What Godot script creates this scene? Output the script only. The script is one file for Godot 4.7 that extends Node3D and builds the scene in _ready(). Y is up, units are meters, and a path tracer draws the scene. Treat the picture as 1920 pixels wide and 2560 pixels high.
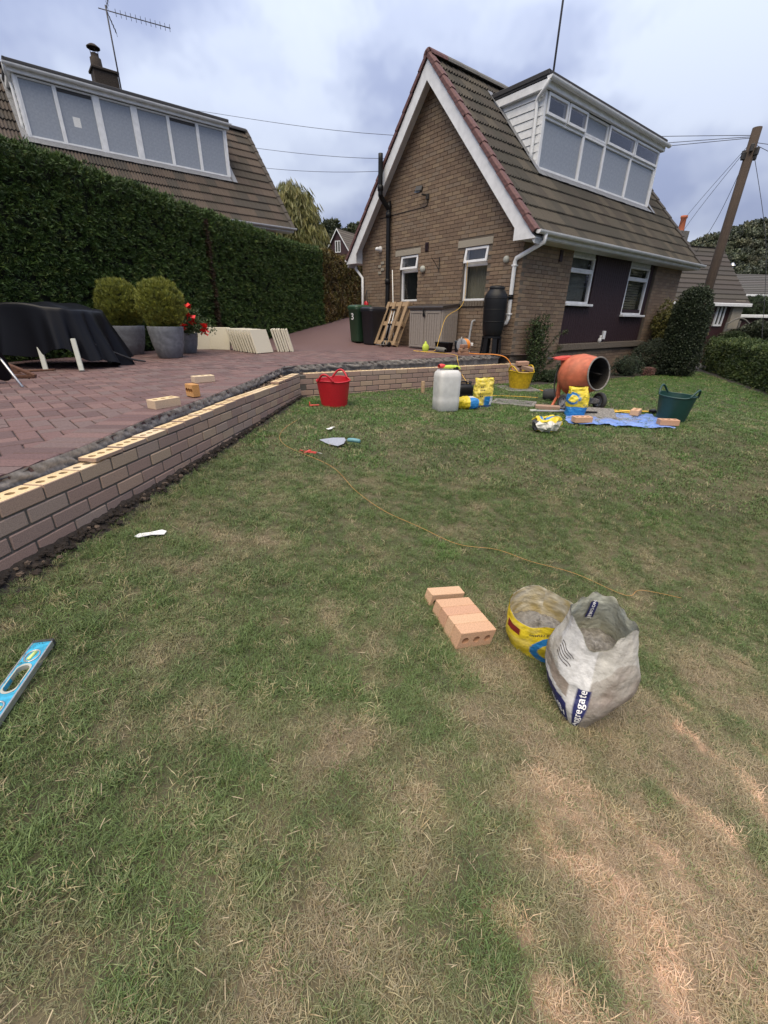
extends Node3D
# A bricklaying job in a back garden: lawn, new retaining wall, block-paved drive, two dormer houses, hedges.

var rng := RandomNumberGenerator.new()
var used := {}
var M := {}
var T := {}
var noise_a := FastNoiseLite.new()
var noise_b := FastNoiseLite.new()
const EYE := 1.55
const TERRACE := 0.895
const FLAT := -1

# ------------------------------------------------------------------ helpers
func rr(a, b) -> float:
	return rng.randf_range(a, b)

func sstep(a: float, b: float, t: float) -> float:
	return smoothstep(a, b, t)

func V3(x, y, z) -> Vector3:
	return Vector3(x, y, z)

func lin(r, g, b) -> Color:
	return Color(r, g, b).linear_to_srgb()

func S(group := FLAT) -> SurfaceTool:
	var s := SurfaceTool.new()
	s.begin(Mesh.PRIMITIVE_TRIANGLES)
	s.set_smooth_group(group)
	s.set_color(Color.WHITE)
	return s

func numbered(called: String) -> String:
	used[called] = used.get(called, 0) + 1
	return called if used[called] == 1 else "%s_%03d" % [called, used[called] - 1]

func done(s: SurfaceTool) -> ArrayMesh:
	s.generate_normals()
	return s.commit()

func obj(called: String, what, m: Material, parent: Node3D, xf := Transform3D()) -> MeshInstance3D:
	var o := MeshInstance3D.new()
	o.mesh = done(what) if what is SurfaceTool else what
	o.material_override = m
	o.transform = xf
	o.name = numbered(called) if parent == self else called
	parent.add_child(o, true)
	return o

func tag(o: Node, label: String, category := "", group := "", kind := "") -> Node:
	if label: o.set_meta("label", label)
	if category: o.set_meta("category", category)
	if group: o.set_meta("group", group)
	if kind: o.set_meta("kind", kind)
	elif category: o.set_meta("kind", "thing")
	return o

func thing(called: String, label: String, category: String, at := Vector3.ZERO, turn := 0.0, group := "") -> Node3D:
	var o := Node3D.new()
	o.name = numbered(called)
	add_child(o)
	o.position = at
	o.rotation.y = turn
	tag(o, label, category, group)
	return o

func poly(s: SurfaceTool, p: Array, n: Vector3) -> void:
	var k = (p[1] - p[0]).cross(p[2] - p[0])
	if k.dot(n) > 0.0:
		p = p.duplicate()
		p.reverse()
	for i in range(1, p.size() - 1):
		s.add_vertex(p[0])
		s.add_vertex(p[i])
		s.add_vertex(p[i + 1])

func quad(s: SurfaceTool, a, b, c, d) -> void:
	s.add_vertex(a); s.add_vertex(b); s.add_vertex(c)
	s.add_vertex(a); s.add_vertex(c); s.add_vertex(d)

# a box of this size, its edges cut by b
func cbox(s: SurfaceTool, size: Vector3, b := 0.0, xf := Transform3D()) -> void:
	var h = size / 2.0
	b = minf(b, minf(h.x, minf(h.y, h.z)) * 0.9)
	for a in 3:
		var u = (a + 1) % 3
		var w = (a + 2) % 3
		for sg in [-1.0, 1.0]:
			var pts = []
			for k in [[-1, -1], [1, -1], [1, 1], [-1, 1]]:
				var p = Vector3.ZERO
				p[a] = sg * h[a]
				p[u] = k[0] * (h[u] - b)
				p[w] = k[1] * (h[w] - b)
				pts.append(xf * p)
			var n = Vector3.ZERO
			n[a] = sg
			poly(s, pts, xf.basis * n)
	if b <= 0.0: return
	for a in 3:
		var u = (a + 1) % 3
		var w = (a + 2) % 3
		for su in [-1.0, 1.0]:
			for sw in [-1.0, 1.0]:
				var pts = []
				for k in [[-1, 0], [1, 0], [1, 1], [-1, 1]]:
					var p = Vector3.ZERO
					p[a] = k[0] * (h[a] - b)
					p[u] = su * (h[u] - (b if k[1] == 0 else 0.0))
					p[w] = sw * (h[w] - (0.0 if k[1] == 0 else b))
					pts.append(xf * p)
				var n = Vector3.ZERO
				n[u] = su
				n[w] = sw
				poly(s, pts, xf.basis * n)
	for sx in [-1.0, 1.0]:
		for sy in [-1.0, 1.0]:
			for sz in [-1.0, 1.0]:
				poly(s, [xf * V3(sx * h.x, sy * (h.y - b), sz * (h.z - b)), xf * V3(sx * (h.x - b), sy * h.y, sz * (h.z - b)), xf * V3(sx * (h.x - b), sy * (h.y - b), sz * h.z)], xf.basis * V3(sx, sy, sz))

func box2(s: SurfaceTool, lo: Vector3, hi: Vector3, b := 0.0, xf := Transform3D()) -> void:
	cbox(s, (hi - lo).abs(), b, xf * Transform3D(Basis(), (lo + hi) / 2.0))

func frame_of(a: Vector3, b: Vector3, up := Vector3.UP) -> Transform3D:
	var y = (b - a).normalized()
	var x = y.cross(up)
	if x.length() < 0.01: x = y.cross(Vector3.RIGHT)
	x = x.normalized()
	return Transform3D(Basis(x, y, x.cross(y)), a)

# a bar of w x d from a to b
func bar(s: SurfaceTool, a: Vector3, b: Vector3, w: float, d: float, bev := 0.0, up := Vector3.UP) -> void:
	var f = frame_of(a, b, up)
	f.origin = (a + b) / 2.0
	cbox(s, V3(w, (b - a).length(), d), bev, f)

func lathe(s: SurfaceTool, prof: Array, seg := 20, xf := Transform3D()) -> void:
	for i in prof.size() - 1:
		for j in seg:
			var a0 = TAU * j / seg
			var a1 = TAU * (j + 1) / seg
			var p = prof[i]
			var q = prof[i + 1]
			var A = xf * V3(p.x * cos(a0), p.y, p.x * sin(a0))
			var B = xf * V3(q.x * cos(a0), q.y, q.x * sin(a0))
			var C = xf * V3(q.x * cos(a1), q.y, q.x * sin(a1))
			var D = xf * V3(p.x * cos(a1), p.y, p.x * sin(a1))
			if q.x > 0.0001: s.add_vertex(A); s.add_vertex(B); s.add_vertex(C)
			if p.x > 0.0001: s.add_vertex(A); s.add_vertex(C); s.add_vertex(D)

func tube(s: SurfaceTool, pts: Array, r, seg := 8, caps := true) -> void:
	var rings = []
	var side = Vector3.ZERO
	for i in pts.size():
		var d = (pts[mini(i + 1, pts.size() - 1)] - pts[maxi(i - 1, 0)]).normalized()
		if i == 0:
			side = d.cross(Vector3.UP)
			if side.length() < 0.05: side = d.cross(Vector3.RIGHT)
		side = (side - d * side.dot(d)).normalized()
		var up = side.cross(d)
		var rad = r[i] if r is Array else r
		var ring = []
		for j in seg:
			var a = TAU * j / seg
			ring.append(pts[i] + (side * cos(a) + up * sin(a)) * rad)
		rings.append(ring)
	for i in rings.size() - 1:
		for j in seg:
			var k = (j + 1) % seg
			quad(s, rings[i][j], rings[i][k], rings[i + 1][k], rings[i + 1][j])
	if caps:
		poly(s, rings[0], pts[0] - pts[1])
		poly(s, rings[-1], pts[-1] - pts[-2])

# smooth curve through points
func curve(pts: Array, n := 6) -> Array:
	var out = []
	for i in pts.size() - 1:
		var a = pts[maxi(i - 1, 0)]
		var d = pts[mini(i + 2, pts.size() - 1)]
		for k in n:
			out.append(pts[i].cubic_interpolate(pts[i + 1], a, d, float(k) / n))
	out.append(pts[-1])
	return out

# a flat outline in x and y, given depth along z
func prism(s: SurfaceTool, out: Array, z0: float, z1: float, xf := Transform3D()) -> void:
	var pv := PackedVector2Array(out)
	var tri = Geometry2D.triangulate_polygon(pv)
	for i in range(0, tri.size(), 3):
		for e in [[z0, -1.0], [z1, 1.0]]:
			poly(s, [xf * V3(pv[tri[i]].x, pv[tri[i]].y, e[0]), xf * V3(pv[tri[i + 1]].x, pv[tri[i + 1]].y, e[0]), xf * V3(pv[tri[i + 2]].x, pv[tri[i + 2]].y, e[0])], xf.basis * V3(0, 0, e[1] * signf(z1 - z0)))
	var ccw = not Geometry2D.is_polygon_clockwise(pv)
	for i in pv.size():
		var a = pv[i]
		var b = pv[(i + 1) % pv.size()]
		var n = V3(b.y - a.y, a.x - b.x, 0) * (1.0 if ccw else -1.0)
		poly(s, [xf * V3(a.x, a.y, z0), xf * V3(b.x, b.y, z0), xf * V3(b.x, b.y, z1), xf * V3(a.x, a.y, z1)], xf.basis * n)

func xf(at: Vector3, yaw := 0.0, pitch := 0.0, roll := 0.0) -> Transform3D:
	return Transform3D(Basis.from_euler(V3(pitch, yaw, roll)), at)

# ------------------------------------------------------------------ textures and materials
func noise_tex(freq: float, lo: float, hi: float, normal := false, bump := 4.0, kind := FastNoiseLite.TYPE_SIMPLEX_SMOOTH, sd := 1, size := 256, oct := 5) -> NoiseTexture2D:
	var n := FastNoiseLite.new()
	n.noise_type = kind
	n.frequency = freq
	n.seed = sd
	n.fractal_octaves = oct
	var t := NoiseTexture2D.new()
	t.width = size
	t.height = size
	t.seamless = true
	t.noise = n
	if normal:
		t.as_normal_map = true
		t.bump_strength = bump
	else:
		var g := Gradient.new()
		g.set_color(0, Color(lo, lo, lo).linear_to_srgb())
		g.set_color(1, Color(hi, hi, hi).linear_to_srgb())
		t.color_ramp = g
	return t

func mat(key: String, c: Color, rough := 0.8, tex := "", sc = 1.0, nrm := "", ns := 0.5, vc := false, metal := 0.0, world := false) -> StandardMaterial3D:
	var m := StandardMaterial3D.new()
	m.resource_name = key
	m.albedo_color = c.linear_to_srgb()
	m.roughness = rough
	m.metallic = metal
	m.vertex_color_use_as_albedo = vc
	if tex: m.albedo_texture = T[tex]
	if nrm:
		m.normal_enabled = true
		m.normal_texture = T[nrm]
		m.normal_scale = ns
	if tex or nrm:
		m.uv1_triplanar = true
		m.uv1_world_triplanar = world
		m.uv1_scale = sc if sc is Vector3 else V3(sc, sc, sc)
	M[key] = m
	return m

func glass(key: String, c: Color, a: float, rough := 0.03) -> StandardMaterial3D:
	var m := StandardMaterial3D.new()
	m.resource_name = key
	m.albedo_color = Color(c.r, c.g, c.b, a)
	m.transparency = BaseMaterial3D.TRANSPARENCY_ALPHA
	m.roughness = rough
	M[key] = m
	return m

func make_materials() -> void:
	T.grain = noise_tex(0.06, 0.62, 1.0)
	T.fine = noise_tex(0.16, 0.55, 1.0, false, 4.0, FastNoiseLite.TYPE_SIMPLEX_SMOOTH, 4)
	T.blotch = noise_tex(0.014, 0.45, 1.0, false, 4.0, FastNoiseLite.TYPE_SIMPLEX_SMOOTH, 7)
	T.soft = noise_tex(0.02, 0.8, 1.0, false, 4.0, FastNoiseLite.TYPE_SIMPLEX_SMOOTH, 9)
	T.dirt = noise_tex(0.03, 0.25, 1.0, false, 4.0, FastNoiseLite.TYPE_CELLULAR, 3)
	T.nrough = noise_tex(0.08, 0, 1, true, 5.0)
	T.nfine = noise_tex(0.2, 0, 1, true, 4.0, FastNoiseLite.TYPE_SIMPLEX_SMOOTH, 5)
	T.ncrease = noise_tex(0.012, 0, 1, true, 16.0, FastNoiseLite.TYPE_SIMPLEX_SMOOTH, 8, 256, 4)
	mat("brick", Color(1, 1, 1), 0.92, "grain", 7.0, "nrough", 0.35, true)
	mat("mortar", Color(0.165, 0.135, 0.105), 0.95, "grain", 6.0, "nrough", 0.6)
	mat("dark_mortar", Color(0.135, 0.118, 0.10), 0.95, "grain", 6.0, "nrough", 0.8)
	mat("paver", Color(1, 1, 1), 0.8, "grain", 3.0, "nrough", 0.5, true, 0.0, true)
	mat("concrete", Color(0.42, 0.385, 0.34), 0.95, "blotch", 9.0, "nrough", 0.8)
	mat("tile", Color(1, 1, 1), 0.9, "grain", 2.2, "nrough", 0.6, true, 0.0, true)
	mat("verge", Color(0.175, 0.085, 0.082), 0.8, "blotch", 4.0, "nrough", 0.4)
	mat("white", Color(0.80, 0.81, 0.82), 0.35, "soft", 1.0)
	mat("white_board", Color(0.74, 0.755, 0.77), 0.45, "soft", 1.5)
	mat("felt", Color(0.05, 0.05, 0.055), 0.9, "grain", 4.0, "nrough", 0.5)
	mat("lead", Color(0.24, 0.25, 0.27), 0.6, "blotch", 6.0, "nrough", 0.6)
	mat("maroon", Color(0.030, 0.013, 0.017), 0.55, "soft", 3.0)
	mat("far_maroon", Color(0.045, 0.016, 0.018), 0.6, "soft", 3.0)
	mat("stone", Color(0.40, 0.36, 0.29), 0.9, "grain", 4.0, "nrough", 0.4)
	mat("black_plastic", Color(0.009, 0.0095, 0.011), 0.45)
	M.black_plastic.metallic_specular = 0.35
	mat("bin_black", Color(0.018, 0.019, 0.026), 0.5, "grain", 3.0, "nfine", 0.2)
	mat("bin_green", Color(0.022, 0.062, 0.030), 0.5, "soft", 3.0, "nfine", 0.2)
	mat("iron", Color(0.03, 0.028, 0.027), 0.6)
	mat("steel", Color(0.45, 0.45, 0.45), 0.35, "soft", 4.0, "", 0.5, false, 0.9)
	mat("rust", Color(0.14, 0.062, 0.035), 0.85, "blotch", 8.0, "nrough", 0.5)
	mat("timber", Color(0.42, 0.29, 0.17), 0.85, "blotch", V3(1.5, 12, 12))
	mat("pole_wood", Color(0.075, 0.052, 0.038), 0.9, "blotch", V3(10, 0.8, 10), "nrough", 0.8)
	mat("shed", Color(0.30, 0.265, 0.235), 0.6, "soft", 3.0)
	mat("shed_lid", Color(0.045, 0.038, 0.036), 0.5, "soft", 3.0)
	mat("slab", Color(0.72, 0.67, 0.53), 0.9, "grain", 5.0, "nrough", 0.6)
	mat("pot_grey", Color(0.20, 0.215, 0.24), 0.7, "blotch", 3.0, "nrough", 0.3)
	mat("tarp_black", Color(0.005, 0.0055, 0.008), 0.38)
	M.tarp_black.metallic_specular = 0.3
	mat("pale_plastic", Color(0.42, 0.43, 0.38), 0.6, "soft", 4.0)
	mat("wire", Color(0.05, 0.05, 0.06), 0.7)
	mat("soil", Color(0.062, 0.047, 0.036), 1.0, "dirt", 6.0, "nrough", 1.0, true)
	mat("leaf", Color(1, 1, 1), 0.6, "", 1.0, "", 0.5, true)
	M.leaf.backlight_enabled = true
	M.leaf.backlight = Color(0.12, 0.16, 0.05)
	mat("bark", Color(0.09, 0.065, 0.045), 0.95, "dirt", 6.0, "nrough", 1.0)
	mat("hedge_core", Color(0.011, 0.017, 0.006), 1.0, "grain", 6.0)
	mat("orange_paint", Color(0.66, 0.175, 0.085), 0.55, "blotch", 2.4, "nrough", 0.25, true)
	mat("red_cover", Color(0.62, 0.085, 0.062), 0.45, "soft", 3.0)
	mat("drum_inside", Color(0.055, 0.047, 0.04), 0.95, "dirt", 5.0, "nrough", 1.0)
	mat("cement_grey", Color(0.36, 0.34, 0.31), 0.95, "dirt", 5.0, "nrough", 0.8)
	mat("rubber", Color(0.045, 0.046, 0.048), 0.8, "grain", 6.0)
	mat("tub_red", Color(0.50, 0.012, 0.022), 0.45, "soft", 6.0, "nfine", 0.15, true)
	mat("tub_yellow", Color(0.70, 0.46, 0.015), 0.45, "blotch", 5.0, "nfine", 0.15, true)
	mat("tub_green", Color(0.010, 0.050, 0.042), 0.45, "soft", 5.0, "nfine", 0.15, true)
	mat("jerry_white", Color(0.62, 0.62, 0.60), 0.5, "soft", 2.0)
	mat("bag", Color(1, 1, 1), 0.45, "soft", 5.0, "ncrease", 0.6, true)
	mat("tarp_blue", Color(1, 1, 1), 0.5, "soft", 4.0, "ncrease", 0.7, true)
	mat("hose_yellow", Color(0.74, 0.45, 0.055), 0.5)
	mat("hose_orange", Color(0.72, 0.25, 0.035), 0.5)
	mat("string", Color(0.50, 0.27, 0.09), 0.8)
	mat("reel_grey", Color(0.30, 0.31, 0.33), 0.6, "soft", 6.0)
	mat("level_blue", Color(0.055, 0.46, 0.72), 0.35, "blotch", 9.0, "", 0.5, true)
	mat("alu", Color(0.50, 0.50, 0.51), 0.4, "soft", 8.0, "", 0.5, false, 0.7)
	mat("vial", Color(0.55, 0.66, 0.22), 0.15)
	mat("ink_navy", Color(0.022, 0.025, 0.11), 0.5)
	mat("ink_white", Color(0.78, 0.78, 0.78), 0.5)
	mat("ink_dark", Color(0.06, 0.05, 0.05), 0.5)
	mat("plain_white", Color(0.78, 0.78, 0.76), 0.6, "soft", 8.0)
	mat("teal", Color(0.13, 0.30, 0.34), 0.5, "soft", 20.0)
	mat("hi_vis", Color(0.55, 0.68, 0.08), 0.7, "soft", 20.0)
	mat("signal_red", Color(0.62, 0.06, 0.05), 0.5)
	mat("curtain", Color(0.20, 0.21, 0.19), 0.9, "soft", 6.0)
	mat("frosted", Color(0.30, 0.335, 0.39), 0.35, "soft", 3.0, "nfine", 0.5)
	mat("blind", Color(0.23, 0.22, 0.16), 0.9, "soft", 6.0)
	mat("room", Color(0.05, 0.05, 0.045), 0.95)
	mat("hill", Color(0.05, 0.06, 0.03), 1.0, "blotch", 0.05)
	mat("stone_grey", Color(0.25, 0.24, 0.22), 0.95, "dirt", 8.0, "nrough", 0.8)
	mat("ground", Color(0.06, 0.075, 0.035), 1.0, "blotch", 0.2)
	mat("thatch", Color(1, 1, 1), 1.0, "fine", 3.0, "nrough", 1.0, true, 0.0, true)
	glass("pane", Color(0.2, 0.22, 0.24), 0.10)
	glass("far_pane", Color(0.12, 0.14, 0.17), 0.6)

# ------------------------------------------------------------------ camera, sky, light
func make_view() -> void:
	var cam := Camera3D.new()
	cam.name = "camera"
	cam.fov = 101.06
	cam.near = 0.02
	cam.far = 3000.0
	cam.position = V3(0, EYE, 0)
	cam.rotation_degrees = V3(-24.88, 0, 0.8)
	add_child(cam)
	cam.current = true

	var img := Image.create_empty(1024, 512, false, Image.FORMAT_RGBF)
	var n := FastNoiseLite.new()
	n.seed = 21
	n.frequency = 0.42
	n.fractal_octaves = 6
	n.fractal_gain = 0.52
	n.domain_warp_enabled = true
	n.domain_warp_amplitude = 0.8
	n.domain_warp_frequency = 0.5
	for y in 512:
		var th = PI * (y + 0.5) / 512.0
		var up = cos(th)
		for x in 1024:
			var ph = TAU * ((x + 0.5) / 1024.0 - 0.5)
			var d = V3(sin(ph) * sin(th), up, -cos(ph) * sin(th))
			var e = maxf(up, 0.0)
			var k = 1.0 / (e + 0.22)
			var v = n.get_noise_2d(d.x * k * 1.45 + 3.0, d.z * k * 1.45 + 2.0) * 1.7 + 0.30
			v = clampf(v, 0.0, 1.0)
			v = v * v * (3.0 - 2.0 * v)
			var cloud = Color(0.345, 0.405, 0.60).lerp(Color(0.63, 0.70, 0.86), v)
			var lift = (1.0 + 2.0 * e) / 1.55
			if up < 0.0: cloud = cloud.lerp(Color(0.10, 0.11, 0.10), clampf(-up * 8.0, 0.0, 1.0))
			img.set_pixel(x, y, Color(cloud.r * lift, cloud.g * lift, cloud.b * lift))
	var pan := PanoramaSkyMaterial.new()
	pan.panorama = ImageTexture.create_from_image(img)
	var sky := Sky.new()
	sky.sky_material = pan
	var env := Environment.new()
	env.background_mode = Environment.BG_SKY
	env.sky = sky
	env.background_energy_multiplier = 0.42
	env.tonemap_mode = Environment.TONE_MAPPER_LINEAR
	env.tonemap_exposure = 2.7
	env.sdfgi_enabled = true
	env.ssao_enabled = true
	env.ssil_enabled = true
	var we := WorldEnvironment.new()
	we.name = "air"
	we.environment = env
	add_child(we)

	var sun := DirectionalLight3D.new()
	sun.name = "sun"
	sun.light_energy = 0.5
	sun.light_color = Color(1.0, 0.93, 0.80)
	sun.light_angular_distance = 60.0
	sun.shadow_enabled = true
	sun.rotation_degrees = V3(-66, -20, 0)
	add_child(sun)

# ------------------------------------------------------------------ the lie of the land
func lawn_y(x: float, z: float) -> float:
	var f = -z
	var l = lerpf(0.25, 0.028, sstep(1.2, 5.2, f))
	var xe = maxf(x, -1.6)
	if xe > 3.0: xe = 3.0 + (minf(xe, 5.0) - 3.0) * (1.0 - 0.85 * sstep(1.5, 5.0, f)) * 0.5
	return EYE - (1.03 + l * (xe + 1.45) + 0.02 * maxf(f - 5.5, 0.0) * sstep(0.5, 4.5, x))

func on_lawn(x: float, z: float) -> Vector3:
	return V3(x, lawn_y(x, z), z)

func drive_y(x: float, z: float) -> float:
	return TERRACE + 0.12 * maxf(-z - 11.8 - 0.15 * x, 0.0) * (1.0 - sstep(-0.5, 1.5, x))

func on_drive(x: float, z: float) -> Vector3:
	return V3(x, drive_y(x, z), z)

const WALL_N := Vector3(-1.56, 0, -1.5)
const WALL_C := Vector3(-1.18, 0, -6.03)
const WALL_E := Vector3(2.57, 0, -8.75)
const HOUSE_AT := Vector3(2.486, 0.84, -9.0)
const HOUSE_TURN := 0.66916

func wall_x(z: float) -> float:
	return lerpf(WALL_N.x, WALL_C.x, (z - WALL_N.z) / (WALL_C.z - WALL_N.z))

# how far out on the grass this point is: below 0 there is none
func grass_room(x: float, z: float) -> float:
	var r = 9.0
	if z > WALL_C.z - 0.3: r = minf(r, x - wall_x(z) - 0.05 - 0.03 * noise_b.get_noise_2d(z * 90.0, 3.0))
	if x < WALL_E.x + 0.4:
		var d = (WALL_E - WALL_C).normalized()
		var n = V3(-d.z, 0, d.x)
		r = minf(r, (V3(x, 0, z) - WALL_C).dot(n) - 0.05)
	var h = V3(x, 0, z) - V3(HOUSE_AT.x, 0, HOUSE_AT.z)
	var u = h.dot(V3(cos(HOUSE_TURN), 0, -sin(HOUSE_TURN)))
	var v = h.dot(V3(-sin(HOUSE_TURN), 0, -cos(HOUSE_TURN)))
	if u > -0.2: r = minf(r, -0.62 - 0.5 * sstep(2.0, 6.0, u) + 0.06 * noise_b.get_noise_2d(u * 60.0, 9.0) - v)
	# the clipped hedge along the far side
	var a = V3(6.55, 0, -7.0)
	var b = V3(8.35, 0, -11.4)
	var dd = (b - a).normalized()
	r = minf(r, (V3(x, 0, z) - a).dot(V3(dd.z, 0, -dd.x)))
	return r

# streaks of dust from cutting bricks: from, to, half width, strength
const DUST := [
	[Vector2(0.72, 0.86), Vector2(1.0, 0.42), 0.24, 0.34], [Vector2(1.1, 0.8), Vector2(1.3, 0.6), 0.16, 0.30],
	[Vector2(1.394, 1.390), Vector2(1.491, 1.245), 0.022, 1.00],
	[Vector2(1.108, 1.050), Vector2(1.284, 0.895), 0.026, 1.00],
	[Vector2(0.575, 1.025), Vector2(0.662, 0.875), 0.030, 0.85],
	[Vector2(0.778, 0.970), Vector2(0.880, 0.895), 0.040, 0.70],
	[Vector2(0.878, 0.920), Vector2(0.918, 0.835), 0.030, 0.70],
	[Vector2(0.946, 0.830), Vector2(1.006, 0.760), 0.022, 0.80],
	[Vector2(0.595, 0.780), Vector2(0.797, 0.595), 0.075, 0.80],
	[Vector2(0.683, 0.585), Vector2(0.823, 0.425), 0.090, 0.85],
	[Vector2(0.658, 0.655), Vector2(0.640, 0.410), 0.060, 0.60],
	[Vector2(1.559, 1.165), Vector2(1.529, 1.005), 0.030, 0.90],
	[Vector2(1.501, 1.555), Vector2(1.561, 1.480), 0.020, 0.50],
	[Vector2(0.312, 0.595), Vector2(0.392, 0.555), 0.030, 0.60],
	[Vector2(0.142, 0.515), Vector2(0.183, 0.480), 0.020, 0.70],
	[Vector2(0.420, 0.420), Vector2(0.518, 0.405), 0.050, 0.70],
	[Vector2(0.988, 0.615), Vector2(1.035, 0.485), 0.070, 0.50],
	[Vector2(0.133, 0.880), Vector2(0.216, 0.795), 0.040, 0.30],
	[Vector2(-0.265, 0.465), Vector2(-0.230, 0.430), 0.020, 0.30],
	[Vector2(1.778, 1.375), Vector2(1.796, 1.300), 0.020, 0.60],
]
func dust(x: float, z: float) -> float:
	var p = Vector2(x, -z)
	var most = 0.0
	if p.y > 1.7 or x < -0.4: return 0.0
	for d in DUST:
		var q = Geometry2D.get_closest_point_to_segment(p, d[0], d[1])
		var w = d[2] * (1.0 + 0.9 * noise_b.get_noise_2d(x * 420.0, z * 420.0))
		most = maxf(most, d[3] * (1.0 - sstep(w * 0.35, w * 1.5, p.distance_to(q))))
	return most * clampf(0.75 + 0.9 * noise_b.get_noise_2d(x * 900.0 + 50.0, z * 900.0), 0.0, 1.0)

func dryness(x: float, z: float) -> float:
	var f = -z
	var d = 0.36 - 0.15 * sstep(1.7, 3.2, f) + (0.85 - 0.3 * sstep(1.6, 3.0, f)) * noise_a.get_noise_2d(x * 100.0, z * 100.0) + 0.45 * noise_b.get_noise_2d(x * 330.0, z * 330.0)
	d += 0.52 * sstep(-0.15, 0.75, x) * (1.0 - sstep(0.9, 2.3, f)) - 0.05 * (1.0 - sstep(-1.2, 0.1, x)) * (1.0 - sstep(1.0, 3.0, f))
	d -= 0.42 * sstep(4.2, 8.5, f)
	return clampf(d, 0.0, 1.0)

func grass_tone(x: float, z: float) -> Color:
	var d = dryness(x, z)
	var g = 0.5 + 0.5 * noise_a.get_noise_2d(x * 190.0 + 400.0, z * 190.0)
	var green = Color(0.098, 0.134, 0.046).lerp(Color(0.122, 0.182, 0.050), g)
	green = green.lerp(Color(0.078, 0.165, 0.026), sstep(3.4, 6.6, -z + 4.0 * noise_b.get_noise_2d(x * 130.0, z * 130.0)))
	var straw = Color(0.32, 0.265, 0.155).lerp(Color(0.245, 0.19, 0.12), 1.0 - g)
	var c = green.lerp(straw, sstep(0.25, 0.95, d))
	return c.lerp(Color(0.72, 0.475, 0.315), dust(x, z))

func blade_tuft(blades: int, spread: float, height: float, width: float) -> ArrayMesh:
	var s := S(FLAT)
	for i in blades:
		var a = rr(0, TAU)
		var r = sqrt(rng.randf()) * spread
		var p = V3(cos(a) * r, -0.004, sin(a) * r)
		var dir = rr(0, TAU)
		var lean = V3(cos(dir), 0, sin(dir))
		var side = V3(-lean.z, 0, lean.x) * width * rr(0.6, 1.2) * 0.5
		var h = height * rr(0.55, 1.15)
		var out = rr(0.35, 1.5) * h
		var p1 = p + V3(0, h * 0.55, 0) + lean * out * 0.3
		var p2 = p + V3(0, h * rr(0.55, 0.95), 0) + lean * out
		var k = rr(0.72, 1.2)
		s.set_color(Color(k * rr(0.9, 1.12), k, k * rr(0.85, 1.1)))
		quad(s, p - side, p + side, p1 + side * 0.85, p1 - side * 0.85)
		s.add_vertex(p1 - side * 0.85); s.add_vertex(p1 + side * 0.85); s.add_vertex(p2)
	return done(s)

func scatter(called: String, mesh: Mesh, m: Material, parent: Node3D, places: Array, tones: Array) -> MultiMeshInstance3D:
	var mm := MultiMesh.new()
	mm.transform_format = MultiMesh.TRANSFORM_3D
	mm.use_colors = true
	mm.mesh = mesh
	mm.instance_count = places.size()
	for i in places.size():
		mm.set_instance_transform(i, places[i])
		mm.set_instance_color(i, tones[i])
	var o := MultiMeshInstance3D.new()
	o.multimesh = mm
	o.material_override = m
	o.name = numbered(called) if parent == self else called
	parent.add_child(o, true)
	return o

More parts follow.
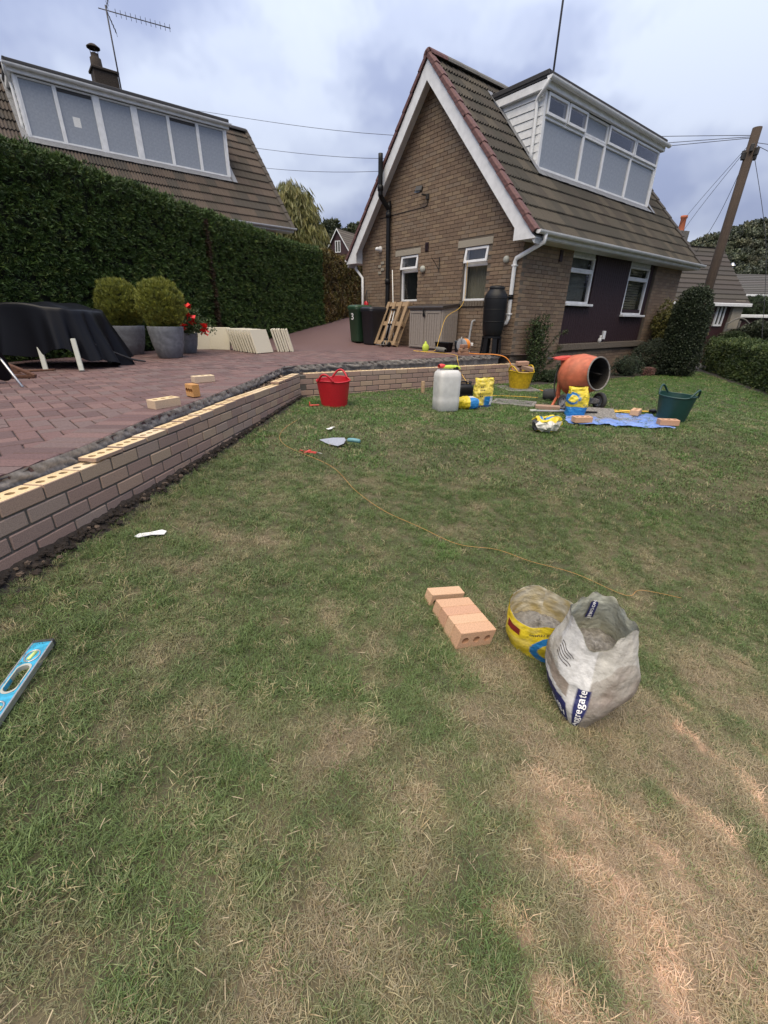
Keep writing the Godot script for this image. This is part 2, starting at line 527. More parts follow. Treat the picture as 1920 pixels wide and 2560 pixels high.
func make_ground() -> void:
	noise_a.seed = 5
	noise_a.frequency = 0.012
	noise_a.fractal_octaves = 4
	noise_b.seed = 11
	noise_b.frequency = 0.01
	noise_b.fractal_octaves = 3
	# the land around, out to the hills
	var s := S(0)
	var g = [-900.0, -300.0, -100.0, -40.0, -14.0, 16.0, 40.0, 100.0, 300.0, 900.0]
	for i in g.size() - 1:
		for j in g.size() - 1:
			var q = []
			for k in [[0, 0], [1, 0], [1, 1], [0, 1]]:
				var x = g[i + k[0]]
				var z = g[j + k[1]]
				q.append(V3(x, -0.95, z))
			poly(s, q, Vector3.UP)
	tag(obj("ground", s, M.ground, self), "", "", "", "structure")
	# lawn
	s = S(0)
	var xs = []
	var zs = []
	var x = -2.4
	while x < 13.0:
		xs.append(x)
		x += 0.05 if x < 2.2 else 0.25 if x < 6.0 else 0.6
	var z = 1.6
	while z > -16.0:
		zs.append(z)
		z -= 0.05 if z > -2.6 and z < 0.0 else 0.2
	for i in xs.size():
		for j in zs.size():
			var wet = dryness(xs[i], zs[j])
			var c = Color(0.075, 0.078, 0.036).lerp(Color(0.19, 0.15, 0.09), wet).lerp(Color(0.62, 0.40, 0.265), dust(xs[i], zs[j]))
			if grass_room(xs[i], zs[j]) < 0.02: c = Color(0.05, 0.04, 0.032)
			s.set_color(c)
			s.add_vertex(V3(xs[i], lawn_y(xs[i], zs[j]) + 0.004 * noise_b.get_noise_2d(xs[i] * 900, zs[j] * 900), zs[j]))
	for i in xs.size() - 1:
		for j in zs.size() - 1:
			var a = i * zs.size() + j
			var b = a + zs.size()
			for t in [a, a + 1, b + 1, a, b + 1, b]: s.add_index(t)
	tag(obj("lawn", s, M.thatch, self), "", "", "", "structure")
	# grass
	var meshes = [blade_tuft(30, 0.030, 0.024, 0.0017), blade_tuft(30, 0.032, 0.020, 0.0016), blade_tuft(24, 0.030, 0.030, 0.0020)]
	var wide = [blade_tuft(26, 0.06, 0.026, 0.0034), blade_tuft(26, 0.065, 0.030, 0.0038)]
	var root = Node3D.new()
	root.name = "lawn_grass"
	add_child(root)
	tag(root, "short mown lawn grass, green with dry straw patches", "grass", "", "stuff")
	var places = [[], [], [], [], []]
	var tones = [[], [], [], [], []]
	var bands = [[0.1, 2.0, 3000.0], [2.0, 3.4, 1900.0], [3.4, 6.0, 700.0], [6.0, 13.5, 330.0]]
	for bi in bands.size():
		var b = bands[bi]
		var x0 = -1.7
		var x1 = minf(b[1] * 1.02 + 0.8, 9.0)
		var count = int((b[1] - b[0]) * (x1 - x0) * b[2])
		for i in count:
			var px = rr(x0, x1)
			var pz = -rr(b[0], b[1])
			if px > -pz * 1.02 + 0.75: continue
			var room = grass_room(px, pz)
			if room < 0.0: continue
			var k = (rng.randi() % 3) if bi < 2 else 3 + rng.randi() % 2
			var tuft = rr(0.7, 1.25) * (1.0 + 0.45 * noise_b.get_noise_2d(px * 500.0, pz * 500.0 + 90.0))
			var dry = dryness(px, pz)
			var tall = tuft * lerpf(1.15, 0.62, dry) * (1.0 if bi < 2 else 0.95)
			var base = Basis.from_euler(V3(rr(-0.25, 0.25), rr(0, TAU), rr(-0.25, 0.25))).scaled(V3(tuft, tall, tuft))
			places[k].append(Transform3D(base, on_lawn(px, pz)))
			var c = grass_tone(px, pz)
			var jit = rr(0.78, 1.22)
			if rng.randf() < 0.13: c = c.lerp(Color(0.38, 0.31, 0.18), 0.7)
			elif rng.randf() < 0.12: c = c.lerp(Color(0.09, 0.16, 0.035), 0.7)
			tones[k].append(Color(c.r * jit, c.g * jit, c.b * jit))
	for k in 5:
		scatter("blades", (meshes + wide)[k], M.leaf, root, places[k], tones[k])
	# long dead stalks and clippings lying about
	var pl = []
	var tn = []
	var st := S(FLAT)
	quad(st, V3(-0.5, 0, -0.5), V3(-0.5, 0, 0.5), V3(0.5, 0.0, 0.5), V3(0.5, 0.0, -0.5))
	quad(st, V3(0.5, 0, -0.5), V3(0.5, 0, 0.5), V3(1.1, -0.6, 0.3), V3(1.1, -0.6, -0.3))
	var stalk = done(st)
	for i in 1700:
		var px = rr(-1.4, 2.6)
		var pz = -rr(0.15, 3.0)
		if grass_room(px, pz) < 0.04 or px > -pz * 1.02 + 0.4: continue
		if rng.randf() > 0.25 + dryness(px, pz): continue
		var ln = rr(0.010, 0.028)
		pl.append(Transform3D(Basis.from_euler(V3(rr(-0.2, 0.2), rr(0, TAU), rr(-0.35, 0.35))).scaled_local(V3(ln, 0.004, rr(0.0012, 0.0024))), on_lawn(px, pz) + V3(0, rr(0.008, 0.02), 0)))
		var kk = rr(0.7, 1.15)
		tn.append(Color(0.36 * kk, 0.29 * kk, 0.18 * kk))
	scatter("stalks", stalk, M.leaf, root, pl, tn)

# ------------------------------------------------------------------ bricks, garden wall, drive
# tones of a weathered face, and of the fresh clay on its bed
const BUFF := [Color(0.46, 0.315, 0.235), Color(0.40, 0.27, 0.215), Color(0.49, 0.355, 0.25), Color(0.42, 0.31, 0.25), Color(0.37, 0.255, 0.21)]
const CREAM := [Color(0.76, 0.58, 0.33), Color(0.70, 0.52, 0.29), Color(0.78, 0.62, 0.40)]
const SALMON := [Color(0.66, 0.40, 0.25), Color(0.70, 0.45, 0.28), Color(0.62, 0.36, 0.23)]
const BRICK := Vector3(0.215, 0.065, 0.1025)

# a brick with three holes through its bed; length along x, bed up
func holed_brick(face: Color, bed: Color, size := BRICK) -> ArrayMesh:
	var s := S(FLAT)
	var h = size / 2.0
	s.set_color(face)
	var b = 0.003
	for k in [[V3(0, 0, 1), V3(1, 0, 0), h.z, h.x], [V3(0, 0, -1), V3(1, 0, 0), h.z, h.x], [V3(1, 0, 0), V3(0, 0, 1), h.x, h.z], [V3(-1, 0, 0), V3(0, 0, 1), h.x, h.z]]:
		var n = k[0]
		var t = k[1] * (k[3] - b)
		var y = V3(0, h.y - b, 0)
		poly(s, [n * k[2] - t - y, n * k[2] + t - y, n * k[2] + t + y, n * k[2] - t + y], n)
		var t2 = k[1] * (k[3] - b)
		poly(s, [n * k[2] - t + y, n * k[2] + t + y, n * (k[2] - b) + t2 + V3(0, h.y, 0), n * (k[2] - b) - t2 + V3(0, h.y, 0)], n + Vector3.UP)
		poly(s, [n * k[2] - t - y, n * k[2] + t - y, n * (k[2] - b) + t2 - V3(0, h.y, 0), n * (k[2] - b) - t2 - V3(0, h.y, 0)], n - Vector3.UP)
	for sx in [-1, 1]:
		for sz in [-1, 1]:
			poly(s, [V3(sx * h.x, -h.y + b, sz * (h.z - b)), V3(sx * (h.x - b), -h.y + b, sz * h.z), V3(sx * (h.x - b), h.y - b, sz * h.z), V3(sx * h.x, h.y - b, sz * (h.z - b))], V3(sx, 0, sz))
	var r = minf(0.019, h.z * 0.42)
	for side in [1.0, -1.0]:
		for c in 3:
			s.set_color(bed)
			var cx = (c - 1) * size.x / 3.0 * 0.94
			var x0 = -h.x + b if c == 0 else cx - size.x / 6.0 * 0.94
			var x1 = h.x - b if c == 2 else cx + size.x / 6.0 * 0.94
			var out = []
			var hole = []
			for i in 12:
				var a = TAU * i / 12.0 + PI / 12.0
				hole.append(V3(cx + r * 1.05 * cos(a), side * h.y, r * sin(a)))
				var dx = cos(a)
				var dz = sin(a)
				var t = minf(((x1 if dx > 0 else x0) - cx) / dx, ((h.z - b) if dz > 0 else -(h.z - b)) / dz)
				out.append(V3(cx + dx * t, side * h.y, dz * t))
			for i in 12:
				var j = (i + 1) % 12
				poly(s, [hole[i], out[i], out[j], hole[j]], V3(0, side, 0))
				# fill the corner when the rays leave through different sides
				if absf(out[i].x - out[j].x) > 0.0005 and absf(out[i].z - out[j].z) > 0.0005:
					var cr = V3(x1 if out[i].x > cx else x0, side * h.y, (h.z - b) * signf(out[i].z))
					poly(s, [out[i], cr, out[j]], V3(0, side, 0))
			if side > 0:
				s.set_color(Color(bed.r * 0.8, bed.g * 0.72, bed.b * 0.65))
				for i in 12:
					var j = (i + 1) % 12
					poly(s, [hole[i], hole[j], hole[j] - V3(0, size.y, 0), hole[i] - V3(0, size.y, 0)], V3(cx, 0, 0) - hole[i] * V3(1, 0, 1))
	return done(s)

func plain_brick(face: Color, size := BRICK, b := 0.004) -> ArrayMesh:
	var s := S(FLAT)
	s.set_color(face)
	cbox(s, size, b)
	return done(s)

func make_garden_wall() -> void:
	var plain = []
	for c in BUFF: plain.append(plain_brick(c))
	var top = []
	for i in 5: top.append(holed_brick(BUFF[i], CREAM[i % 3]))
	var runs = [
		{"a": V3(-1.62, 0, -0.78), "b": WALL_C, "y0": EYE - 0.672, "y1": EYE - 0.845, "t0": EYE - 0.685, "t1": EYE - 0.722, "label": "low buff brick garden wall being built along the paved drive, bare holed bricks on top"},
		{"a": WALL_C, "b": WALL_E, "y0": EYE - 0.845 + 0.12, "y1": EYE - 0.925 + 0.12, "t0": EYE - 0.722, "t1": EYE - 0.80, "label": "low buff brick garden wall running from the bend to the corner of the house"},
	]
	for ri in 2:
		var r = runs[ri]
		var a = V3(r.a.x, r.y0, r.a.z)
		var b = V3(r.b.x, r.y1, r.b.z)
		var flat = V3(b.x - a.x, 0, b.z - a.z)
		var along = (b - a).normalized()
		var outn = V3(-flat.z, 0, flat.x).normalized()
		var wall = thing("garden_wall", r.label, "brick wall", V3(a.x, 0, a.z))
		wall.set_meta("kind", "thing")
		var base = Basis(along, along.cross(-outn).normalized() * -1.0, outn)
		base = Basis(along, outn.cross(along).normalized(), outn)
		var node_inv = V3(a.x, 0, a.z)
		var length = (b - a).length()
		# mortar core
		var s := S(FLAT)
		var steps = 30
		for i in steps:
			var pts = []
			for e in [i, i + 1]:
				var f = float(e) / steps
				var p = a.lerp(b, f) - node_inv
				var ty = lerpf(r.t0, r.t1, f) - 0.03
				pts.append([V3(p.x, ty, p.z) - outn * 0.006, V3(p.x, ty, p.z) - outn * 0.097, V3(p.x, 0.1, p.z) - outn * 0.097, V3(p.x, 0.1, p.z) - outn * 0.006])
			for k in 4:
				poly(s, [pts[0][k], pts[1][k], pts[1][(k + 1) % 4], pts[0][(k + 1) % 4]], [Vector3.UP, -outn, Vector3.DOWN, outn][k])
			if i == 0: poly(s, pts[0], -along)
			if i == steps - 1: poly(s, pts[1], along)
		obj("mortar", s, M.dark_mortar, wall)
		for course in range(-6, 3):
			var y = course * 0.075
			var x = (0.112 if course % 2 else 0.0) - 0.02
			while x < length - 0.02:
				var w = minf(0.215, length - x)
				var f = (x + w / 2.0) / length
				var p = a + along * (x + w / 2.0) + base.y * (y + 0.0375)
				var limit = lerpf(r.t0, r.t1, f)
				var room = limit - (p.y - 0.0325)
				var ground = lawn_y(p.x, p.z)
				if p.y + 0.03 > ground and room > 0.018 and w > 0.04:
					var hh = minf(0.065, room)
					var is_top = room < 0.065 + 0.04
					var tone = rng.randi() % 5
					var o = obj("brick", top[tone] if is_top else plain[tone], M.brick, wall)
					var q = p + base.y * (hh - 0.065) / 2.0 - node_inv - outn * 0.0525
					q += outn * rr(-0.002, 0.003)
					var jig = Basis(Vector3.UP, rr(-0.008, 0.008))
					o.transform = Transform3D(jig * base * Basis.from_scale(V3(w / 0.215, hh / 0.065, 1)), q)
				x += 0.225
	# dug soil along the foot of the wall
	var s := S(0)
	var n := 170
	for i in n:
		var rows = []
		for e in [i, i + 1]:
			var z = lerpf(-0.7, -6.3, float(e) / n)
			var row = []
			for k in 7:
				var off = -0.03 + k * 0.036
				var edge = 0.10 * (1.0 - 0.75 * sstep(2.0, 4.6, -z)) + 0.05 * noise_b.get_noise_2d(z * 300.0, 7.0)
				var x = wall_x(z) + off * clampf(edge / 0.16, 0.2, 1.3)
				var lump = 0.016 * noise_b.get_noise_2d(x * 2600.0, z * 2600.0) + 0.012 * noise_b.get_noise_2d(x * 900.0, z * 900.0)
				row.append(V3(x, lawn_y(x, z) + 0.002 + lump + (0.03 if k < 2 else 0.0) - (0.03 if k == 6 else 0.0), z))
			rows.append(row)
		for k in 6:
			s.set_color(Color(1, 1, 1) * rr(0.75, 1.2))
			quad(s, rows[0][k], rows[0][k + 1], rows[1][k + 1], rows[1][k])
	tag(obj("soil", s, M.soil, self), "dark dug soil along the foot of the new wall", "soil", "", "stuff")
	var pl = []
	var tn = []
	var clod := S(FLAT)
	for i in 8:
		for j in 4:
			var f = func(ii, jj):
				var th = PI * jj / 4.0
				var ph = TAU * ii / 8.0
				return V3(sin(th) * cos(ph), cos(th), sin(th) * sin(ph)) * (1.0 + 0.25 * sin(ii * 2.3 + jj * 1.7))
			quad(clod, f.call(i, j), f.call(i, j + 1), f.call((i + 1) % 8, j + 1), f.call((i + 1) % 8, j))
	var clod_mesh = done(clod)
	for i in 900:
		var z = -rr(0.7, 6.0)
		var x = wall_x(z) + absf(rng.randfn(0.03, 0.03)) * (1.0 - 0.6 * sstep(2.0, 4.6, -z))
		var r = rr(0.004, 0.016)
		pl.append(Transform3D(Basis.from_euler(V3(rr(0, 6), rr(0, 6), rr(0, 6))).scaled(V3(r, r * 0.7, r * rr(0.6, 1.2))), V3(x, lawn_y(x, z) + 0.022, z)))
		var k = rr(0.6, 1.3)
		tn.append(Color(k, k * 0.97, k * 0.93) if rng.randf() < 0.93 else Color(4.5, 4.3, 4.0))
	tag(scatter("soil_clods", clod_mesh, M.soil, self, pl, tn), "loose crumbs of soil by the new wall", "soil", "", "stuff")
	# rubble in the slot between wall and drive
	pl = []
	tn = []
	var fill := S(0)
	for seg in [[WALL_N + V3(-0.06, 0, 0.8), WALL_C, 0.775, 0.80], [WALL_C, WALL_E, 0.80, 0.86]]:
		var d = (seg[1] - seg[0]).normalized()
		var back = V3(d.z, 0, -d.x)
		sheet(fill, func(u, v): var p = seg[0].lerp(seg[1], u) + back * (0.06 + 0.26 * v); return V3(p.x, EYE - lerpf(seg[2], seg[3], u) + 0.02 * noise_b.get_noise_2d(p.x * 900, p.z * 900) + 0.015 * noise_b.get_noise_2d(p.x * 2500, p.z * 2500), p.z), func(u, v): var k = clampf(0.5 + 1.5 * noise_b.get_noise_2d(u * 2200.0, v * 300.0), 0, 1); return Color(1, 1, 1).lerp(Color(3.6, 3.4, 3.1), k), 150, 6)
	tag(obj("slot_fill", fill, M.soil, self), "crumbled mortar and earth filling the slot behind the wall", "rubble", "", "stuff")
	for i in 2600:
		var f = rng.randf()
		var p
		if rng.randf() < 0.6:
			p = V3(wall_x(lerpf(-0.9, -6.0, f)), 0, lerpf(-0.9, -6.0, f)) - V3(rr(0.11, 0.26), 0, 0)
		else:
			p = WALL_C.lerp(WALL_E, f) + V3(-0.587, 0, -0.81) * rr(0.11, 0.24)
		var r = rr(0.004, 0.018)
		pl.append(Transform3D(Basis.from_euler(V3(rr(0, 6), rr(0, 6), rr(0, 6))).scaled(V3(r * 1.3, r * 0.7, r)), V3(p.x, EYE - 0.765 + rr(-0.02, 0.025) - 0.07 * sstep(6, 9, -p.z), p.z)))
		var k = rr(0.9, 4.5)
		tn.append(Color(k, k * 0.95, k * 0.9) if rng.randf() < 0.86 else Color(9, 8.6, 8.0))
	tag(scatter("rubble", clod_mesh, M.soil, self, pl, tn), "broken rubble in the slot behind the new wall", "rubble", "", "stuff")

# the drive's broken edge, as seen from the lawn
const EDGE := [Vector2(-1.72, -0.6), Vector2(-1.67, -1.72), Vector2(-1.62, -2.2), Vector2(-1.62, -3.0), Vector2(-1.54, -3.72), Vector2(-1.46, -5.05), Vector2(-1.42, -6.25), Vector2(-0.65, -6.92), Vector2(0.69, -7.75), Vector2(1.38, -8.3), Vector2(2.30, -8.98)]

func edge_x(z: float) -> float:
	for i in 6:
		if z <= EDGE[i].y and z >= EDGE[i + 1].y: return lerpf(EDGE[i].x, EDGE[i + 1].x, (z - EDGE[i].y) / (EDGE[i + 1].y - EDGE[i].y))
	return EDGE[0].x

func in_drive(x: float, z: float) -> bool:
	if z > -6.25: return x < edge_x(z) and x > -9.0
	for i in range(6, 10):
		if x >= EDGE[i].x and x <= EDGE[i + 1].x: return z < lerpf(EDGE[i].y, EDGE[i + 1].y, (x - EDGE[i].x) / (EDGE[i + 1].x - EDGE[i].x))
	return x < EDGE[6].x

func hedge_x(z: float) -> float:
	return -6.3 + (-z - 4.0) * 4.55 / 11.8

func make_drive() -> void:
	var tones = [Color(0.180, 0.105, 0.098), Color(0.150, 0.088, 0.084), Color(0.205, 0.122, 0.111), Color(0.170, 0.114, 0.107), Color(0.132, 0.080, 0.078)]
	var drive = Node3D.new()
	drive.name = "driveway"
	add_child(drive)
	tag(drive, "drive of dusky red block pavers beside the house", "", "", "structure")
	# bed under the pavers
	var s := S(0)
	var st := 0.25
	var z = -0.6
	while z > -19.5:
		var x0 = -9.0
		var x1 = 0.0
		for e in 2:
			pass
		var za = z
		var zb = z - st
		var f = func(zz):
			if zz > -6.25: return edge_x(zz)
			for i in range(6, 10):
				if zz <= EDGE[i].y and zz >= EDGE[i + 1].y: return lerpf(EDGE[i].x, EDGE[i + 1].x, (zz - EDGE[i].y) / (EDGE[i + 1].y - EDGE[i].y))
			return 3.0
		var ra = f.call(za)
		var rb = f.call(zb)
		for k in 24:
			var a0 = lerpf(x0, ra, k / 24.0)
			var a1 = lerpf(x0, ra, (k + 1) / 24.0)
			var b0 = lerpf(x0, rb, k / 24.0)
			var b1 = lerpf(x0, rb, (k + 1) / 24.0)
			s.set_color(Color(0.06, 0.046, 0.044) if z > -9.0 else Color(0.150, 0.090, 0.084))
			quad(s, V3(a0, drive_y(a0, za) - 0.012, za), V3(a1, drive_y(a1, za) - 0.012, za), V3(b1, drive_y(b1, zb) - 0.012, zb), V3(b0, drive_y(b0, zb) - 0.012, zb))
		z -= st
	obj("bed", s, M.paver, drive)
	# broken concrete edge
	s = S(0)
	var pts = []
	for i in EDGE.size() - 1:
		var n = int((EDGE[i + 1] - EDGE[i]).length() / 0.03) + 1
		for k in n: pts.append(EDGE[i].lerp(EDGE[i + 1], float(k) / n))
	var rows = []
	for i in pts.size():
		var d = (pts[mini(i + 1, pts.size() - 1)] - pts[maxi(i - 1, 0)]).normalized()
		var out = V3(-d.y, 0, d.x)
		var row = []
		for k in 7:
			var y = TERRACE + 0.001 - 0.018 * k if k < 6 else TERRACE - 0.26
			var push = 0.0 if k == 0 else 0.022 * noise_b.get_noise_2d(i * 26.0, k * 130.0) + 0.016 * noise_b.get_noise_2d(i * 90.0, k * 300.0 + 40.0) - (0.02 if k == 5 else 0.035 if k == 6 else 0.0)
			row.append(V3(pts[i].x, y, pts[i].y) + out * push)
		rows.append(row)
	for i in rows.size() - 1:
		for k in 6: quad(s, rows[i][k], rows[i][k + 1], rows[i + 1][k + 1], rows[i + 1][k])
	obj("broken_edge", s, M.concrete, drive)
	# pavers: a row across the edge, herringbone behind it
	var list = []
	var i = 0
	var zz = -0.75
	while zz > -6.2:
		var x = edge_x(zz)
		list.append([V3(x - 0.135, 0, zz), 0.06 + rr(-0.01, 0.01), 0.255, 0.1])
		zz -= 0.1045
	for k in range(6, 10):
		var A = EDGE[k]
		var B = EDGE[k + 1]
		var d = (B - A).normalized()
		var t = 0.05
		while t < (B - A).length():
			var p = A + d * t
			var q = p + Vector2(d.y, -d.x) * 0.108
			list.append([V3(q.x, 0, q.y), atan2(-d.y, d.x) + PI / 2.0, 0.2, 0.1])
			t += 0.1045
	var W := 0.104
	var turn := 0.78
	var dirx = Vector2(cos(turn), -sin(turn))
	var dirz = Vector2(-dirx.y, dirx.x)
	for a in range(-140, 140):
		for b in range(-60, 60):
			for v in 2:
				var c = Vector2(a + 4 * b + 1.0, a + 0.5) if v == 0 else Vector2(a + 4 * b + 2.5, a + 0.0)
				var p = Vector2(-3.0, -4.0) + (dirx * c.x + dirz * c.y) * W
				if p.y > -0.7 or p.y < -9.4 or p.x < hedge_x(p.y) - 0.2: continue
				if p.x < p.y * 1.2 - 0.9: continue
				var near = true
				for o in [[0.20, 0.0], [0.19, 0.08], [0.19, -0.08], [0.05, -0.12]]:
					if not in_drive(p.x + o[0], p.y + o[1]): near = false
				if not near: continue
				list.append([V3(p.x, -0.0045, p.y), turn + (0.0 if v == 0 else PI / 2.0), 0.2, 0.1])
	var meshes = []
	for c in tones:
		var m := S(FLAT)
		m.set_color(c)
		cbox(m, V3(0.2005, 0.05, 0.0985), 0.005)
		meshes.append(done(m))
	list.sort_custom(func(p, q): return p[0].length() - (0.0 if absf(p[0].x) < absf(p[0].z) * 0.93 else -9.0) < q[0].length() - (0.0 if absf(q[0].x) < absf(q[0].z) * 0.93 else -9.0))
	var rest := S(FLAT)
	for k in list.size():
		var e = list[k]
		var t = Transform3D(Basis.from_euler(V3(rr(-0.008, 0.008), e[1], rr(-0.008, 0.008))) * Basis.from_scale(V3(e[2] / 0.2, 1, 1)), V3(e[0].x, drive_y(e[0].x, e[0].z) + e[0].y - 0.0215 + rr(-0.0015, 0.0015), e[0].z))
		var tone = rng.randi() % 5
		if k < 300:
			obj("paver", meshes[tone], M.paver, drive, t)
		else:
			rest.set_color(tones[tone])
			cbox(rest, V3(0.2005, 0.05, 0.0985), 0.0, t)
	tag(obj("far_pavers", rest, M.paver, drive), "", "", "", "stuff")

# ------------------------------------------------------------------ the houses
# house axes: x along the eaves, y up, z out of the front; the near gable stands at x = 0 and runs back to z = -5.08
const DEEP := 5.08
const RIDGE := 5.24
const PITCH := 1.086

func roof_y(v: float) -> float:
	return RIDGE - absf(DEEP / 2.0 - v) * PITCH

func H(u: float, v: float, y := 0.055) -> Vector3:
	return HOUSE_AT + V3(cos(HOUSE_TURN), 0, -sin(HOUSE_TURN)) * u + V3(-sin(HOUSE_TURN), 0, -cos(HOUSE_TURN)) * v + V3(0, y, 0)

# cells: [x0, y0, x1, y1, kind]; kind: "" fixed, "open" a sash standing proud
func window(parent: Node3D, t: Transform3D, cells: Array, back: String, back_m: Material, deep := 0.07, called := "window") -> MeshInstance3D:
	var s := S(FLAT)
	for c in cells:
		var w = 0.042
		var b = 0.006
		box2(s, V3(c[0], c[1], -deep), V3(c[0] + w, c[3], 0), b)
		box2(s, V3(c[2] - w, c[1], -deep), V3(c[2], c[3], 0), b)
		box2(s, V3(c[0] + w, c[1], -deep), V3(c[2] - w, c[1] + w, 0), b)
		box2(s, V3(c[0] + w, c[3] - w, -deep), V3(c[2] - w, c[3], 0), b)
	var win = obj(called, s, M.white, parent, t)
	for c in cells:
		var w = 0.04
		if c.size() > 4 and c[4] != "":
			var sash := S(FLAT)
			var ww = c[2] - c[0] - 0.03
			var hh = c[3] - c[1] - 0.02
			var tilt = 0.0 if c[4] == "shut" else 0.16
			for e in [[-ww / 2, -hh, -ww / 2 + 0.05, 0], [ww / 2 - 0.05, -hh, ww / 2, 0], [-ww / 2 + 0.05, -hh, ww / 2 - 0.05, -hh + 0.05], [-ww / 2 + 0.05, -0.05, ww / 2 - 0.05, 0]]:
				box2(sash, V3(e[0], e[1], 0.0), V3(e[2], e[3], 0.035), 0.006)
			var so = obj("sash", sash, M.white, win, Transform3D(Basis.from_euler(V3(-tilt, 0, 0)), V3((c[0] + c[2]) / 2, c[3] - 0.01, 0.004)))
			var pn := S(FLAT)
			box2(pn, V3(-ww / 2 + 0.048, -hh + 0.048, 0.012), V3(ww / 2 - 0.048, -0.048, 0.018))
			obj("pane", pn, M.pane, win, so.transform)
		else:
			var pn := S(FLAT)
			box2(pn, V3(c[0] + w, c[1] + w, -deep * 0.55), V3(c[2] - w, c[3] - w, -deep * 0.55 + 0.006))
			obj("pane", pn, M.pane if back != "frosted" else M.frosted, win)
	var x0 = 1e9; var x1 = -1e9; var y0 = 1e9; var y1 = -1e9
	for c in cells:
		x0 = minf(x0, c[0]); x1 = maxf(x1, c[2]); y0 = minf(y0, c[1]); y1 = maxf(y1, c[3])
	if back == "net" or back == "slats":
		var s2 := S(0)
		var n = int((x1 - x0) / (0.012 if back == "net" else 0.02))
		for i in n:
			var a = lerpf(x0, x1, float(i) / n)
			var b2 = lerpf(x0, x1, float(i + 1) / n)
			var za = -0.16 + (0.012 * sin(i * 1.9) if back == "net" else 0.022 * (i % 4 < 2 as int))
			var zb = -0.16 + (0.012 * sin((i + 1) * 1.9) if back == "net" else 0.022 * ((i + 1) % 4 < 2 as int))
			quad(s2, V3(a, y0, za), V3(a, y1, za), V3(b2, y1, zb), V3(b2, y0, zb))
		obj("curtain", s2, back_m, win)
	elif back == "venetian":
		var s2 := S(FLAT)
		var y = y0 + 0.03
		while y < y1 - 0.02:
			box2(s2, V3(x0 + 0.03, y, -0.18), V3(x1 - 0.03, y + 0.045, -0.165))
			y += 0.058
		obj("curtain", s2, back_m, win)
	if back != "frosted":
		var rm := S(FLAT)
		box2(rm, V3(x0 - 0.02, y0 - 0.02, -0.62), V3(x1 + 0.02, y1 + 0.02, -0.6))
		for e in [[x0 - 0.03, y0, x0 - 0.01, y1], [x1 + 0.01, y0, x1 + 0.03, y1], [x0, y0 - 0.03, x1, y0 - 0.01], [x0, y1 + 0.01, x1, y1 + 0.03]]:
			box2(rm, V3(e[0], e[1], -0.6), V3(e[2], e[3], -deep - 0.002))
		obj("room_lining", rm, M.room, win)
	return win

# bricks on one face: rows of [from, to] between openings; lo/hi give the row's ends at a height
func lay_face(list: Array, t: Transform3D, y0: float, y1: float, ends: Callable, holes: Array, course := 0.0705, long := 0.2115) -> void:
	var row := 0
	var y = y0
	while y < y1:
		var e = ends.call(y + course * 0.5)
		var spans = [[e[0], e[1]]]
		for h in holes:
			if h[3] > y + 0.02 and h[1] < y + course - 0.02:
				var nxt = []
				for sp in spans:
					if h[2] <= sp[0] or h[0] >= sp[1]: nxt.append(sp); continue
					if h[0] > sp[0]: nxt.append([sp[0], h[0]])
					if h[2] < sp[1]: nxt.append([h[2], sp[1]])
				spans = nxt
		for sp in spans:
			var x = floorf(sp[0] / long) * long + (long * 0.5 if row % 2 else 0.0)
			while x < sp[1]:
				var a = maxf(x + 0.0047, sp[0] + 0.003)
				var b = minf(x + long - 0.0047, sp[1] - 0.003)
				if b - a > 0.03: list.append([t * V3((a + b) / 2, y + course / 2, 0.0), t.basis, b - a, course - 0.0095])
				x += long
		y += course
		row += 1

func emit_bricks(wall: Node3D, list: Array, tones: Array, limit: int, seen_from: Vector3) -> void:
	list.sort_custom(func(a, b): return a[0].distance_squared_to(seen_from) < b[0].distance_squared_to(seen_from))
	var unit = []
	for c in tones: unit.append(plain_brick(c, V3(0.2, 0.061, 0.05), 0.003))
	var rest := S(FLAT)
	for i in list.size():
		var e = list[i]
		var k = rng.randi() % tones.size()
		var t = Transform3D(e[1] * Basis.from_scale(V3(e[2] / 0.2, e[3] / 0.061, 1)), e[0] - e[1].z * (0.019 + rr(0.0, 0.0025)))
		if i < limit:
			obj("brick", unit[k], M.brick, wall, t)
		else:
			rest.set_color(tones[k])
			cbox(rest, V3(0.2, 0.061, 0.05), 0.0, t)
	if list.size() > limit: tag(obj("upper_bricks", rest, M.brick, wall), "", "", "", "stuff")

func tile_mesh(c: Color) -> ArrayMesh:
	var s := S(FLAT)
	s.set_color(c)
	var n := 16
	var w := 0.3
	var f = func(i, z, drop):
		var h = 0.016 * cos(TAU * i / 4.0) + (0.006 if i % 8 == 0 else 0.0)
		return V3(-w / 2 + w * i / n, h + drop, z)
	for i in n:
		quad(s, f.call(i, 0.0, 0.0), f.call(i, -0.36, -0.012), f.call(i + 1, -0.36, -0.012), f.call(i + 1, 0.0, 0.0))
		quad(s, f.call(i, 0.0, 0.0), f.call(i + 1, 0.0, 0.0), f.call(i + 1, 0.0, -0.04), f.call(i, 0.0, -0.04))
	for e in [0, n]:
		quad(s, f.call(e, 0.0, 0.0), f.call(e, -0.36, -0.012), f.call(e, -0.36, -0.034), f.call(e, 0.0, -0.04))
	return done(s)

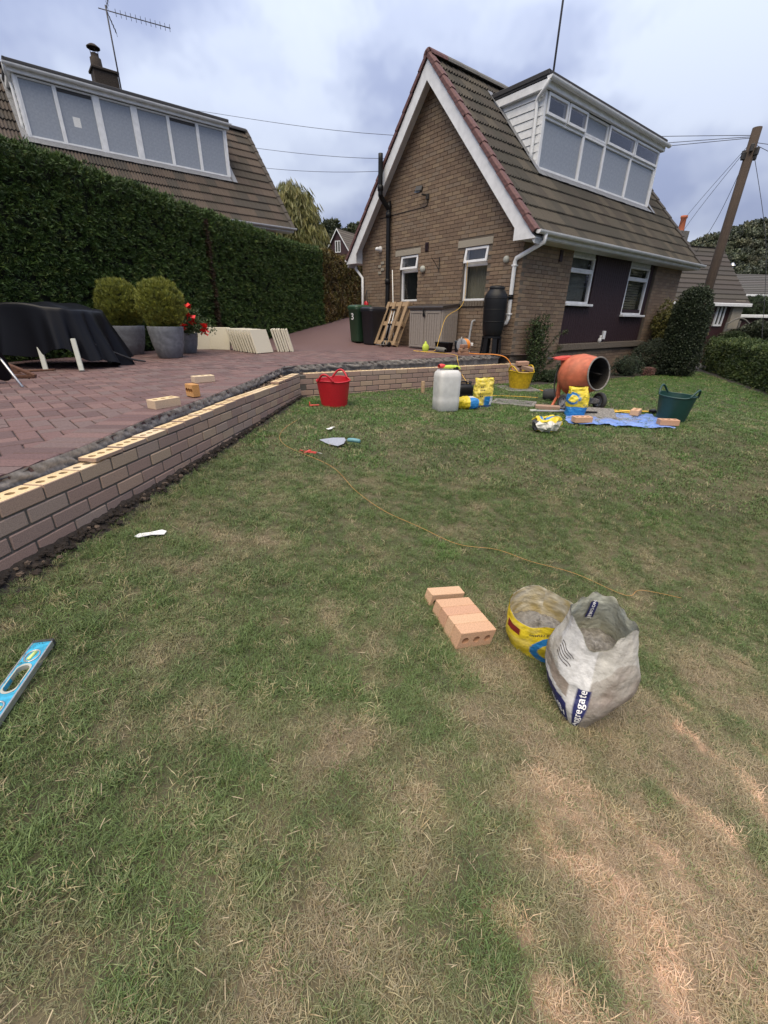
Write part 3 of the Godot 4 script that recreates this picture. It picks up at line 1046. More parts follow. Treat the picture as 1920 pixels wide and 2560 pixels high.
func gutter(parent: Node3D, a: Vector3, b: Vector3, r: float, called := "gutter") -> void:
	var out = []
	for i in 9: out.append(Vector2(cos(PI + PI * i / 8.0), sin(PI + PI * i / 8.0)) * r)
	for i in 9: out.append(Vector2(cos(TAU - PI * i / 8.0), sin(TAU - PI * i / 8.0)) * (r - 0.008))
	var d = (b - a).normalized()
	var base = Basis(d.cross(Vector3.UP).normalized() * -1.0, Vector3.UP, d)
	base = Basis(Vector3.UP.cross(d).normalized(), Vector3.UP, d)
	var s := S(FLAT)
	prism(s, out, 0.0, (b - a).length(), Transform3D(base, a))
	for e in [0.004, (b - a).length() - 0.004]:
		var cap = []
		for i in 9: cap.append(Vector2(cos(PI + PI * i / 8.0), sin(PI + PI * i / 8.0)) * (r + 0.003))
		prism(s, cap, e - 0.012, e + 0.012, Transform3D(base, a))
	var x = 0.6
	while x < (b - a).length():
		prism(s, out.map(func(p): return p * 1.08), x - 0.025, x + 0.025, Transform3D(base, a))
		x += 0.95
	obj(called, s, M.white, parent)

func make_house(node: Node3D, own: bool, seen_from: Vector3) -> void:
	var L := 7.3
	var x_end := 7.55 if own else 7.8
	var brown = [Color(0.275, 0.195, 0.130), Color(0.245, 0.170, 0.116), Color(0.30, 0.218, 0.145), Color(0.26, 0.195, 0.138), Color(0.22, 0.153, 0.108)]
	# --- walls
	var holes = [[-1.456, 1.03, -0.82, 2.01], [-3.50, 1.05, -2.87, 2.02]]
	var s := S(FLAT)
	var gx = Transform3D(Basis(V3(0, 0, 1), V3(0, 1, 0), V3(-1, 0, 0)), Vector3.ZERO)
	var under = func(v): return roof_y(v) - 0.17
	var half_at = func(y): return [clampf((y + 0.17 - RIDGE) / PITCH + DEEP / 2.0, 0.0, DEEP / 2.0), DEEP - clampf((y + 0.17 - RIDGE) / PITCH + DEEP / 2.0, 0.0, DEEP / 2.0)]
	var ys = [-0.9, 1.03, 1.05, 2.01, 2.02, 2.27, 5.02]
	for i in ys.size() - 1:
		var ya = ys[i]
		var yb = ys[i + 1]
		var cuts = [-DEEP]
		for h in [holes[1], holes[0]]:
			if h[1] <= ya + 0.001 and h[3] >= yb - 0.001: cuts += [h[0], h[2]]
		cuts.append(0.0)
		for k in range(0, cuts.size(), 2):
			var ea = half_at.call(ya)
			var eb = half_at.call(yb)
			var A = maxf(cuts[k], -ea[1]); var B = minf(cuts[k + 1], -ea[0])
			var A2 = maxf(cuts[k], -eb[1]); var B2 = minf(cuts[k + 1], -eb[0])
			prism(s, [Vector2(A, ya), Vector2(B, ya), Vector2(B2 + 0.0001, yb), Vector2(A2 - 0.0001, yb)], -0.25, -0.006, gx)
	# front piers, dwarf wall, the two sides out of sight
	box2(s, V3(0.25, -0.9, -0.25), V3(1.67, 2.1, -0.006))
	box2(s, V3(1.67, -0.9, -0.25), V3(5.68, 0.06, -0.006))
	box2(s, V3(5.68, -0.9, -0.25), V3(L, 2.1, -0.006))
	box2(s, V3(0.25, -0.9, -DEEP), V3(L - 0.25, 2.1, -DEEP + 0.25))
	prism(s, [Vector2(-DEEP, -0.9), Vector2(-0.25, -0.9), Vector2(-0.25, 2.2), Vector2(-DEEP / 2, 4.9), Vector2(-DEEP, 2.2)], -L, -L + 0.25, gx)
	if not own: box2(s, V3(1.67, 0.06, -0.25), V3(5.68, 2.1, -0.01))
	var wall = obj("wall", s, M.mortar, node)
	if own:
		var list = []
		lay_face(list, gx, -0.15, 5.0, func(y): var e = half_at.call(y + 0.035); return [-e[1], -e[0]], holes + [[-1.64, 2.01, -0.73, 2.14], [-3.69, 2.02, -2.79, 2.14], [-1.47, 0.92, -0.80, 1.03]])
		lay_face(list, Transform3D(), -0.62, 2.06, func(_y): return [0.0, L], [[1.67, 0.06, 5.68, 3.0]])
		emit_bricks(wall, list, brown, 300, seen_from)
		for e in [[-1.64, -0.73, 2.012, 2.138], [-3.69, -2.79, 2.022, 2.138]]:
			s = S(FLAT)
			box2(s, V3(e[0], e[2], -0.1), V3(e[1], e[3], 0.012), 0.004, gx)
			obj("lintel", s, M.stone, node)
		s = S(FLAT)
		for i in 9:
			var a = -1.47 + i * 0.0745
			cbox(s, V3(0.066, 0.1, 0.12), 0.004, gx * Transform3D(Basis(), V3(a + 0.036, 0.975, -0.02)))
		obj("brick_sill", s, M.mortar, node)
		# gable windows
		var w1 = window(node, gx * Transform3D(Basis(), V3(-1.456, 1.03, -0.05)), [[0, 0, 0.636, 0.68], [0, 0.68, 0.636, 0.98, "open"]], "slats", M.blind)
		window(node, gx * Transform3D(Basis(), V3(-3.50, 1.05, -0.05)), [[0, 0, 0.63, 0.66], [0, 0.66, 0.63, 0.97, "open"]], "", null)
		# front: brown boarding with two windows
		s = S(FLAT)
		box2(s, V3(1.67, 0.06, -0.2), V3(5.68, 0.95, -0.09))
		box2(s, V3(2.70, 0.95, -0.2), V3(4.42, 2.1, -0.09))
		var clad = obj("cladding", s, M.maroon, node)
		var x = 1.675
		var bm := S(FLAT)
		cbox(bm, V3(0.0925, 1.0, 0.03), 0.008)
		var bmesh = done(bm)
		while x < 5.66:
			var y1 = 2.08 if x > 2.68 and x < 4.38 else 0.96 if x <= 2.68 else 0.78
			obj("board", bmesh, M.maroon, clad, Transform3D(Basis.from_scale(V3(1, y1 - 0.2, 1)), V3(x + 0.05, (y1 + 0.2) / 2.0, -0.075)))
			x += 0.1002
		window(node, xf(V3(1.67, 1.02, -0.07)), [[0, 0, 1.04, 0.63], [0, 0.63, 1.04, 0.90]], "net", M.curtain)
		window(node, xf(V3(4.40, 0.83, -0.07)), [[0, 0, 1.10, 0.80], [0, 0.80, 1.10, 1.06]], "venetian", M.blind)
		for e in [[1.66, 2.76, 1.0], [4.34, 5.55, 0.81]]:
			s = S(FLAT)
			box2(s, V3(e[0], e[2] - 0.03, -0.13), V3(e[1], e[2] + 0.018, 0.045), 0.006)
			obj("window_sill", s, M.white, node)
		for e in [[1.67, 2.70, 1.925], [4.42, 5.50, 1.90]]:
			s = S(FLAT)
			box2(s, V3(e[0], e[2], -0.16), V3(e[1], 2.1, -0.085))
			obj("head_panel", s, M.white_board, node)
		s = S(FLAT)
		box2(s, V3(5.505, 0.83, -0.18), V3(5.68, 2.1, -0.06), 0.004)
		obj("corner_board", s, M.maroon, node)
		s = S(FLAT)
		x = 1.63
		while x < 5.72:
			cbox(s, V3(0.064, 0.13, 0.19), 0.004, xf(V3(x + 0.034, 0.135, -0.01)))
			x += 0.0715
		obj("brick_ledge", s, M.mortar, node)
	# --- roof
	var slope = sqrt(1.0 + PITCH * PITCH)
	var tones = [Color(0.078, 0.068, 0.055), Color(0.066, 0.058, 0.048), Color(0.092, 0.079, 0.063), Color(0.058, 0.052, 0.044)] if own else [Color(0.088, 0.070, 0.056), Color(0.074, 0.060, 0.050), Color(0.105, 0.082, 0.064), Color(0.066, 0.056, 0.048)]
	var tm = []
	for c in tones: tm.append(tile_mesh(c))
	s = S(FLAT)
	var ang = atan(PITCH)
	for sd in [0, 1]:
		var e0 = V3(0, roof_y(-0.36) - 0.07, 0.36) if sd == 0 else V3(0, roof_y(DEEP + 0.36) - 0.07, -DEEP - 0.36)
		var e1 = V3(0, RIDGE - 0.07, -DEEP / 2)
		for xx in [[-0.25, x_end - 0.02]]:
			var n = V3(0, 1, PITCH if sd == 0 else -PITCH).normalized()
			var q = [e0 + V3(xx[0], 0, 0), e0 + V3(xx[1], 0, 0), e1 + V3(xx[1], 0, 0), e1 + V3(xx[0], 0, 0)]
			if sd == 0:
				# leave the dormer's opening out
				var cut = func(f): return e0.lerp(e1, f)
				var fa = (0.94 + 0.36) / (DEEP / 2 + 0.36)
				for piece in [[-0.25, x_end - 0.02, 0.0, fa], [-0.25, 1.32, fa, 1.0], [6.32, x_end - 0.02, fa, 1.0]]:
					var pa = cut.call(piece[2]); var pb = cut.call(piece[3])
					var qq = [pa + V3(piece[0], 0, 0), pa + V3(piece[1], 0, 0), pb + V3(piece[1], 0, 0), pb + V3(piece[0], 0, 0)]
					poly(s, qq, n)
					poly(s, qq.map(func(p): return p - n * 0.03), -n)
			else:
				poly(s, q, n)
				poly(s, q.map(func(p): return p - n * 0.03), -n)
	var roof = obj("roof", s, M.felt, node)
	var tl = []
	for row in 13:
		for col in int((x_end + 0.25) / 0.3) + 1:
			var along = row * 0.3315
			var x = -0.12 + col * 0.3 + (0.0 if row % 2 else 0.0)
			if x > x_end - 0.1: continue
			var v = -0.38 + along / slope
			if x > 1.18 and x < 6.46 and v > 0.70 and v < 2.30: continue
			var t = Transform3D(Basis(V3(1, 0, 0), ang - 0.065), V3(x, roof_y(v) - 0.004, -v))
			tl.append(t)
	tl.sort_custom(func(a, b): return a.origin.distance_squared_to(seen_from) < b.origin.distance_squared_to(seen_from))
	var rest := S(FLAT)
	for i in tl.size():
		var k = rng.randi() % 4
		var t = tl[i] * Transform3D(Basis.from_euler(V3(rr(-0.006, 0.006), 0, 0)), V3(0, rr(0, 0.004), 0))
		if i < 300: obj("tile", tm[k], M.tile, roof, t)
		else: rest.append_from(tm[k], 0, t)
	# the far slope, only its edge shows
	for row in 13:
		for col in 2:
			var v = DEEP + 0.38 - row * 0.3315 / slope
			rest.append_from(tm[row % 4], 0, Transform3D(Basis(Vector3.UP, PI) * Basis(V3(1, 0, 0), ang - 0.065), V3(-0.12 + col * 0.3, roof_y(v) - 0.004, -v)))
	tag(obj("other_tiles", rest, M.tile, roof), "", "", "", "stuff")
	# ridge and verge tiles
	var rt := S(FLAT)
	var arc = []
	for i in 9: arc.append(Vector2(cos(PI * i / 8.0) * 0.12, sin(PI * i / 8.0) * 0.11))
	for i in 9: arc.append(Vector2(cos(PI - PI * i / 8.0) * 0.10, sin(PI - PI * i / 8.0) * 0.09))
	prism(rt, arc, 0.0, 0.44, Transform3D(Basis(Vector3.UP, PI / 2), V3(0, -0.075, 0)))
	var rmesh = done(rt)
	var xx = -0.27
	while xx < x_end - 0.2:
		obj("ridge_tile", rmesh, M.verge if xx < 0.1 else M.felt if not own else M.stone_grey, roof, xf(V3(xx, RIDGE + 0.02, -DEEP / 2), 0, 0, rr(-0.01, 0.01)))
		xx += 0.445
	var vt := S(FLAT)
	prism(vt, [Vector2(-0.035, -0.05), Vector2(0.10, -0.0), Vector2(0.10, 0.025), Vector2(-0.02, 0.04), Vector2(-0.048, 0.012), Vector2(-0.048, -0.05)], -0.36, 0.0)
	var vmesh = done(vt)
	vt = S(FLAT)
	vt.set_color(tones[1])
	prism(vt, [Vector2(-0.035, -0.05), Vector2(0.10, -0.0), Vector2(0.10, 0.025), Vector2(-0.02, 0.04), Vector2(-0.048, 0.012), Vector2(-0.048, -0.05)], -0.36, 0.0)
	var vmesh2 = done(vt)
	for sd in 2:
		for row in 13:
			var v = -0.38 + row * 0.3315 / slope
			var t: Transform3D
			if sd == 0: t = Transform3D(Basis(V3(1, 0, 0), ang - 0.05), V3(-0.25, roof_y(v) + 0.012, -v))
			else: t = Transform3D(Basis(V3(1, 0, 0), -ang + 0.05) * Basis.from_scale(V3(1, 1, -1)), V3(-0.25, roof_y(v) + 0.012, -DEEP + v))
			obj("verge_tile", vmesh, M.verge, roof, t)
			if sd == 0:
				t.origin.x = x_end - 0.02
				t.basis = t.basis * Basis.from_scale(V3(-1, 1, 1))
				obj("verge_tile", vmesh2, M.tile, roof, t)
	# barge boards and their soffit
	for sd in [1.0, -1.0]:
		s = S(FLAT)
		var P = func(v, d): return Vector2(-v if sd > 0 else -(DEEP - v), roof_y(v) - d)
		prism(s, [P.call(-0.37, 0.10), P.call(DEEP / 2, 0.10), P.call(DEEP / 2, 0.40), P.call(0.07, 0.40), Vector2(P.call(0.07, 0.40).x, 1.965), Vector2(P.call(-0.37, 0.1).x, 1.965)], 0.235, 0.262, gx)
		obj("barge_board", s, M.white, node)
		s = S(FLAT)
		prism(s, [P.call(-0.36, 0.11), P.call(DEEP / 2, 0.11), P.call(DEEP / 2, 0.20), P.call(-0.36, 0.20)], 0.0, 0.234, gx)
		prism(s, [P.call(-0.36, 0.2), P.call(0.0, 0.2), Vector2(P.call(0.0, 0.2).x, 1.975), Vector2(P.call(-0.36, 0.1).x, 1.975)], 0.0, 0.234, gx)
		obj("soffit", s, M.white_board, node)
	# eaves
	for sd in [1.0, -1.0]:
		var zc = 0.0 if sd > 0 else -DEEP
		s = S(FLAT)
		box2(s, V3(0.0, 1.985, zc + sd * 0.335), V3(x_end - 0.03, roof_y(-0.34) - 0.05, zc + sd * 0.36), 0.003)
		box2(s, V3(0.0, 1.972, zc + sd * 0.0), V3(x_end - 0.03, 1.988, zc + sd * 0.334))
		obj("fascia", s, M.white, node)
		gutter(node, V3(-0.24, 2.085, zc + sd * 0.42), V3(x_end + 0.02, 2.085, zc + sd * 0.42), 0.055)
	# --- dormer
	var d0 := 1.29
	var d1 := 6.35
	var zf := -0.91
	var by := 3.43
	var ty := 4.60
	var dorm = Node3D.new()
	dorm.name = "dormer"
	node.add_child(dorm)
	for side in [d0, d1]:
		var sgn = -1.0 if side == d0 else 1.0
		var ch = Transform3D(Basis(V3(0, 0, sgn * -1.0), V3(0, 1, 0), V3(sgn, 0, 0)), V3(side, 0, 0))
		for i in 9:
			var ya = by - 0.02 + i * 0.137
			var yb = minf(ya + 0.137, ty + 0.04)
			if yb <= ya: continue
			var va = 0.91
			var vb_lo = minf(DEEP / 2, (ya - RIDGE) / PITCH + DEEP / 2 + 0.04)
			var vb_hi = minf(DEEP / 2, (yb - RIDGE) / PITCH + DEEP / 2 + 0.04)
			s = S(FLAT)
			var pp = []
			for k in [[va, ya], [maxf(vb_lo, va + 0.01), ya], [vb_hi, yb], [va, yb]]: pp.append(k)
			var o0 = [0.018, 0.018, 0.004, 0.004]
			var A = []
			var B = []
			for k in 4:
				A.append(V3(side + sgn * o0[k], pp[k][1] + (0.008 if k < 2 else 0.0), -pp[k][0]))
				B.append(V3(side - sgn * 0.03, pp[k][1] + (0.008 if k < 2 else 0.0), -pp[k][0]))
			poly(s, A, V3(sgn, 0, 0))
			poly(s, B, V3(-sgn, 0, 0))
			for k in 4: poly(s, [A[k], A[(k + 1) % 4], B[(k + 1) % 4], B[k]], (A[k] + A[(k + 1) % 4]) / 2 - (pp[0][0] * V3(0, 0, -1) + V3(side, (ya + yb) / 2, -0.6)))
			obj("cheek_board", s, M.white_board, dorm)
	for e in [[d0 - 0.012, d0 + 0.05], [d1 - 0.05, d1 + 0.012]]:
		s = S(FLAT)
		box2(s, V3(e[0], by - 0.03, zf - 0.06), V3(e[1], ty, zf + 0.012), 0.005)
		obj("corner_post", s, M.white, dorm)
	var w = d1 - d0 - 0.1
	var h = ty - by
	var cells
	if own: cells = [[0, 0, 1.47, 0.82], [0, 0.82, 0.735, h, "shut"], [0.735, 0.82, 1.47, h, "shut"], [1.47, 0, 2.38, 0.82], [1.47, 0.82, 2.38, h], [2.38, 0, 3.64, 0.82], [3.64, 0, w, 0.82], [2.38, 0.82, 3.67, h, "shut"], [3.67, 0.82, w, h, "shut"]]
	else: cells = [[0, 0, 0.74, h], [0.74, 0, 1.58, h], [1.66, 0, 2.46, h], [2.54, 0, 3.36, h], [3.36, 0, 4.16, h], [4.16, 0, w, h]]
	window(dorm, xf(V3(d0 + 0.05, by, zf)), cells, "frosted", null, 0.07)
	if not own:
		for m in [1.62, 2.50]:
			s = S(FLAT)
			box2(s, V3(d0 + 0.05 + m - 0.045, by, zf - 0.05), V3(d0 + 0.05 + m + 0.045, ty, zf + 0.004))
			obj("mullion", s, M.white, dorm)
		for m in [[0.80, 1.52], [3.42, 4.10]]:
			s = S(FLAT)
			box2(s, V3(d0 + 0.05 + m[0], ty - 0.11, zf - 0.034), V3(d0 + 0.05 + m[1], ty - 0.045, zf - 0.02))
			obj("sash_seal", s, M.iron, dorm)
		s = S(FLAT)
		box2(s, V3(d0 + 1.06, by + 0.42, zf - 0.036), V3(d0 + 1.22, by + 0.62, zf - 0.032))
		obj("paper_note", s, M.plain_white, dorm)
	# the dark space behind the panes
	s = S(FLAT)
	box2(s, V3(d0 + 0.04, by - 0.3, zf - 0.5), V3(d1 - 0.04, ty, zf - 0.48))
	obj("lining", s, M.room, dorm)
	# flat roof
	s = S(FLAT)
	box2(s, V3(d0 - 0.10, ty + 0.13, -2.50), V3(d1 + 0.10, ty + 0.215, zf + 0.09), 0.01)
	box2(s, V3(d0 - 0.10, ty + 0.19, zf + 0.03), V3(d1 + 0.10, ty + 0.245, zf + 0.095), 0.01)
	box2(s, V3(d0 - 0.115, ty + 0.17, -2.50), V3(d0 - 0.06, ty + 0.25, zf + 0.095), 0.01)
	obj("flat_roof", s, M.felt, dorm)
	s = S(FLAT)
	box2(s, V3(d0 - 0.09, ty + 0.0, -2.46), V3(d0 - 0.012, ty + 0.128, zf + 0.06), 0.005)
	box2(s, V3(d1 + 0.012, ty + 0.0, -2.46), V3(d1 + 0.09, ty + 0.128, zf + 0.06), 0.005)
	box2(s, V3(d0 - 0.088, ty + 0.005, zf + 0.014), V3(d1 + 0.088, ty + 0.126, zf + 0.082), 0.005)
	obj("fascia", s, M.white, dorm)
	gutter(dorm, V3(d0 - 0.14, ty + 0.135, zf + 0.145), V3(d1 + 0.13, ty + 0.125, zf + 0.145), 0.055)
	s = S(0)
	tube(s, curve([V3(d0 - 0.12, ty + 0.09, zf + 0.13), V3(d0 - 0.12, ty - 0.02, zf + 0.05), V3(d0 - 0.06, ty - 0.12, zf - 0.13), V3(d0 - 0.05, ty - 0.3, zf - 0.13), V3(d0 - 0.05, by + 0.12, zf - 0.13)], 4), 0.034, 8)
	obj("downpipe", s, M.white, dorm)
	# flashing round its foot
	s = S(FLAT)
	for side in [d0 - 0.07, d1 + 0.07]:
		for i in 8:
			var va = 0.72 + i * 0.19
			poly(s, [V3(side - 0.07, roof_y(va) + 0.024 + rr(0, 0.01), -va), V3(side + 0.07, roof_y(va) + 0.026, -va), V3(side + 0.07, roof_y(va + 0.19) + 0.026, -va - 0.19), V3(side - 0.07, roof_y(va + 0.19) + 0.024, -va - 0.19)], V3(0, 1, 1))
	for i in 20:
		var xa = lerpf(d0 - 0.05, d1 + 0.05, i / 20.0)
		var xb = lerpf(d0 - 0.05, d1 + 0.05, (i + 1) / 20.0)
		poly(s, [V3(xa, by + 0.0, zf + 0.01), V3(xb, by + 0.0, zf + 0.01), V3(xb, roof_y(0.72) + 0.03 + rr(0, 0.008), -0.74 + rr(-0.01, 0.012)), V3(xa, roof_y(0.72) + 0.03, -0.74 + rr(-0.01, 0.012))], V3(0, 1, 1))
	obj("flashing", s, M.lead, dorm)

func own_house_fittings(node: Node3D) -> void:
	var s := S(0)
	# soil pipe
	tube(s, curve([V3(-0.09, -0.1, -3.88), V3(-0.09, 2.9, -3.88), V3(-0.09, 2.99, -3.88), V3(-0.33, 3.2, -3.86), V3(-0.36, 3.3, -3.85), V3(-0.36, 3.98, -3.85)], 5), 0.052, 12)
	for y in [1.5, 2.88]: lathe(s, [Vector2(0.052, y - 0.06), Vector2(0.066, y - 0.055), Vector2(0.066, y + 0.05), Vector2(0.052, y + 0.06)], 12, xf(V3(-0.09, 0, -3.88)))
	lathe(s, [Vector2(0.052, 3.30), Vector2(0.066, 3.31), Vector2(0.066, 3.40), Vector2(0.052, 3.41)], 12, xf(V3(-0.36, 0, -3.85)))
	obj("soil_pipe", s, M.black_plastic, node)
	# rainwater pipes
	s = S(0)
	tube(s, [V3(-0.02, 2.05, 0.42), V3(-0.02, 1.93, 0.42), V3(-0.06, 1.715, -0.10), V3(-0.06, 1.66, -0.12), V3(-0.06, 0.70, -0.12), V3(-0.07, 0.63, -0.14), V3(-0.12, 0.555, -0.34)], 0.038, 10)
	for y in [1.60, 0.78]: cbox(s, V3(0.10, 0.03, 0.09), 0.004, xf(V3(-0.05, y, -0.12)))
	obj("downpipe", s, M.white, node)
	s = S(0)
	tube(s, [V3(-0.06, 1.95, -5.30), V3(-0.06, 1.86, -5.30), V3(-0.06, 1.64, -5.0), V3(-0.06, 0.3, -5.0)], 0.036, 10)
	obj("downpipe", s, M.white, node)
	# fittings on the gable
	s = S(FLAT)
	cbox(s, V3(0.03, 0.17, 0.10), 0.004, xf(V3(-0.012, 2.13, -2.58)))
	for i in 5: cbox(s, V3(0.012, 0.012, 0.08), 0.0, xf(V3(-0.032, 2.07 + i * 0.03, -2.58)))
	obj("air_vent", s, M.maroon, node)
	s = S(FLAT)
	cbox(s, V3(0.03, 0.2, 0.09), 0.004, xf(V3(1.20, 1.84, 0.02), PI / 2))
	obj("air_vent", s, M.maroon, node)
	s = S(0)
	lathe(s, [Vector2(0.0, 0.0), Vector2(0.06, 0.0), Vector2(0.072, -0.03), Vector2(0.072, -0.05), Vector2(0.055, -0.07)], 16, Transform3D(Basis(V3(0, 0, 1), PI / 2), V3(-0.075, 1.70, -2.66)))
	obj("extractor_cowl", s, M.pale_plastic, node)
	s = S(0)
	lathe(s, [Vector2(0.0, 0.0), Vector2(0.05, 0.0), Vector2(0.062, -0.02), Vector2(0.062, -0.05)], 16, Transform3D(Basis(V3(0, 0, 1), PI / 2), V3(-0.05, 1.72, -0.36)))
	obj("round_vent", s, M.pale_plastic, node)
	s = S(FLAT)
	bar(s, V3(-0.015, 1.62, -2.16), V3(-0.015, 1.90, -2.16), 0.02, 0.006)
	bar(s, V3(-0.015, 1.87, -2.16), V3(-0.27, 1.86, -2.16), 0.016, 0.006)
	bar(s, V3(-0.015, 1.66, -2.16), V3(-0.23, 1.855, -2.16), 0.014, 0.006)
	obj("basket_bracket", s, M.iron, node)
	s = S(0)
	lathe(s, [Vector2(0.0, 0.0), Vector2(0.07, 0.0), Vector2(0.075, -0.02), Vector2(0.045, -0.05), Vector2(0.045, -0.11), Vector2(0.03, -0.15), Vector2(0.0, -0.155)], 16, Transform3D(Basis(V3(0, 0, 1), -PI / 2), V3(-0.006, 2.23, -4.28)))
	obj("wall_light", s, M.white, node)
	# floodlight on its arm, with the cable
	s = S(FLAT)
	cbox(s, V3(0.05, 0.10, 0.07), 0.006, xf(V3(-0.03, 3.05, -2.62)))
	cbox(s, V3(0.12, 0.03, 0.03), 0.004, xf(V3(-0.10, 3.08, -2.66)))
	cbox(s, V3(0.07, 0.12, 0.16), 0.01, xf(V3(-0.19, 3.17, -2.72), 0.3, 0.0, -0.5))
	var fl = obj("floodlight", s, M.iron, node)
	s = S(FLAT)
	cbox(s, V3(0.004, 0.10, 0.13), 0.0, xf(V3(-0.228, 3.15, -2.73), 0.3, 0.0, -0.5))
	obj("lens", s, M.far_pane, fl)
	s = S(0)
	tube(s, [V3(-0.012, 3.0, -2.62), V3(-0.012, 2.91, -2.63), V3(-0.012, 2.885, -2.70), V3(-0.012, 2.885, -3.83), V3(-0.012, 2.87, -4.3)], 0.007, 6)
	obj("cable", s, M.iron, node)
	# bleached patch of bricks: a few paler faces let in
	s = S(FLAT)
	for k in [[0, 0], [1, 1], [0, 2], [1, 3]]:
		cbox(s, V3(0.02, 0.058, 0.12), 0.002, xf(V3(-0.012, 1.72 + k[1] * 0.0705, -4.30 + k[0] * 0.11)))
	obj("patched_brick", s, M.stone, node)
	# meter box and outlet by the front ledge
	s = S(FLAT)
	cbox(s, V3(0.10, 0.19, 0.05), 0.006, xf(V3(3.70, 0.36, -0.035)))
	obj("meter_box", s, M.white, node)

func make_houses() -> void:
	var own = thing("dormer_house", "buff brick house with steep gable, white barge boards and white-framed dormer", "house", HOUSE_AT, HOUSE_TURN)
	make_house(own, true, own.transform.affine_inverse() * V3(0, EYE, 0))
	own_house_fittings(own)
	var nb = thing("dormer_house", "neighbouring house behind the tall hedge, brown tiled roof with six-pane dormer", "house", V3(-9.32, 2.03, -11.75), deg_to_rad(39.3))
	make_house(nb, false, nb.transform.affine_inverse() * V3(0, EYE, 0))
	# its chimney, cowl and aerial
	var s := S(FLAT)
	box2(s, V3(3.35, 4.6, -2.80), V3(3.95, 5.66, -2.35), 0.01)
	box2(s, V3(3.31, 5.66, -2.84), V3(3.99, 5.72, -2.31), 0.01)
	var ch = obj("chimney", s, mat("sooty_brick", Color(0.075, 0.058, 0.046), 0.95, "dirt", 6.0, "nrough", 0.8), nb)
	s = S(0)
	lathe(s, [Vector2(0.15, 5.80), Vector2(0.14, 6.02), Vector2(0.10, 6.05), Vector2(0.10, 6.12)], 12, xf(V3(3.5, -0.08, -2.55)))
	for k in 4: tube(s, [V3(3.5 + 0.09 * cos(k * PI / 2), 6.02, -2.55 + 0.09 * sin(k * PI / 2)), V3(3.5 + 0.10 * cos(k * PI / 2), 6.16, -2.55 + 0.10 * sin(k * PI / 2))], 0.009, 5)
	lathe(s, [Vector2(0.17, 6.23), Vector2(0.17, 6.25), Vector2(0.08, 6.31), Vector2(0.0, 6.32)], 12, xf(V3(3.5, -0.08, -2.55)))
	obj("chimney_pot", s, M.sooty_brick, ch)
	var ae = thing("television_aerial", "rooftop television aerial strapped to the neighbouring chimney", "aerial", nb.transform * V3(3.96, 4.9, -2.3), deg_to_rad(39.3))
	s = S(0)
	tube(s, [V3(0, 0.3, 0), V3(0, 2.15, 0)], 0.02, 6)
	obj("mast", s, M.wire, ae)
	s = S(0)
	var b0 = V3(0.0, 2.05, 0.0)
	var b1 = V3(1.5, 1.98, 0.45)
	tube(s, [b0 - (b1 - b0) * 0.12, b1], 0.012, 5)
	var dd = (b1 - b0).normalized()
	var sd = dd.cross(Vector3.UP).normalized()
	for i in 12:
		var p = b0.lerp(b1, 0.14 + i * 0.077)
		tube(s, [p - sd * 0.07 - Vector3.UP * 0.05, p + sd * 0.07 + Vector3.UP * 0.05], 0.006, 4)
		tube(s, [p - sd * 0.07 + Vector3.UP * 0.05, p + sd * 0.07 - Vector3.UP * 0.05], 0.006, 4)
	obj("boom", s, M.wire, ae)
	s = S(0)
	for k in [-1, 1]:
		var top = b0 + V3(0.05, 0.42 * k, 0.0) - dd * -0.1
		tube(s, [b0, top], 0.01, 4)
		for i in 5:
			var p = b0.lerp(top, 0.25 + i * 0.18)
			tube(s, [p - sd * 0.2, p + sd * 0.2], 0.005, 4)
	obj("reflector", s, M.wire, ae)
	var ms = thing("aerial_mast", "thin bare mast rising from behind the dormer roof", "mast", H(2.95, 2.0, 4.8))
	s = S(0)
	tube(s, [V3(0, 0, 0), V3(0, 4.5, 0)], 0.022, 6)
	obj("pole", s, M.wire, ms)
	s = S(FLAT)
	cbox(s, V3(0.1, 0.08, 0.1), 0.01, xf(V3(0, 0.06, 0)))
	obj("bracket", s, M.iron, ms)

# ------------------------------------------------------------------ plants
# a clump of small leaves growing out along +y
func leaf_clump(n: int, length: float, width: float, spread: float, fan: float, seg2 := true) -> ArrayMesh:
	var s := S(FLAT)
	for i in n:
		var a = rr(0, TAU)
		var tilt = rr(0.1, fan)
		var dir = V3(sin(tilt) * cos(a), cos(tilt), sin(tilt) * sin(a))
		var p = V3(rr(-1, 1), rr(-0.6, 0.3), rr(-1, 1)) * spread
		var side = dir.cross(V3(rr(-1, 1), rr(-1, 1), rr(-1, 1))).normalized() * width * rr(0.7, 1.2) * 0.5
		var l = length * rr(0.6, 1.2)
		var bend = V3(rr(-1, 1), rr(-1, 0.4), rr(-1, 1)) * l * 0.22
		var m = p + dir * l * 0.5
		var e = p + dir * l + bend
		var k = rr(0.7, 1.25)
		s.set_color(Color(k * rr(0.9, 1.1), k, k * rr(0.85, 1.1)))
		s.add_vertex(p); s.add_vertex(m - side); s.add_vertex(m + side)
		s.add_vertex(m + side); s.add_vertex(m - side); s.add_vertex(e)
	return done(s)

func facing(n: Vector3, roll: float, size: float) -> Basis:
	var y = n.normalized()
	var x = y.cross(V3(0.31, 0.2, 0.93)).normalized()
	return Basis(x, y, x.cross(y)).rotated(y, roll).scaled(V3(size, size, size))

func tint(c: Color, d := Color(0, 0, 0), k := 0.0) -> Color:
	var j = rr(0.75, 1.28)
	var o = c.lerp(d, k)
	return Color(o.r * j, o.g * j, o.b * j)

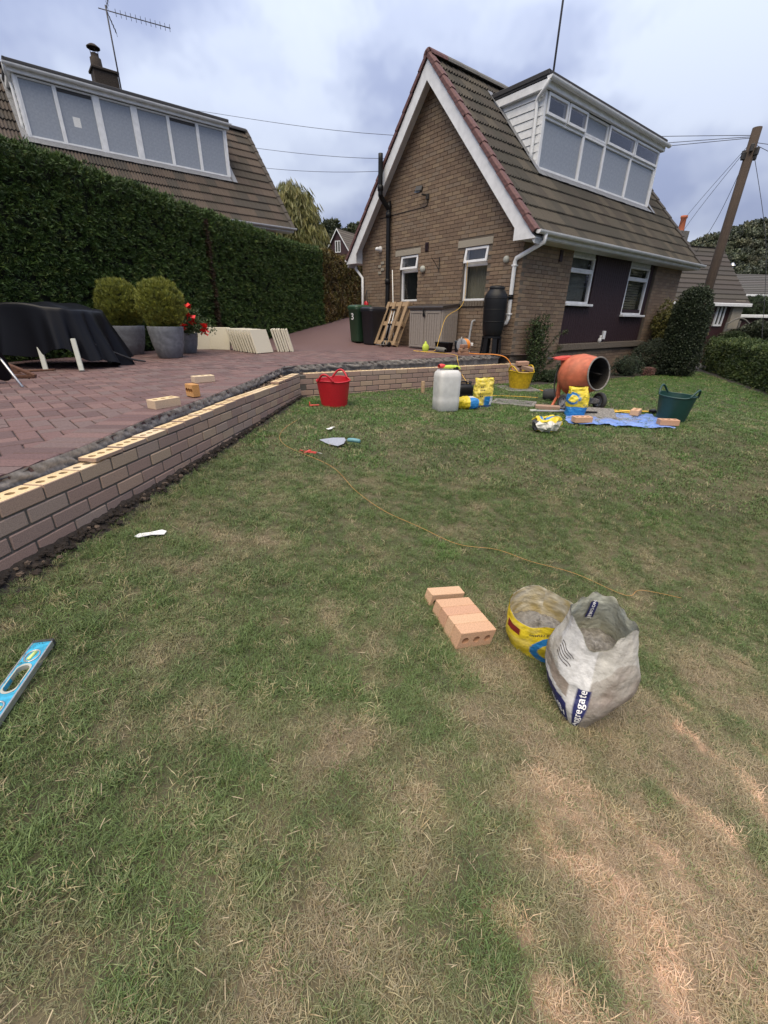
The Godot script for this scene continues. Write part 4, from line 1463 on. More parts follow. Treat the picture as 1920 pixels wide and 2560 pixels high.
# a clipped hedge from a to b: its face towards +n, its top, and both ends
func clipped_hedge(node: Node3D, a: Vector3, b: Vector3, top: Callable, base: Callable, thick: float, density: float, clump: Mesh, tone: Callable, wob := 0.06, both := false) -> void:
	var along = (b - a).normalized()
	var n = V3(-along.z, 0, along.x)
	var length = (b - a).length()
	var pl = []
	var tn = []
	var put = func(p, nn, up_k):
		var q = p + nn * (rng.randfn(0.0, 0.025) + wob * noise_b.get_noise_2d((p.x + p.z) * 70.0, p.y * 70.0 + 31.0))
		pl.append(Transform3D(facing(nn + V3(rr(-0.7, 0.7), rr(-0.45, 0.75), rr(-0.7, 0.7)), rr(0, TAU), rr(0.75, 1.25)), q))
		tn.append(tone.call(p, up_k))
	var high = top.call(0.5) - base.call(0.5)
	for i in int(length * high * density):
		var t = rng.randf()
		var y = lerpf(base.call(t), top.call(t), rng.randf())
		put.call(a.lerp(b, t) + V3(0, y, 0), n, 0.0)
		if both and rng.randf() < 0.5: put.call(a.lerp(b, t) + V3(0, y, 0) - n * thick, -n, 0.0)
	for i in int(length * thick * density * 1.1):
		var t = rng.randf()
		put.call(a.lerp(b, t) - n * rr(-0.03, thick) + V3(0, top.call(t), 0), V3(0, 1, 0), 1.0)
	for e in [[0.0, -1.0], [1.0, 1.0]]:
		for i in int(thick * high * density * 0.8):
			put.call(a.lerp(b, e[0]) - n * rr(0, thick) + V3(0, lerpf(base.call(e[0]), top.call(e[0]), rng.randf()), 0), along * e[1], 0.0)
	tag(scatter("foliage", clump, M.leaf, node, pl, tn), "", "", "", "stuff")
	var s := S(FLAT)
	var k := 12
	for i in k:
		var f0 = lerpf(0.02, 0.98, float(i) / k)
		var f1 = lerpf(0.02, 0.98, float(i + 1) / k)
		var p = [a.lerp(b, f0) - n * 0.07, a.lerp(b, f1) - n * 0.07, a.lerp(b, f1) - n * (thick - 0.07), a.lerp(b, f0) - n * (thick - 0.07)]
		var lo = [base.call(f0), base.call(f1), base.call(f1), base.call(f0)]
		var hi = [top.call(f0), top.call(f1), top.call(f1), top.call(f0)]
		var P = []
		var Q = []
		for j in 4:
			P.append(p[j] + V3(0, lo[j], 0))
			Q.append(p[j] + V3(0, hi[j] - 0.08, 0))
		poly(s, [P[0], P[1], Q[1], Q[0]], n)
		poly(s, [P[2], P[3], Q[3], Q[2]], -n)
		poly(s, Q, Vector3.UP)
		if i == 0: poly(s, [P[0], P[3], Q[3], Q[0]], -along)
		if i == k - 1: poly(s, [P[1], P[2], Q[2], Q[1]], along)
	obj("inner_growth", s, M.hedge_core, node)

# a bush filling an uneven rounded volume
func bush(node: Node3D, radii: Vector3, centre: Vector3, count: int, clump: Mesh, tone: Callable, upright := 0.3, rough := 0.1, cone := 0.0) -> void:
	var pl = []
	var tn = []
	var sd = rr(0, 500)
	for i in count:
		var d = V3(rng.randfn(), rng.randfn(), rng.randfn()).normalized()
		var shell = 1.0 - absf(rng.randfn(0.0, 0.09))
		var k = shell * (1.0 + rough * 2.2 * noise_b.get_noise_3d(d.x * 170 + sd, d.y * 170, d.z * 170))
		if cone > 0.0:
			var a = rr(0, TAU)
			var yy = rr(-1.0, 1.0) if i % 6 else rr(0.86, 1.0)
			var rad = pow(maxf(0.0, 1.0 - pow(absf(yy), 6.0)), 0.5) * (1.0 if i % 6 else sqrt(rng.randf()))
			d = V3(cos(a) * rad, yy, sin(a) * rad)
		var p = d * radii * k
		if cone > 0.0:
			var f = clampf((p.y / radii.y + 1.0) / 2.0, 0, 1)
			p.x *= lerpf(1.0, 1.0 - cone, f)
			p.z *= lerpf(1.0, 1.0 - cone, f)
		if centre.y + p.y < 0.02: continue
		pl.append(Transform3D(facing(d + V3(0, upright, 0) + V3(rr(-0.6, 0.6), rr(-0.4, 0.6), rr(-0.6, 0.6)), rr(0, TAU), rr(0.7, 1.3)), centre + p))
		tn.append(tone.call(d, shell))
	tag(scatter("foliage", clump, M.leaf, node, pl, tn), "", "", "", "stuff")
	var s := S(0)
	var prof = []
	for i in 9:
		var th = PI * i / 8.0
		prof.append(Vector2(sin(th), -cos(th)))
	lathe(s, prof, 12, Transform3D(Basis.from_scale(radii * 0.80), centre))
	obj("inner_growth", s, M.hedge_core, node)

func stems(node: Node3D, at: Array, r: float, m: Material = null) -> void:
	for p in at:
		var s := S(0)
		tube(s, curve(p, 3), r, 5)
		obj("stem", s, m if m else M.bark, node)

func make_hedges() -> void:
	var spray = leaf_clump(14, 0.085, 0.013, 0.03, 0.9)
	var dark = func(p, up):
		var g = 0.5 + 0.5 * noise_a.get_noise_2d(p.z * 260.0 + p.y * 90.0, p.y * 320.0)
		var c = Color(0.030, 0.062, 0.012).lerp(Color(0.062, 0.118, 0.020), g)
		if rng.randf() < 0.10: c = c.lerp(Color(0.105, 0.15, 0.024), 0.65)
		if rng.randf() < 0.05: c = c.lerp(Color(0.10, 0.12, 0.03), 0.6)
		return tint(c)
	var A = V3(-7.2, 0, -1.7)
	var top_at = func(z): return 3.59 - 0.042 * maxf(0.0, minf(-z, 13.5) - 7.4) - 0.0
	var line = func(z): return V3(hedge_x(z), 0, z)
	var parts = [[-2.0, -10.36, "tall dark green conifer hedge behind the covered table and plant pots"], [-10.42, -15.0, "tall dark green conifer hedge behind the stacked cream slabs"]]
	for q in parts:
		var a = line.call(q[0])
		var b = line.call(q[1])
		var h = thing("conifer_hedge", q[2], "hedge", Vector3.ZERO)
		clipped_hedge(h, a, b, func(t): return top_at.call(lerpf(q[0], q[1], t)), func(t): var p = a.lerp(b, t); return drive_y(p.x, p.z) - 0.02, 1.0, 430.0, spray, dark)
	# dead brown strip where the two conifer hedges meet
	var h2 = thing("dead_branch", "rusty brown dead strip between the two conifer hedges", "branch", line.call(-10.40) + V3(0.02, 0, 0))
	var pl = []
	var tn = []
	for i in 260:
		pl.append(Transform3D(facing(V3(1, rr(-0.4, 0.5), 0.4), rr(0, TAU), rr(0.6, 1.0)), V3(rr(-0.03, 0.05), rr(1.0, 3.3), rr(-0.05, 0.05))))
		tn.append(tint(Color(0.05, 0.028, 0.012)))
	tag(scatter("dead_twigs", spray, M.leaf, h2, pl, tn), "", "", "", "stuff")
	stems(h2, [[V3(-0.1, 0.85, 0), V3(-0.08, 2.0, 0.02), V3(-0.1, 3.3, 0)]], 0.025)
	# beech turning brown
	var oval = leaf_clump(10, 0.06, 0.036, 0.05, 1.3)
	var beech = thing("beech_hedge", "beech hedge turning brown and yellow at the end of the drive", "hedge", Vector3.ZERO)
	var ba = line.call(-15.05)
	var bb = line.call(-20.5)
	clipped_hedge(beech, ba, bb, func(t): return 3.34 + 0.10 * t + 0.05 * sin(t * 19.0), func(t): var p = ba.lerp(bb, t); return drive_y(p.x, p.z) - 0.02, 0.9, 360.0, oval,
		func(p, up):
			var g = 0.5 + 0.9 * noise_a.get_noise_2d(p.z * 520.0, p.y * 80.0)
			var c = Color(0.115, 0.058, 0.026).lerp(Color(0.13, 0.125, 0.028), clampf(g, 0, 1))
			return tint(c.lerp(Color(0.26, 0.17, 0.03), 0.5 if rng.randf() < 0.24 else 0.0)), 0.12)
	# clipped hedge on the far side of the lawn
	var small = leaf_clump(9, 0.05, 0.022, 0.04, 1.1)
	var ra = V3(5.2, 0, -3.7)
	var rb = V3(9.5, 0, -13.4)
	var rh = thing("clipped_hedge", "low green clipped hedge along the far side of the lawn", "hedge", Vector3.ZERO)
	clipped_hedge(rh, rb, ra, func(t): return 1.07 - 0.02 * t, func(t): var p = rb.lerp(ra, t); return lawn_y(p.x, p.z) - 0.03, 1.1, 420.0, small,
		func(p, up):
			var c = Color(0.025, 0.050, 0.014).lerp(Color(0.075, 0.115, 0.025), clampf(0.5 + noise_a.get_noise_2d(p.x * 300.0 + p.z * 300.0, p.y * 300.0), 0, 1))
			return tint(c.lerp(Color(0.14, 0.17, 0.04), 0.55 if rng.randf() < 0.15 else 0.0)), 0.08)

func make_shrubs() -> void:
	var needle = leaf_clump(14, 0.055, 0.006, 0.02, 0.8)
	var small = leaf_clump(9, 0.05, 0.022, 0.04, 1.1)
	var tiny = leaf_clump(8, 0.034, 0.015, 0.03, 1.2)
	# tall dark column beside the house front
	var at = on_lawn(7.30, -11.2)
	var n = thing("columnar_yew", "tall dark green clipped yew column beside the house front", "shrub", at)
	bush(n, V3(0.46, 1.02, 0.46), V3(0, 0.95, 0), 4200, small, func(d, _s): return tint(Color(0.016, 0.028, 0.013).lerp(Color(0.035, 0.052, 0.022), rng.randf())), 0.2, 0.07, 0.18)
	stems(n, [[V3(0, 0, 0), V3(0.02, 0.6, 0), V3(0, 1.2, 0)]], 0.05)
	# rounded bush
	at = H(5.55, -0.62, 0) * V3(1, 0, 1)
	at.y = lawn_y(at.x, at.z)
	n = thing("rounded_bush", "low rounded dark green bush under the brown front window", "shrub", at)
	bush(n, V3(0.66, 0.46, 0.52), V3(0, 0.36, 0), 3000, tiny, func(d, _s): return tint(Color(0.026, 0.042, 0.024).lerp(Color(0.070, 0.088, 0.052), rng.randf()).lerp(Color(0.09, 0.025, 0.025), 0.5 if d.y < 0.35 and rng.randf() < 0.25 else 0.0)), 0.5, 0.14)
	stems(n, [[V3(0, 0, 0), V3(0.03, 0.2, 0), V3(0.05, 0.4, 0)]], 0.03)
	# yellowing shrub against the right-hand pier
	at = H(6.45, -0.55, 0) * V3(1, 0, 1)
	at.y = lawn_y(at.x, at.z)
	n = thing("yellowing_shrub", "loose yellow-green shrub with bare brown stems beside the brick pier", "shrub", at)
	bush(n, V3(0.60, 0.55, 0.5), V3(0, 1.15, 0), 2400, small, func(d, _s): return tint(Color(0.085, 0.095, 0.025).lerp(Color(0.18, 0.16, 0.035), rng.randf())), 0.2, 0.35)
	var st = []
	for i in 26: st.append([V3(rr(-0.4, 0.4), 0, rr(-0.3, 0.3)), V3(rr(-0.45, 0.45), 0.5, rr(-0.35, 0.35)), V3(rr(-0.5, 0.5), 1.1, rr(-0.4, 0.4))])
	stems(n, st, 0.009)
	# climber on its trellis at the corner
	var c = H(0.62, -0.16, 0) * V3(1, 0, 1)
	c.y = 0.38
	n = thing("climbing_plant", "leafy climber on the brick pier above the yellow tub", "climber", c, HOUSE_TURN)
	var pl = []
	var tn = []
	var main = []
	for i in 9:
		var x0 = rr(-0.2, 0.2)
		var path = [V3(x0 * 0.4, 0, 0.0), V3(x0, 0.4, rr(-0.03, 0.06)), V3(x0 + rr(-0.12, 0.12), 0.8, rr(-0.05, 0.05)), V3(x0 + rr(-0.12, 0.2), rr(1.0, 1.36), rr(-0.05, 0.05))]
		main.append(path)
		for k in 90:
			var t = rng.randf()
			var p = curve(path, 3)[mini(int(t * 9.0), 9)] + V3(rr(-0.09, 0.09), rr(-0.06, 0.06), rr(-0.05, 0.1))
			pl.append(Transform3D(facing(V3(rr(-0.7, 0.7), rr(-0.2, 0.8), 0.8), rr(0, TAU), rr(0.7, 1.1)), p))
			tn.append(tint(Color(0.030, 0.052, 0.018).lerp(Color(0.10, 0.14, 0.04), rng.randf() * rng.randf())))
	for e in [[V3(0.1, 0.35, 0), V3(0.3, 0.62, 0.05), V3(0.55, 0.86, 0.1), V3(0.80, 0.93, 0.12)], [V3(0.1, 0.25, 0), V3(0.3, 0.45, 0.08), V3(0.5, 0.52, 0.12), V3(0.66, 0.62, 0.14)], [V3(0.1, 0.15, 0), V3(0.28, 0.28, 0.08), V3(0.42, 0.34, 0.1), V3(0.5, 0.42, 0.12)]]:
		main.append(e)
		for p in curve(e, 5):
			for k in 3:
				pl.append(Transform3D(facing(V3(rr(-0.7, 0.7), rr(-0.2, 0.8), 0.8), rr(0, TAU), rr(0.5, 0.9)), p + V3(rr(-0.03, 0.03), rr(-0.03, 0.04), rr(-0.02, 0.04))))
				tn.append(tint(Color(0.055, 0.07, 0.03)))
	tag(scatter("foliage", small, M.leaf, n, pl, tn), "", "", "", "stuff")
	stems(n, main, 0.007)
	# low plants in the bed
	var beds = [[1.45, -0.42, 0.20, Color(0.045, 0.075, 0.03), "small blue-green leafy plant by the mixer handle"], [0.95, -0.36, 0.13, Color(0.035, 0.06, 0.02), "low leafy plant behind the yellow tub of broken bricks"], [2.05, -0.48, 0.16, Color(0.13, 0.035, 0.03), "dark red leafy plant behind the cement mixer"], [4.05, -0.55, 0.27, Color(0.035, 0.055, 0.035), "dark feathery plant beside the mixer drum mouth"], [4.62, -0.85, 0.10, Color(0.30, 0.14, 0.13), "little pink flowering plant at the edge of the bed"], [4.95, -0.9, 0.12, Color(0.06, 0.085, 0.05), "little grey-green plant at the edge of the bed"]]
	for b in beds:
		at = H(b[0], b[1], 0) * V3(1, 0, 1)
		at.y = lawn_y(at.x, at.z)
		n = thing("bed_plant", b[4], "plant", at)
		bush(n, V3(b[2] * 1.25, b[2], b[2]), V3(0, b[2] * 0.8, 0), 520, tiny, func(d, _s): return tint(b[3].lerp(Color(0.05, 0.075, 0.03), rng.randf() * 0.6)), 0.6, 0.3)
	# pots
	var pots = [[V3(-4.46, 0, -7.82), 0.30, 0.46, "large grey plant pot standing against the hedge", "round golden-green conifer in the rear grey pot", V3(0.34, 0.37, 0.34), 0.80, "rear"], [V3(-3.52, 0, -7.30), 0.265, 0.47, "pale grey plant pot standing nearest on the paving", "round golden-green conifer in the front grey pot", V3(0.32, 0.36, 0.32), 0.79, "front"], [V3(-3.64, 0, -8.25), 0.21, 0.34, "small dark grey pot of red flowers", "", Vector3.ZERO, 0.0, ""]]
	for p in pots:
		at = p[0] + V3(0, drive_y(p[0].x, p[0].z), 0)
		n = thing("plant_pot", p[3], "plant pot", at)
		var s := S(0)
		var r = p[1]
		var hh = p[2]
		lathe(s, [Vector2(0.0, 0.0), Vector2(r * 0.62, 0.0), Vector2(r * 0.68, 0.012), Vector2(r * 0.86, hh * 0.4), Vector2(r * 0.97, hh * 0.8), Vector2(r, hh - 0.01), Vector2(r * 0.98, hh), Vector2(r * 0.90, hh - 0.005), Vector2(r * 0.86, hh - 0.06), Vector2(0.0, hh - 0.06)], 28)
		obj("pot", s, M.pot_grey, n)
		s = S(0)
		lathe(s, [Vector2(r * 0.87, hh - 0.05), Vector2(r * 0.5, hh - 0.035), Vector2(0, hh - 0.03)], 16)
		obj("compost", s, M.soil, n)
		if p[4]:
			var m = thing("globe_conifer", p[4], "shrub", at + V3(0, hh - 0.04, 0))
			bush(m, p[5], V3(0, p[6] - hh + 0.02, 0), 4200, needle, func(d, _s): return tint(Color(0.095, 0.12, 0.02).lerp(Color(0.27, 0.285, 0.04), clampf(0.5 + rr(-0.5, 0.5), 0, 1))), 1.3, 0.09)
			stems(m, [[V3(0, 0, 0), V3(0.01, 0.1, 0), V3(0, 0.3, 0)]], 0.025)
	# red flowers
	at = V3(-3.60, TERRACE + 0.31, -8.22)
	n = thing("red_geranium", "scarlet flowering plant spilling from the small pot", "flowers", at)
	pl = []
	tn = []
	for i in 330:
		var d = V3(rng.randfn(), absf(rng.randfn()) * 0.9, rng.randfn()) * V3(0.19, 0.20, 0.17)
		pl.append(Transform3D(facing(d + V3(0, 0.2, 0.1), rr(0, TAU), rr(0.9, 1.5)), d + V3(-0.02, 0.03, 0)))
		tn.append(tint(Color(0.055, 0.090, 0.028)))
	tag(scatter("foliage", small, M.leaf, n, pl, tn), "", "", "", "stuff")
	var petal = leaf_clump(12, 0.05, 0.045, 0.016, 1.4)
	for e in [[-0.13, 0.38, 0.1, 1.1], [0.06, 0.33, 0.16, 1.5], [0.13, 0.25, 0.2, 1.35], [-0.02, 0.30, 0.1, 1.1], [0.17, 0.16, 0.16, 1.0], [0.05, 0.10, 0.22, 1.25], [0.31, 0.11, 0.12, 1.2], [0.30, 0.05, 0.15, 1.0], [-0.2, 0.12, 0.2, 1.1], [0.12, 0.36, 0.05, 0.9], [-0.08, 0.22, 0.22, 0.9]]:
		obj("flower", petal, mat("petal", Color(0.62, 0.022, 0.018), 0.6) if not M.has("petal") else M.petal, n, Transform3D(facing(V3(e[0], 0.2, e[2] + 0.2), rr(0, 6), e[3] * 1.75), V3(e[0] * 1.2 + 0.05, e[1] * 1.25, e[2] + 0.12)))
	stems(n, [[V3(0, 0, 0), V3(0.02, 0.12, 0.02), V3(0.06, 0.3, 0.1)], [V3(0, 0, 0), V3(0.12, 0.08, 0.06), V3(0.28, 0.1, 0.1)], [V3(0, 0, 0), V3(-0.06, 0.18, 0.04), V3(-0.13, 0.36, 0.09)]], 0.006)

func tree(called: String, label: String, at: Vector3, high: float, blobs: Array, clump: Mesh, tone: Callable, per: int, droop := 0.0, trunk := 0.2) -> void:
	var n = thing(called, label, "tree", at)
	var s := S(0)
	tube(s, curve([V3(0, -0.5, 0), V3(0.1, high * 0.3, 0), V3(-0.05, high * 0.62, 0.05)], 4), [trunk, trunk * 0.9, trunk * 0.85, trunk * 0.8, trunk * 0.75, trunk * 0.65, trunk * 0.55, trunk * 0.4, trunk * 0.3], 8)
	for b in blobs: tube(s, [V3(0, high * 0.35, 0), (V3(0, high * 0.4, 0) + b[0]) * 0.5 + V3(0, 0.2, 0), b[0]], [trunk * 0.4, trunk * 0.22, 0.03], 5)
	obj("trunk", s, M.bark, n)
	var pl = []
	var tn = []
	for b in blobs:
		for i in int(per * b[1].length_squared() / 3.0):
			var d = V3(rng.randfn(), rng.randfn(), rng.randfn()).normalized()
			var p = b[0] + d * b[1] * (1.0 - absf(rng.randfn(0, 0.16))) * (1.0 + 0.5 * noise_b.get_noise_3d(d.x * 150 + b[0].x * 40, d.y * 150, d.z * 150))
			if droop > 0.0: p.y -= droop * rng.randf() * rng.randf() * 2.0
			var nn = d + V3(rr(-0.6, 0.6), rr(-0.3, 0.7), rr(-0.6, 0.6))
			if droop > 0.0: nn = V3(d.x * 0.3, -1, d.z * 0.3) + V3(rr(-0.3, 0.3), 0, rr(-0.3, 0.3))
			pl.append(Transform3D(facing(nn, rr(0, TAU), rr(0.7, 1.3)), p))
			tn.append(tone.call(d))
	tag(scatter("crown", clump, M.leaf, n, pl, tn), "", "", "", "stuff")

func hill_y(x: float, z: float) -> float:
	var f = -z
	var d = Vector2((x - 210.0) / 150.0, (f - 235.0) / 95.0).length()
	return -1.0 + 47.0 * (1.0 - sstep(0.0, 1.15, d)) + 3.0 * noise_b.get_noise_2d(x * 3.0, z * 3.0) * (1.0 - sstep(0.4, 1.1, d))

func back_y(x: float, z: float) -> float:
	var f = -z
	return 0.5 + 1.1 * sstep(17.0, 21.0, f) + 0.085 * maxf(f - 20.0, 0.0)

func make_distance() -> void:
	# wooded hill beyond the houses
	var s := S(0)
	for i in 40:
		for j in 30:
			var q = []
			for k in [[0, 0], [0, 1], [1, 1], [1, 0]]:
				var x = 20.0 + (i + k[0]) * 10.0
				var z = -100.0 - (j + k[1]) * 10.0
				q.append(V3(x, hill_y(x, z), z))
			quad(s, q[0], q[1], q[2], q[3])
	tag(obj("hill", s, M.hill, self), "", "", "", "structure")
	var big = leaf_clump(210, 0.75, 0.5, 1.5, 1.5)
	var pl = []
	var tn = []
	for i in 5200:
		var x = rr(60, 330)
		var z = -rr(120, 300)
		var y = hill_y(x, z)
		if y < 0.0: continue
		pl.append(Transform3D(facing(V3(rr(-0.2, 0.2), 1, rr(-0.2, 0.2)), rr(0, TAU), rr(1.0, 1.9)), V3(x, y + rr(0.5, 3.0), z)))
		var c = [Color(0.062, 0.072, 0.042), Color(0.072, 0.084, 0.044), Color(0.082, 0.084, 0.044), Color(0.055, 0.066, 0.042)][rng.randi() % 4]
		tn.append(tint(c))
	tag(scatter("hill_wood", big, M.leaf, self, pl, tn), "dense green wood covering the hill behind the rooftops", "wood", "", "stuff")
	# rising ground behind the neighbour
	s = S(0)
	for i in 24:
		for j in 20:
			var q = []
			for k in [[0, 0], [0, 1], [1, 1], [1, 0]]:
				var x = -110.0 + (i + k[0]) * 5.0
				var z = -19.0 - (j + k[1]) * 7.0
				q.append(V3(x, lerpf(back_y(x, z), -1.0, sstep(-4.0, 12.0, x)), z))
			quad(s, q[0], q[1], q[2], q[3])
	tag(obj("hillside", s, M.ground, self), "", "", "", "structure")
	var leafy = leaf_clump(16, 0.30, 0.12, 0.22, 1.3)
	var big_leaf = leaf_clump(24, 0.5, 0.25, 0.4, 1.3)
	var weep = leaf_clump(14, 0.55, 0.07, 0.18, 0.45)
	tree("willow_tree", "pale yellow-green weeping willow behind the hedge", V3(-5.45, back_y(-5, -30), -30), 6.2, [[V3(0, 4.4, 0), V3(1.2, 1.5, 1.2)], [V3(0.75, 3.2, 0.4), V3(0.85, 1.3, 0.9)], [V3(-0.4, 5.5, 0), V3(0.5, 0.8, 0.5)], [V3(-1.1, 3.6, 0), V3(1.0, 1.3, 1.0)]], weep, func(d): return tint(Color(0.105, 0.115, 0.035).lerp(Color(0.20, 0.18, 0.055), rng.randf())), 620, 0.9)
	var darks = [[-15.0, -88, 9.0], [-11.0, -92, 9.6], [-6.5, -95, 9.3], [-1.5, -95, 9.8], [-19.0, -86, 8.6]]
	var words = ["dark green tree above the far end of the willow", "dark green tree behind the little maroon gable", "dark green tree between the maroon gable and the big gable", "dark green tree hidden mostly by the brick gable", "dark green tree behind the willow's left side"]
	for i in darks.size():
		var d = darks[i]
		tree("dark_tree", words[i], V3(d[0], back_y(d[0], d[1]), d[1]), d[2], [[V3(0, d[2] * 0.62, 0), V3(2.6, 3.2, 2.6)], [V3(1.8, d[2] * 0.5, 0.3), V3(2.0, 2.4, 2.0)], [V3(-1.7, d[2] * 0.55, 0), V3(2.0, 2.6, 2.0)]], big_leaf, func(_d): return tint(Color(0.030, 0.042, 0.018).lerp(Color(0.055, 0.065, 0.024), rng.randf())), 420, 0.0)
	# trees across the road, out of view but mirrored in the front windows
	pl = []
	tn = []
	for i in 2600:
		var c = [V3(26, 3.6, -10), V3(30, 4.2, -15), V3(27, 3.2, -20), V3(33, 4.6, -6), V3(36, 4.4, -12)][i % 5]
		var d = V3(rng.randfn(), rng.randfn(), rng.randfn()).normalized() * V3(3.2, 3.4, 3.2) * (1.0 - absf(rng.randfn(0, 0.2)))
		pl.append(Transform3D(facing(d, rr(0, TAU), rr(1.2, 2.2)), c + d))
		tn.append(tint(Color(0.035, 0.052, 0.020)))
	tag(scatter("roadside_trees", leafy, M.leaf, self, pl, tn), "green roadside trees mirrored in the front windows", "trees", "", "stuff")
	# clipped shrubs by the far houses
	var shr = [[V3(16.9, 0.2, -22.2), V3(0.55, 0.42, 0.55), Color(0.04, 0.06, 0.02), "rounded green shrub above the far end of the clipped hedge"], [V3(18.25, 0.3, -22.6), V3(0.8, 0.62, 0.8), Color(0.045, 0.055, 0.03), "grey-green rounded shrub by the maroon garage"], [V3(17.5, 0.2, -23.2), V3(0.5, 0.45, 0.5), Color(0.05, 0.05, 0.022), "brownish shrub before the arched fence panel"], [V3(25.9, 1.2, -33.0), V3(1.7, 1.0, 1.3), Color(0.03, 0.048, 0.018), "big dark green tree rising behind the maroon garage"]]
	var mid = leaf_clump(12, 0.14, 0.06, 0.1, 1.2)
	for e in shr:
		var n = thing("far_shrub", e[3], "shrub", e[0])
		bush(n, e[1], V3(0, e[1].y * 0.9, 0), 1500, mid, func(_d, _s): return tint(e[2]), 0.3, 0.15)

# a plain house far off: x along the eaves, front at z = 0
func far_house(label: String, at: Vector3, turn: float, L: float, D: float, eave: float, ridge: float, wall_m: Material, roof_c: Color, wins: Array, gable_front := false) -> Node3D:
	var n = thing("far_house", label, "house", at, turn)
	var s := S(FLAT)
	var yb := -2.5
	box2(s, V3(0, yb, -D), V3(L, eave, 0))
	var g = Transform3D(Basis(V3(0, 0, 1), V3(0, 1, 0), V3(-1, 0, 0)), Vector3.ZERO)
	prism(s, [Vector2(-D, eave), Vector2(0, eave), Vector2(-D / 2, ridge - 0.1)], -L, 0.0, g)
	obj("wall", s, wall_m, n)
	s = S(FLAT)
	s.set_color(roof_c)
	var k = (ridge - eave) / (D / 2)
	var rows := 12
	for sd in [1.0, -1.0]:
		for i in rows:
			var f0 = float(i) / rows
			var f1 = float(i + 1) / rows
			var z0 = lerpf(0.3, -D / 2, f0)
			var z1 = lerpf(0.3, -D / 2, f1 + 0.02)
			var c = roof_c * rr(0.85, 1.12)
			s.set_color(Color(c.r, c.g, c.b))
			var a = [V3(-0.25, eave - 0.3 * k + (ridge - eave + 0.3 * k) * f0 + 0.10, z0), V3(L + 0.25, eave - 0.3 * k + (ridge - eave + 0.3 * k) * f0 + 0.10, z0), V3(L + 0.25, eave - 0.3 * k + (ridge - eave + 0.3 * k) * (f1 + 0.02) + 0.03, z1), V3(-0.25, eave - 0.3 * k + (ridge - eave + 0.3 * k) * (f1 + 0.02) + 0.03, z1)]
			var b = a.map(func(p): return p - V3(0, 0.08, 0))
			if sd < 0:
				a = a.map(func(p): return V3(p.x, p.y, -D - p.z))
				b = b.map(func(p): return V3(p.x, p.y, -D - p.z))
			poly(s, a, Vector3.UP)
			poly(s, b, Vector3.DOWN)
			poly(s, [a[0], a[1], b[1], b[0]], V3(0, 0, sd))
			poly(s, [a[0], a[3], b[3], b[0]], V3(-1, 0, 0))
			poly(s, [a[1], a[2], b[2], b[1]], V3(1, 0, 0))
	var roof = obj("roof", s, M.tile, n)
	s = S(FLAT)
	box2(s, V3(-0.2, eave - 0.3 * k - 0.06, 0.26), V3(L + 0.25, eave - 0.3 * k + 0.1, 0.40), 0.02)
	obj("gutter", s, M.white, n)
	for sd in [1.0, -1.0]:
		s = S(FLAT)
		var z0 = 0.3 if sd > 0 else -D - 0.3
		var y0 = eave - 0.3 * k
		prism(s, [Vector2(z0, y0 - 0.12), Vector2(z0, y0 + 0.05), Vector2(-D / 2, ridge + 0.03), Vector2(-D / 2, ridge - 0.16)], 0.262, 0.30, g)
		obj("barge_board", s, M.white, n)
	for w in wins:
		var t = g * Transform3D(Basis(), V3(w[0], w[1], 0.02)) if gable_front else xf(V3(w[0], w[1], 0.02))
		s = S(FLAT)
		for e in [[0, 0, 0.09, w[3]], [w[2] - 0.09, 0, w[2], w[3]], [0.09, 0, w[2] - 0.09, 0.09], [0.09, w[3] - 0.09, w[2] - 0.09, w[3]], [w[2] / 2 - 0.05, 0.09, w[2] / 2 + 0.05, w[3] - 0.09]]: box2(s, V3(e[0], e[1], -0.02), V3(e[2], e[3], 0.05))
		var win = obj("window", s, M.white, n, t)
		s = S(FLAT)
		box2(s, V3(0.05, 0.05, -0.01), V3(w[2] - 0.05, w[3] - 0.05, 0.01))
		obj("pane", s, M.room, win)
	return n

